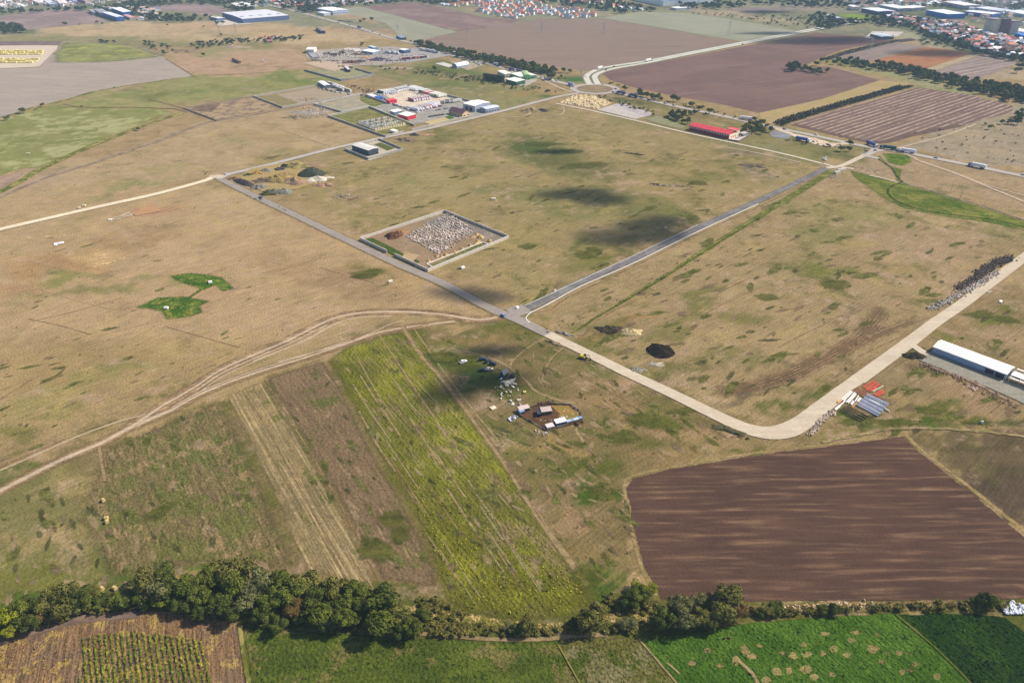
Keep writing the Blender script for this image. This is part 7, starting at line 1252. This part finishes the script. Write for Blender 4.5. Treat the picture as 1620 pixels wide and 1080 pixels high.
# far woods and scrub: past counting
def wood(label, polys, r0, r1, mat, seed, dens=1.0, leafn=90, sq=.9, name='wood'):
    rr = random.Random(seed); base = [crown_arrays(500 + j, 4, 5.5, 3.4, leafn, 1.15, 5) for j in range(3)]; VV = []; n = 0
    for poly, cnt in polys:
        for x, y in scatter(poly, int(cnt * dens), rr):
            s = rr.uniform(r0, r1) / 4; V = base[rr.randrange(3)][0].copy(); a = rr.random() * 6.28; c, sn = math.cos(a), math.sin(a)
            p = P(x, y, 2.5 * s); q = np.stack([(V[:, 0] * c - V[:, 1] * sn) * s + p.x, (V[:, 0] * sn + V[:, 1] * c) * s + p.y, V[:, 2] * s * sq * rr.uniform(.8, 1.2)], 1); VV.append(q)
    VV = np.concatenate(VV); o = npmesh(name, VV, np.arange(len(VV)).reshape(-1, 4), mat); return tag(o, label, None, None, 'stuff')
FW = leafmat('far_leaves', '35482c', '5a6a44')
wood('far woods along the top edge left of the motorway', [([(205, 0), (420, -3), (420, 8), (330, 5), (280, 6), (230, 12), (205, 12)], 170), ([(-10, 14), (60, 15), (120, 12), (200, 10), (200, 14), (110, 16), (-10, 22)], 70), ([(175, 8), (230, 4), (236, 22), (250, 34), (205, 22)], 60), ([(236, 20), (300, 22), (345, 26), (340, 32), (270, 34), (240, 34)], 60), ([(-10, 38), (30, 38), (42, 50), (0, 52)], 50), ([(355, 12), (400, 8), (400, 17), (375, 18)], 36)], 4, 7, FW, 11)
wood('far trees among the houses beside the motorway at the top', [([(430, 2), (560, 0), (640, -5), (760, -6), (760, 2), (690, 8), (645, 2), (570, 10), (540, 12), (500, 10), (450, 14)], 230), ([(465, 12), (505, 8), (502, 18), (480, 20)], 36)], 4, 7, FW, 12)
wood('far woods beyond the red-roofed village', [([(850, -4), (960, -2), (1000, 6), (1040, 12), (1045, 17), (980, 20), (930, 14), (880, 8), (850, 4)], 150), ([(1110, -4), (1640, -12), (1640, 6), (1500, 2), (1380, 6), (1330, 12), (1250, 10), (1180, 4), (1110, 8)], 420), ([(1060, 6), (1120, 4), (1180, 8), (1160, 12), (1085, 14)], 70)], 4, 7.5, FW, 13)
wood('far trees among the village houses at the right', [([(1395, 22), (1500, 34), (1540, 44), (1560, 60), (1620, 72), (1640, 100), (1590, 92), (1540, 82), (1470, 62), (1440, 46), (1400, 36)], 480), ([(1450, 10), (1500, 6), (1620, 4), (1620, 20), (1560, 12)], 150), ([(1290, 20), (1325, 26), (1340, 38), (1300, 46), (1275, 34)], 90), ([(1330, 30), (1362, 30), (1370, 38), (1345, 38)], 24), ([(1560, 76), (1625, 86), (1625, 98), (1580, 90)], 40), ([(1365, 28), (1400, 24), (1440, 36), (1440, 44), (1400, 42), (1370, 36)], 60)], 3.4, 6, FW, 14)
wood('loose scrub on the dry land at the top right', [([(1200, 22), (1290, 24), (1280, 44), (1210, 38)], 70), ([(1080, 16), (1200, 26), (1200, 34), (1100, 22)], 26), ([(1450, 60), (1540, 70), (1530, 78), (1460, 70)], 46)], 1.6, 3.4, FW, 15, sq=.7, name='scrub')
wood('dark scrub belt on the dry land at the left', [([(225, 64), (270, 68), (275, 80), (262, 84), (235, 76)], 30), ([(300, 68), (340, 62), (400, 60), (480, 56), (480, 62), (400, 66), (340, 72), (310, 78)], 130), ([(415, 62), (470, 56), (470, 62), (420, 68)], 30), ([(146, 64), (190, 64), (186, 68), (150, 67)], 14)], 1.8, 3.8, FW, 16, sq=.8, name='scrub')
wood('low scrub along the ditch below the main road', [([(600, 104), (680, 112), (760, 122), (830, 135), (880, 142), (880, 146), (820, 141), (740, 128), (660, 116), (600, 108)], 110), ([(535, 104), (560, 106), (552, 112), (538, 110)], 20)], 1.4, 2.8, LM[5], 17, sq=.7, name='scrub')
wood('weedy bushes along the roadside ditch right of the roundabout', [([(955, 128), (985, 132), (1000, 140), (970, 136)], 10), ([(1040, 158), (1100, 172), (1160, 186), (1160, 183), (1100, 167)], 24), ([(800, 100), (850, 108), (900, 124), (870, 126), (820, 112)], 40)], 1.2, 2.6, LM[1], 18, sq=.7, name='scrub')
wood('small thorn bushes dotted over the right-hand dry land', [([(1440, 206), (1620, 195), (1620, 265), (1500, 246)], 26), ([(1230, 214), (1400, 238), (1380, 242), (1240, 224)], 24)], .8, 1.8, LM[4], 19, sq=.6, name='scrub')
wood('brambles and reeds in the lower hedgerow', [([(640, 965), (700, 980), (790, 992), (880, 992), (980, 985), (1040, 985), (1040, 995), (900, 1003), (760, 1004), (640, 1006)], 150), ([(1180, 962), (1600, 950), (1600, 962), (1400, 964), (1180, 975)], 150), ([(200, 950), (240, 945), (240, 958), (200, 962)], 30), ([(950, 935), (1000, 950), (1040, 950), (1040, 970), (980, 972), (950, 955)], 60), ([(660, 940), (720, 955), (745, 975), (690, 985), (660, 975)], 46), ([(60, 985), (130, 960), (210, 955), (215, 962), (130, 970), (60, 995)], 60)], .6, 1.7, leafmat('bramble', '4c5420', '8a7c3c', '6a6a2c'), 20, leafn=60, sq=.8, name='undergrowth')
wood('tufts of weeds along the verges of the junction and ditch', [([(860, 520), (980, 470), (1180, 352), (1310, 272), (1312, 276), (1180, 360), (985, 480), (870, 530)], 60), ([(320, 270), (332, 270), (332, 275), (322, 276)], 8), ([(370, 300), (440, 325), (470, 340), (440, 328), (380, 306)], 14), ([(1150, 675), (1180, 690), (1200, 698), (1170, 690)], 14)], .4, 1.1, LM[1], 21, leafn=40, sq=.6, name='undergrowth')
wood('undergrowth filling the tree belt beside the main road', [([(655, 66), (675, 65), (700, 72), (740, 81), (790, 91), (840, 100), (885, 110), (876, 118), (840, 112), (790, 103), (740, 92), (700, 83), (665, 75)], 210)], 3, 5, LM[5], 31, leafn=110, name='undergrowth')
wood('undergrowth filling the long tree belt at the right', [([(1312, 96), (1345, 93), (1400, 100), (1450, 108), (1500, 119), (1540, 127), (1580, 131), (1630, 141), (1630, 162), (1570, 151), (1520, 139), (1460, 122), (1400, 111), (1340, 103)], 260)], 3, 5.5, LM[5], 32, leafn=110, name='undergrowth')
wood('undergrowth in the lower hedgerow wood', [([(0, 985), (60, 965), (150, 945), (215, 945), (240, 930), (330, 925), (450, 930), (590, 940), (600, 990), (520, 985), (380, 972), (240, 958), (130, 962), (30, 990)], 240)], 1.6, 3.4, LM[5], 33, leafn=140, name='undergrowth')
wood('small dry shrubs and thistles dotted over the grassland', [([(400, 250), (860, 175), (1290, 265), (840, 480), (700, 430), (560, 330)], 110), ([(860, 500), (1300, 285), (1600, 380), (1480, 490), (1240, 660), (1000, 585)], 90), ([(700, 530), (1170, 690), (990, 745), (1005, 900), (940, 920), (750, 660)], 70), ([(0, 310), (340, 200), (560, 220), (340, 270), (0, 350)], 40), ([(0, 380), (340, 300), (700, 470), (400, 540), (0, 700)], 50), ([(1440, 560), (1620, 470), (1620, 680), (1320, 690)], 40)], .3, .8, LM[1], 41, leafn=26, sq=.7, name='thistles')
# vineyard strip: rows of low vines
def rowcrop(label, poly, d, spacing, step, hgt, leaf, mat, seed, name='crop_rows', jit=.25, keep=1.0):
    r = np.random.RandomState(seed); pw = [P(*q) for q in poly]; c, s = math.cos(d), math.sin(d)
    uv = [(p.x * c + p.y * s, -p.x * s + p.y * c) for p in pw]; u0, u1 = min(a for a, _ in uv), max(a for a, _ in uv); v0, v1 = min(b for _, b in uv), max(b for _, b in uv)
    pts = []; v = v0
    while v < v1:
        u = u0
        gap = r.rand() * .35
        while u < u1:
            if inpoly(u, v, uv) and r.rand() < keep * (1 - gap): pts.append((u + r.randn() * jit, v + r.randn() * jit * .6))
            u += step
        v += spacing
    pts = np.array(pts); n = len(pts); X = pts[:, 0] * c - pts[:, 1] * s; Y = pts[:, 0] * s + pts[:, 1] * c
    C_ = np.stack([X, Y, hgt * (.15 + .85 * r.rand(n))], 1); d1 = r.randn(n, 3) * leaf; d2 = r.randn(n, 3) * leaf
    V = np.stack([C_ + d1, C_ + d2, C_ - d1, C_ - d2], 1).reshape(-1, 3); o = npmesh(name, V, np.arange(4 * n).reshape(n, 4), mat); return tag(o, label, None, None, 'stuff')
VD = world_dir((1230, 198), (1440, 138))
rowcrop('rows of dark vines in the narrow strip beside the striped field', [(1222, 196), (1240, 188), (1420, 137), (1444, 138), (1310, 176), (1250, 195), (1238, 200)], VD, 1.9, .5, 2.6, .6, leafmat('vine_leaves', '34361f', '4c4830'), 1)
rowcrop('dark hedge curving between the ploughland and the mauve field', [(1302, 94), (1330, 84), (1380, 72), (1420, 64), (1424, 66), (1385, 75), (1335, 88), (1308, 97)], world_dir((1302, 94), (1420, 64)), 2.2, .8, 2.4, .6, leafmat('hedge_leaves', '4a4c34', '605a44'), 2, 'hedge_row')
MD = world_dir((215, 1075), (205, 1000))
rowcrop('rows of green maize in the brown field at the bottom left', [(130, 1012), (160, 1003), (200, 1000), (260, 1004), (320, 1014), (334, 1048), (342, 1110), (126, 1110)], MD, 1.7, .07, .7, .2, leafmat('maize_leaves', '5c8428', 'a8b038'), 3, 'maize_rows', .2, .95)
rowcrop('yellowed maize stubble rows at the bottom left corner', [(0, 1030), (60, 1010), (120, 1010), (124, 1110), (0, 1110)], MD, 3.2, .3, .5, .2, leafmat('stubble_leaves', '8a6c30', 'b89444'), 4, 'maize_stubble', .3, .6)
rowcrop('rough tufts standing in the yellow-green crop', [(640, 760), (700, 780), (860, 840), (930, 935), (930, 965), (830, 978), (745, 965), (702, 945), (680, 870)], DC, .9, .8, .5, .22, leafmat('tuft_leaves', '7c8020', 'a8a02c'), 5, 'crop_tufts', .5, .4)
rowcrop('clover tufts standing in the bright green field', [(1030, 1012), (1180, 990), (1410, 975), (1530, 1080), (1080, 1080)], .4, 1.0, .9, .35, .2, leafmat('clover_leaves', '2f6c16', '4c8c22'), 6, 'clover_tufts', .5, .5)
rowcrop('dark tufts standing in the dark green field', [(1425, 975), (1585, 978), (1625, 1005), (1625, 1085), (1540, 1080)], .6, 1.0, .9, .5, .24, leafmat('dark_tufts', '1f4a1a', '35602a'), 7, 'crop_tufts', .5, .5)
rowcrop('tufts of grass standing in the green meadow below the hedgerow', [(390, 1000), (640, 1015), (1010, 1015), (1070, 1085), (410, 1085)], .2, 1.1, .9, .35, .2, leafmat('meadow_tufts', '456424', '6c7a34'), 8, 'meadow_tufts', .5, .45)
# ---------------------------------------------------------------- village houses
def house_proto(roofc, wallc, j):
    k = MB(); w_, d_, h_, rh = 5 + j % 2, 4 + j % 3 * .5, 3.2 + (j % 2) * 2.4, 2.2
    k.extrx([(-d_, 0), (d_, 0), (d_, h_), (0, h_ + rh), (-d_, h_)], -w_, w_, 0)
    for sg in (-1, 1): k.extrx([(0, h_ + rh + .04), (0, h_ + rh + .3), (sg * (d_ + .5), h_ - .1), (sg * (d_ + .5), h_ - .36)][::-sg], -w_ - .5, w_ + .5, 1)
    k.box(w_ * .4, d_ * .3, h_ + rh, .8, .8, 1.6, mi=0)
    for x in (-w_ * .5, 0, w_ * .5): k.box(x, -d_ - .02, h_ * .55, 1.1, .1, 1.3, mi=2); k.box(x, d_ + .02, h_ * .55, 1.1, .1, 1.3, mi=2)
    return k.build('house', [M(wallc, .85, .08), M(roofc, .8, .14), GL])
HC = [('red', 'b45c48', 'e4dccc'), ('orange-red', 'c47458', 'ece0cc'), ('pink-red', 'c4727a', 'e8dcd4'), ('grey-blue', '66788c', 'e8e8ea'), ('white', 'd4d4dc', 'f0f0f0'), ('brown', '8a6258', 'd8ccbc'), ('dark slate', '4a5468', 'dcdce0')]
hp = [house_proto(c[1], c[2], j) for j, c in enumerate(HC)]; uh = set(); NH = [0]
def houses(poly, n, wts, where, group, ang, seed, md=5.0, smin=.8, smax=1.15):
    r = random.Random(seed)
    for x, y in sorted(scatter(poly, n, r, md), key=lambda p: p[1]):
        k = r.choices(range(len(hp)), wts)[0]; o = hp[k]
        if o in uh: o = o.copy(); col.objects.link(o)
        else: uh.add(o)
        s = r.uniform(smin, smax); o.location = P(x, y); o.rotation_euler = (0, 0, ang + r.choice((0, math.pi / 2)) + r.gauss(0, .08)); o.scale = (s, s, s * r.uniform(.9, 1.15)); NH[0] += 1
        tag(o, f'small house with {HC[k][0]} roof {where}', 'house', group + ', ' + HC[k][0] + ' roofs')
VA = world_dir((740, 20), (900, 30))
houses([(755, 20), (762, 12), (740, 4), (800, 2), (855, 6), (870, 13), (915, 16), (940, 21), (938, 28), (898, 30), (875, 24), (840, 25), (815, 30), (790, 27)], 128, [5, 5, 4, 6, 4, 1, 3], 'in the dense estate at the top', 'houses of the dense estate', VA, 1, 5.0)
houses([(690, 4), (735, 2), (738, 10), (706, 11)], 11, [4, 4, 1, 1, 3, 1, 0], 'in the short row left of the dense estate', 'houses left of the dense estate', VA, 2, 6)
houses([(895, 0), (945, 2), (950, 6), (905, 7)], 12, [3, 2, 4, 2, 3, 3, 2], 'in the hamlet behind the dense estate', 'houses behind the dense estate', VA, 3, 6)
houses([(965, 10), (985, 7), (1018, 16), (1005, 19), (975, 16)], 12, [1, 1, 1, 1, 6, 1, 3], 'in the wooded hamlet below the gigantic hall', 'houses of the wooded hamlet', VA, 4, 6)
houses([(430, 3), (470, 0), (560, -2), (570, 6), (535, 11), (480, 12), (440, 10)], 34, [3, 4, 3, 2, 5, 2, 1], 'among the trees beside the motorway at the top', 'houses beside the motorway', .3, 5, 7)
houses([(1420, 24), (1470, 38), (1520, 42), (1545, 55), (1620, 72), (1625, 92), (1590, 88), (1545, 72), (1490, 60), (1450, 48)], 58, [3, 3, 4, 2, 5, 5, 1], 'among the trees of the village at the right', 'houses of the village at the right', .5, 6, 7, .9, 1.4)
houses([(1400, 4), (1470, 2), (1500, 6), (1460, 10), (1420, 10)], 14, [1, 1, 3, 1, 6, 2, 1], 'in the far suburb at the top right', 'houses of the far suburb', .5, 7, 7, .9, 1.5)
houses([(205, 20), (245, 22), (246, 30), (222, 31)], 8, [1, 1, 2, 1, 5, 1, 1], 'on the waste ground right of the factory row', 'sheds right of the factory row', .2, 8, 6, .4, .7)
houses([(410, 60), (440, 57), (445, 65), (420, 67)], 8, [1, 0, 2, 0, 4, 3, 1], 'in the scrub on the dry land below the motorway', 'huts in the scrub below the motorway', .2, 9, 5, .4, .7)
def roofs(label, polys, seed, s0=.7, s1=1.4):
    r = random.Random(seed); k = MB()
    for poly, n in polys:
        for x, y in scatter(poly, n, r, 2.5):
            p = P(x, y); s = r.uniform(s0, s1); a = r.choice((0, 1.57)) + .4 + r.gauss(0, .1); c, sn = math.cos(a), math.sin(a); w_, d_, h_ = 6 * s, 4.5 * s, r.uniform(3, 6.5); mi = r.choice((0, 1, 1, 2, 3, 3, 4, 4))
            def T(vs): return [(p.x + q[0] * c - q[1] * sn, p.y + q[0] * sn + q[1] * c, q[2]) for q in vs]
            k.add(T([(-w_, -d_, 0), (w_, -d_, 0), (w_, d_, 0), (-w_, d_, 0), (-w_, -d_, h_), (w_, -d_, h_), (w_, d_, h_), (-w_, d_, h_), (-w_, 0, h_ + 2.2), (w_, 0, h_ + 2.2)]), [(0, 1, 5, 4), (2, 3, 7, 6), (1, 2, 6, 9, 5), (3, 0, 4, 8, 7)], 5)
            k.add(T([(-w_ - .4, -d_ - .4, h_), (w_ + .4, -d_ - .4, h_), (w_ + .4, d_ + .4, h_), (-w_ - .4, d_ + .4, h_), (-w_ - .4, 0, h_ + 2.4), (w_ + .4, 0, h_ + 2.4)]), [(0, 1, 5, 4), (2, 3, 4, 5)], mi)
    o = k.build('far_houses', [M('b06a58'), M('d4d4dc'), M('8a6258'), M('c8a8a0'), M('66788c'), M('ece8e2')]); tag(o, label, None, None, 'stuff')
roofs('mass of small far houses of the town at the top right', [([(1400, 20), (1465, 33), (1520, 38), (1550, 52), (1625, 68), (1630, 98), (1590, 92), (1540, 78), (1480, 58), (1440, 46), (1405, 34)], 170), ([(1330, 2), (1500, -4), (1640, -6), (1640, 12), (1540, 6), (1450, 10), (1350, 12)], 110), ([(1520, 12), (1640, 14), (1640, 48), (1600, 40), (1560, 34), (1520, 34)], 50)], 61)
roofs('mass of small far houses along the top left edge', [([(-10, 2), (140, -4), (200, -6), (200, 6), (140, 10), (60, 13), (-10, 16)], 60), ([(370, 2), (430, -4), (640, -12), (760, -10), (740, 2), (640, 1), (560, 8), (500, 14), (440, 12), (400, 16)], 130), ([(200, 14), (250, 16), (250, 32), (215, 32)], 24), ([(860, -6), (960, -6), (955, 4), (880, 2)], 26)], 62)
# ---------------------------------------------------------------- pylons and poles
def pylon(label, x, y, h):
    e = empty('pylon', P(x, y), .5); tag(e, label, 'pylon'); k = MB(); w0 = h * .1
    for sx in (-1, 1):
        for sy in (-1, 1): k.cyl((sx * w0, sy * w0, 0), (sx * .4, sy * .4, h), .16, .1, 4)
    nl = 7
    for i in range(nl):
        z0, z1 = h * i / nl, h * (i + 1) / nl; a, b = w0 + (.4 - w0) * i / nl, w0 + (.4 - w0) * (i + 1) / nl
        for sx, sy, tx, ty in ((-1, -1, 1, -1), (1, -1, 1, 1), (1, 1, -1, 1), (-1, 1, -1, -1)): k.cyl((sx * a, sy * a, z0), (tx * b, ty * b, z1), .07, n=3)
    k.build('lattice_tower', M('9aa0a4', .6, .05), e)
    for z, L in ((h * .72, 5), (h * .84, 4), (h * .95, 3)): MB().cyl((-L, 0, z), (L, 0, z), .12, n=4).cyl((-L, 0, z), (0, 0, z + 1), .08, n=4).cyl((L, 0, z), (0, 0, z + 1), .08, n=4).build('cross_arm', M('9aa0a4', .6, .05), e)
    for sx in (-1, 1):
        for sy in (-1, 1): MB().box(sx * w0, sy * w0, .2, 1, 1, .5).build('footing', M('a8a498', .9, .05), e)
for lb, x, y, h in [('tall lattice pylon in the grey-green field beyond the dual carriageway', 1153, 56, 27), ('lattice pylon beside the hedge at the edge of the cloud shadow', 1377, 79, 20), ('lattice pylon at the corner of the brown-grey and mauve fields', 739, 55, 9), ('faint lattice pylon in the middle of the brown-grey field', 955, 54, 22), ('lattice pylon in the left part of the brown-grey field', 857, 50, 18), ('lattice pylon on the dry field below the huge warehouse', 373, 51, 17), ('lattice pylon left of the one on the dry field', 347, 52, 14), ('lattice pylon on the tan land beside the green-grey field', 629, 48, 10), ('lattice pylon in the rubble beside the long plots', 509, 183, 17), ('lattice pylon beside the green lawn left of the roundabout', 919, 122, 12), ('lattice pylon beside the wood left of the dual carriageway', 1265, 34, 16)]: pylon(lb, x, y, h)
def pole(label, x, y, h=8): 
    e = empty('utility_pole', P(x, y)); tag(e, label, 'pole'); MB().cyl((0, 0, 0), (0, 0, h), .16, .11, 6).build('pole', M('6c5c4c', .9, .05), e); MB().box(0, 0, h - .6, 1.6, .12, .12).build('crossbar', M('6c5c4c', .9, .05), e)
for i, (x, y) in enumerate([(252, 212), (383, 235), (1480, 246), (1503, 306), (1518, 316), (1613, 220), (1106, 192), (677, 207)]): pole(f'thin utility pole, {("beside the brown lane at the left", "on the dry field left of the industrial road", "beside the main road right of the junction", "in the dry field by the ditch", "just right of the pole by the ditch", "on the dry land at the right edge", "at the left end of the red-roofed building", "at the sandy lot wall")[i]}', x, y)
# ---------------------------------------------------------------- clouds that shade parts of the land, and the air
m, n, b = newmat('cloud'); tc = n.n.new('ShaderNodeTexCoord'); sep = n.n.new('ShaderNodeSeparateXYZ'); n.link(tc.outputs['Object'], sep.inputs[0])
rad = n.math('POWER', n.math('ADD', n.math('POWER', sep.outputs[0], 2.0), n.math('POWER', sep.outputs[1], 2.0)), .5)
cn = n.noise(tc.outputs['Object'], 1.6, 5, .6)
al = n.ramp(n.math('ADD', rad, n.math('MULTIPLY', n.math('SUBTRACT', cn, .5), .6)), .2, 1.0, .8, 0.0)
b.inputs['Base Color'].default_value = (.95, .95, .95, 1); b.inputs['Roughness'].default_value = 1; n.link(al, b.inputs['Alpha'])
def cloud(px, py, rx, ry, rot=0, alt=620):
    c = P(px, py) + sdir * (alt / sdir.z); me = bpy.data.meshes.new('cloud'); bm = bmesh.new(); bmesh.ops.create_icosphere(bm, subdivisions=4, radius=1)
    for v in bm.verts: v.co.z *= .5 if v.co.z > 0 else .15
    bm.to_mesh(me); bm.free(); me.materials.append(m); o = bpy.data.objects.new('cloud', me); col.objects.link(o); o.location = c; o.scale = (rx, ry, min(rx, ry)); o.rotation_euler = (0, 0, rot); o['kind'] = 'structure'
for a in [(915, 306, 42, 24), (960, 316, 30, 22), (1000, 372, 46, 34), (1045, 352, 34, 24), (1055, 372, 24, 20), (880, 240, 30, 14), (752, 466, 38, 16, -.3), (715, 622, 20, 14), (1310, 64, 165, 75, .1), (1490, 84, 100, 55), (1225, 53, 90, 32), (1215, 19, 75, 45), (780, 600, 30, 16), (780, 555, 26, 10)]: cloud(*a)
hz = MB().box(0, 1900, (CAMH + 6) / 2 - .85, 9000, 4700, CAMH + 8.7).build('haze', newmat('haze')[0]); hz['kind'] = 'stuff'; hz['label'] = 'thin blue-white summer haze over the plain'
t = hz.data.materials[0].node_tree; t.nodes.clear(); out = t.nodes.new('ShaderNodeOutputMaterial'); pv = t.nodes.new('ShaderNodeVolumePrincipled')
pv.inputs['Color'].default_value = (.55, .78, 1, 1); pv.inputs['Density'].default_value = HAZE; pv.inputs['Anisotropy'].default_value = .0
t.links.new(pv.outputs[0], out.inputs['Volume'])
sm_ = MB(); bm = bmesh.new(); bmesh.ops.create_icosphere(bm, subdivisions=3, radius=1); me = bpy.data.meshes.new('smoke'); bm.to_mesh(me); bm.free()
mm = bpy.data.materials.new('smoke'); mm.use_nodes = True; n = NT(mm); n.n.clear(); me.materials.append(mm); so = bpy.data.objects.new('smoke', me); col.objects.link(so)
out = n.n.new('ShaderNodeOutputMaterial'); pv = n.n.new('ShaderNodeVolumePrincipled'); pv.inputs['Color'].default_value = (.9, .94, 1, 1); tc = n.n.new('ShaderNodeTexCoord')
vl = n.n.new('ShaderNodeVectorMath'); vl.operation = 'LENGTH'; n.link(tc.outputs['Object'], vl.inputs[0]); d_ = n.math('MULTIPLY', n.ramp(vl.outputs['Value'], .2, 1.0, 1, 0), n.ramp(n.noise(tc.outputs['Object'], 2.2, 3), .2, .9)); n.link(n.math('MULTIPLY', d_, .011), pv.inputs['Density']); n.link(pv.outputs[0], out.inputs['Volume'])
so.location = P(1588, 22) + Vector((0, 0, 42)); so.scale = (120, 60, 46); so.rotation_euler = (0, -.25, .3); tag(so, 'thin white smoke drifting over the factory halls at the top right', None, None, 'stuff')
bpy.context.view_layer.update()
sh = {}
for o in bpy.data.objects:
    if o.parent is None and 'label' in o.keys() and 'kind' not in o.keys(): sh.setdefault(o['label'], []).append(o)
def pxx(o):
    p = o.matrix_world.translation; zc = p.y * CP + (CAMH - p.z) * SP; return p.x / zc
for lb, os_ in sh.items():
    if 1 < len(os_) <= 69 and len(lb.split()) <= 13:
        for i, o in enumerate(sorted(os_, key=pxx)): o['label'] = f'{ordn(i)} from left: {lb}'
print('trees', NT_[0], 'houses', NH[0], 'objects', len(bpy.data.objects))
for pr in [q for v_ in protos.values() for q in v_]:
    if pr not in usedt: hide_proto(pr)
for pr in sp:
    if pr not in usp: bpy.data.objects.remove(pr)
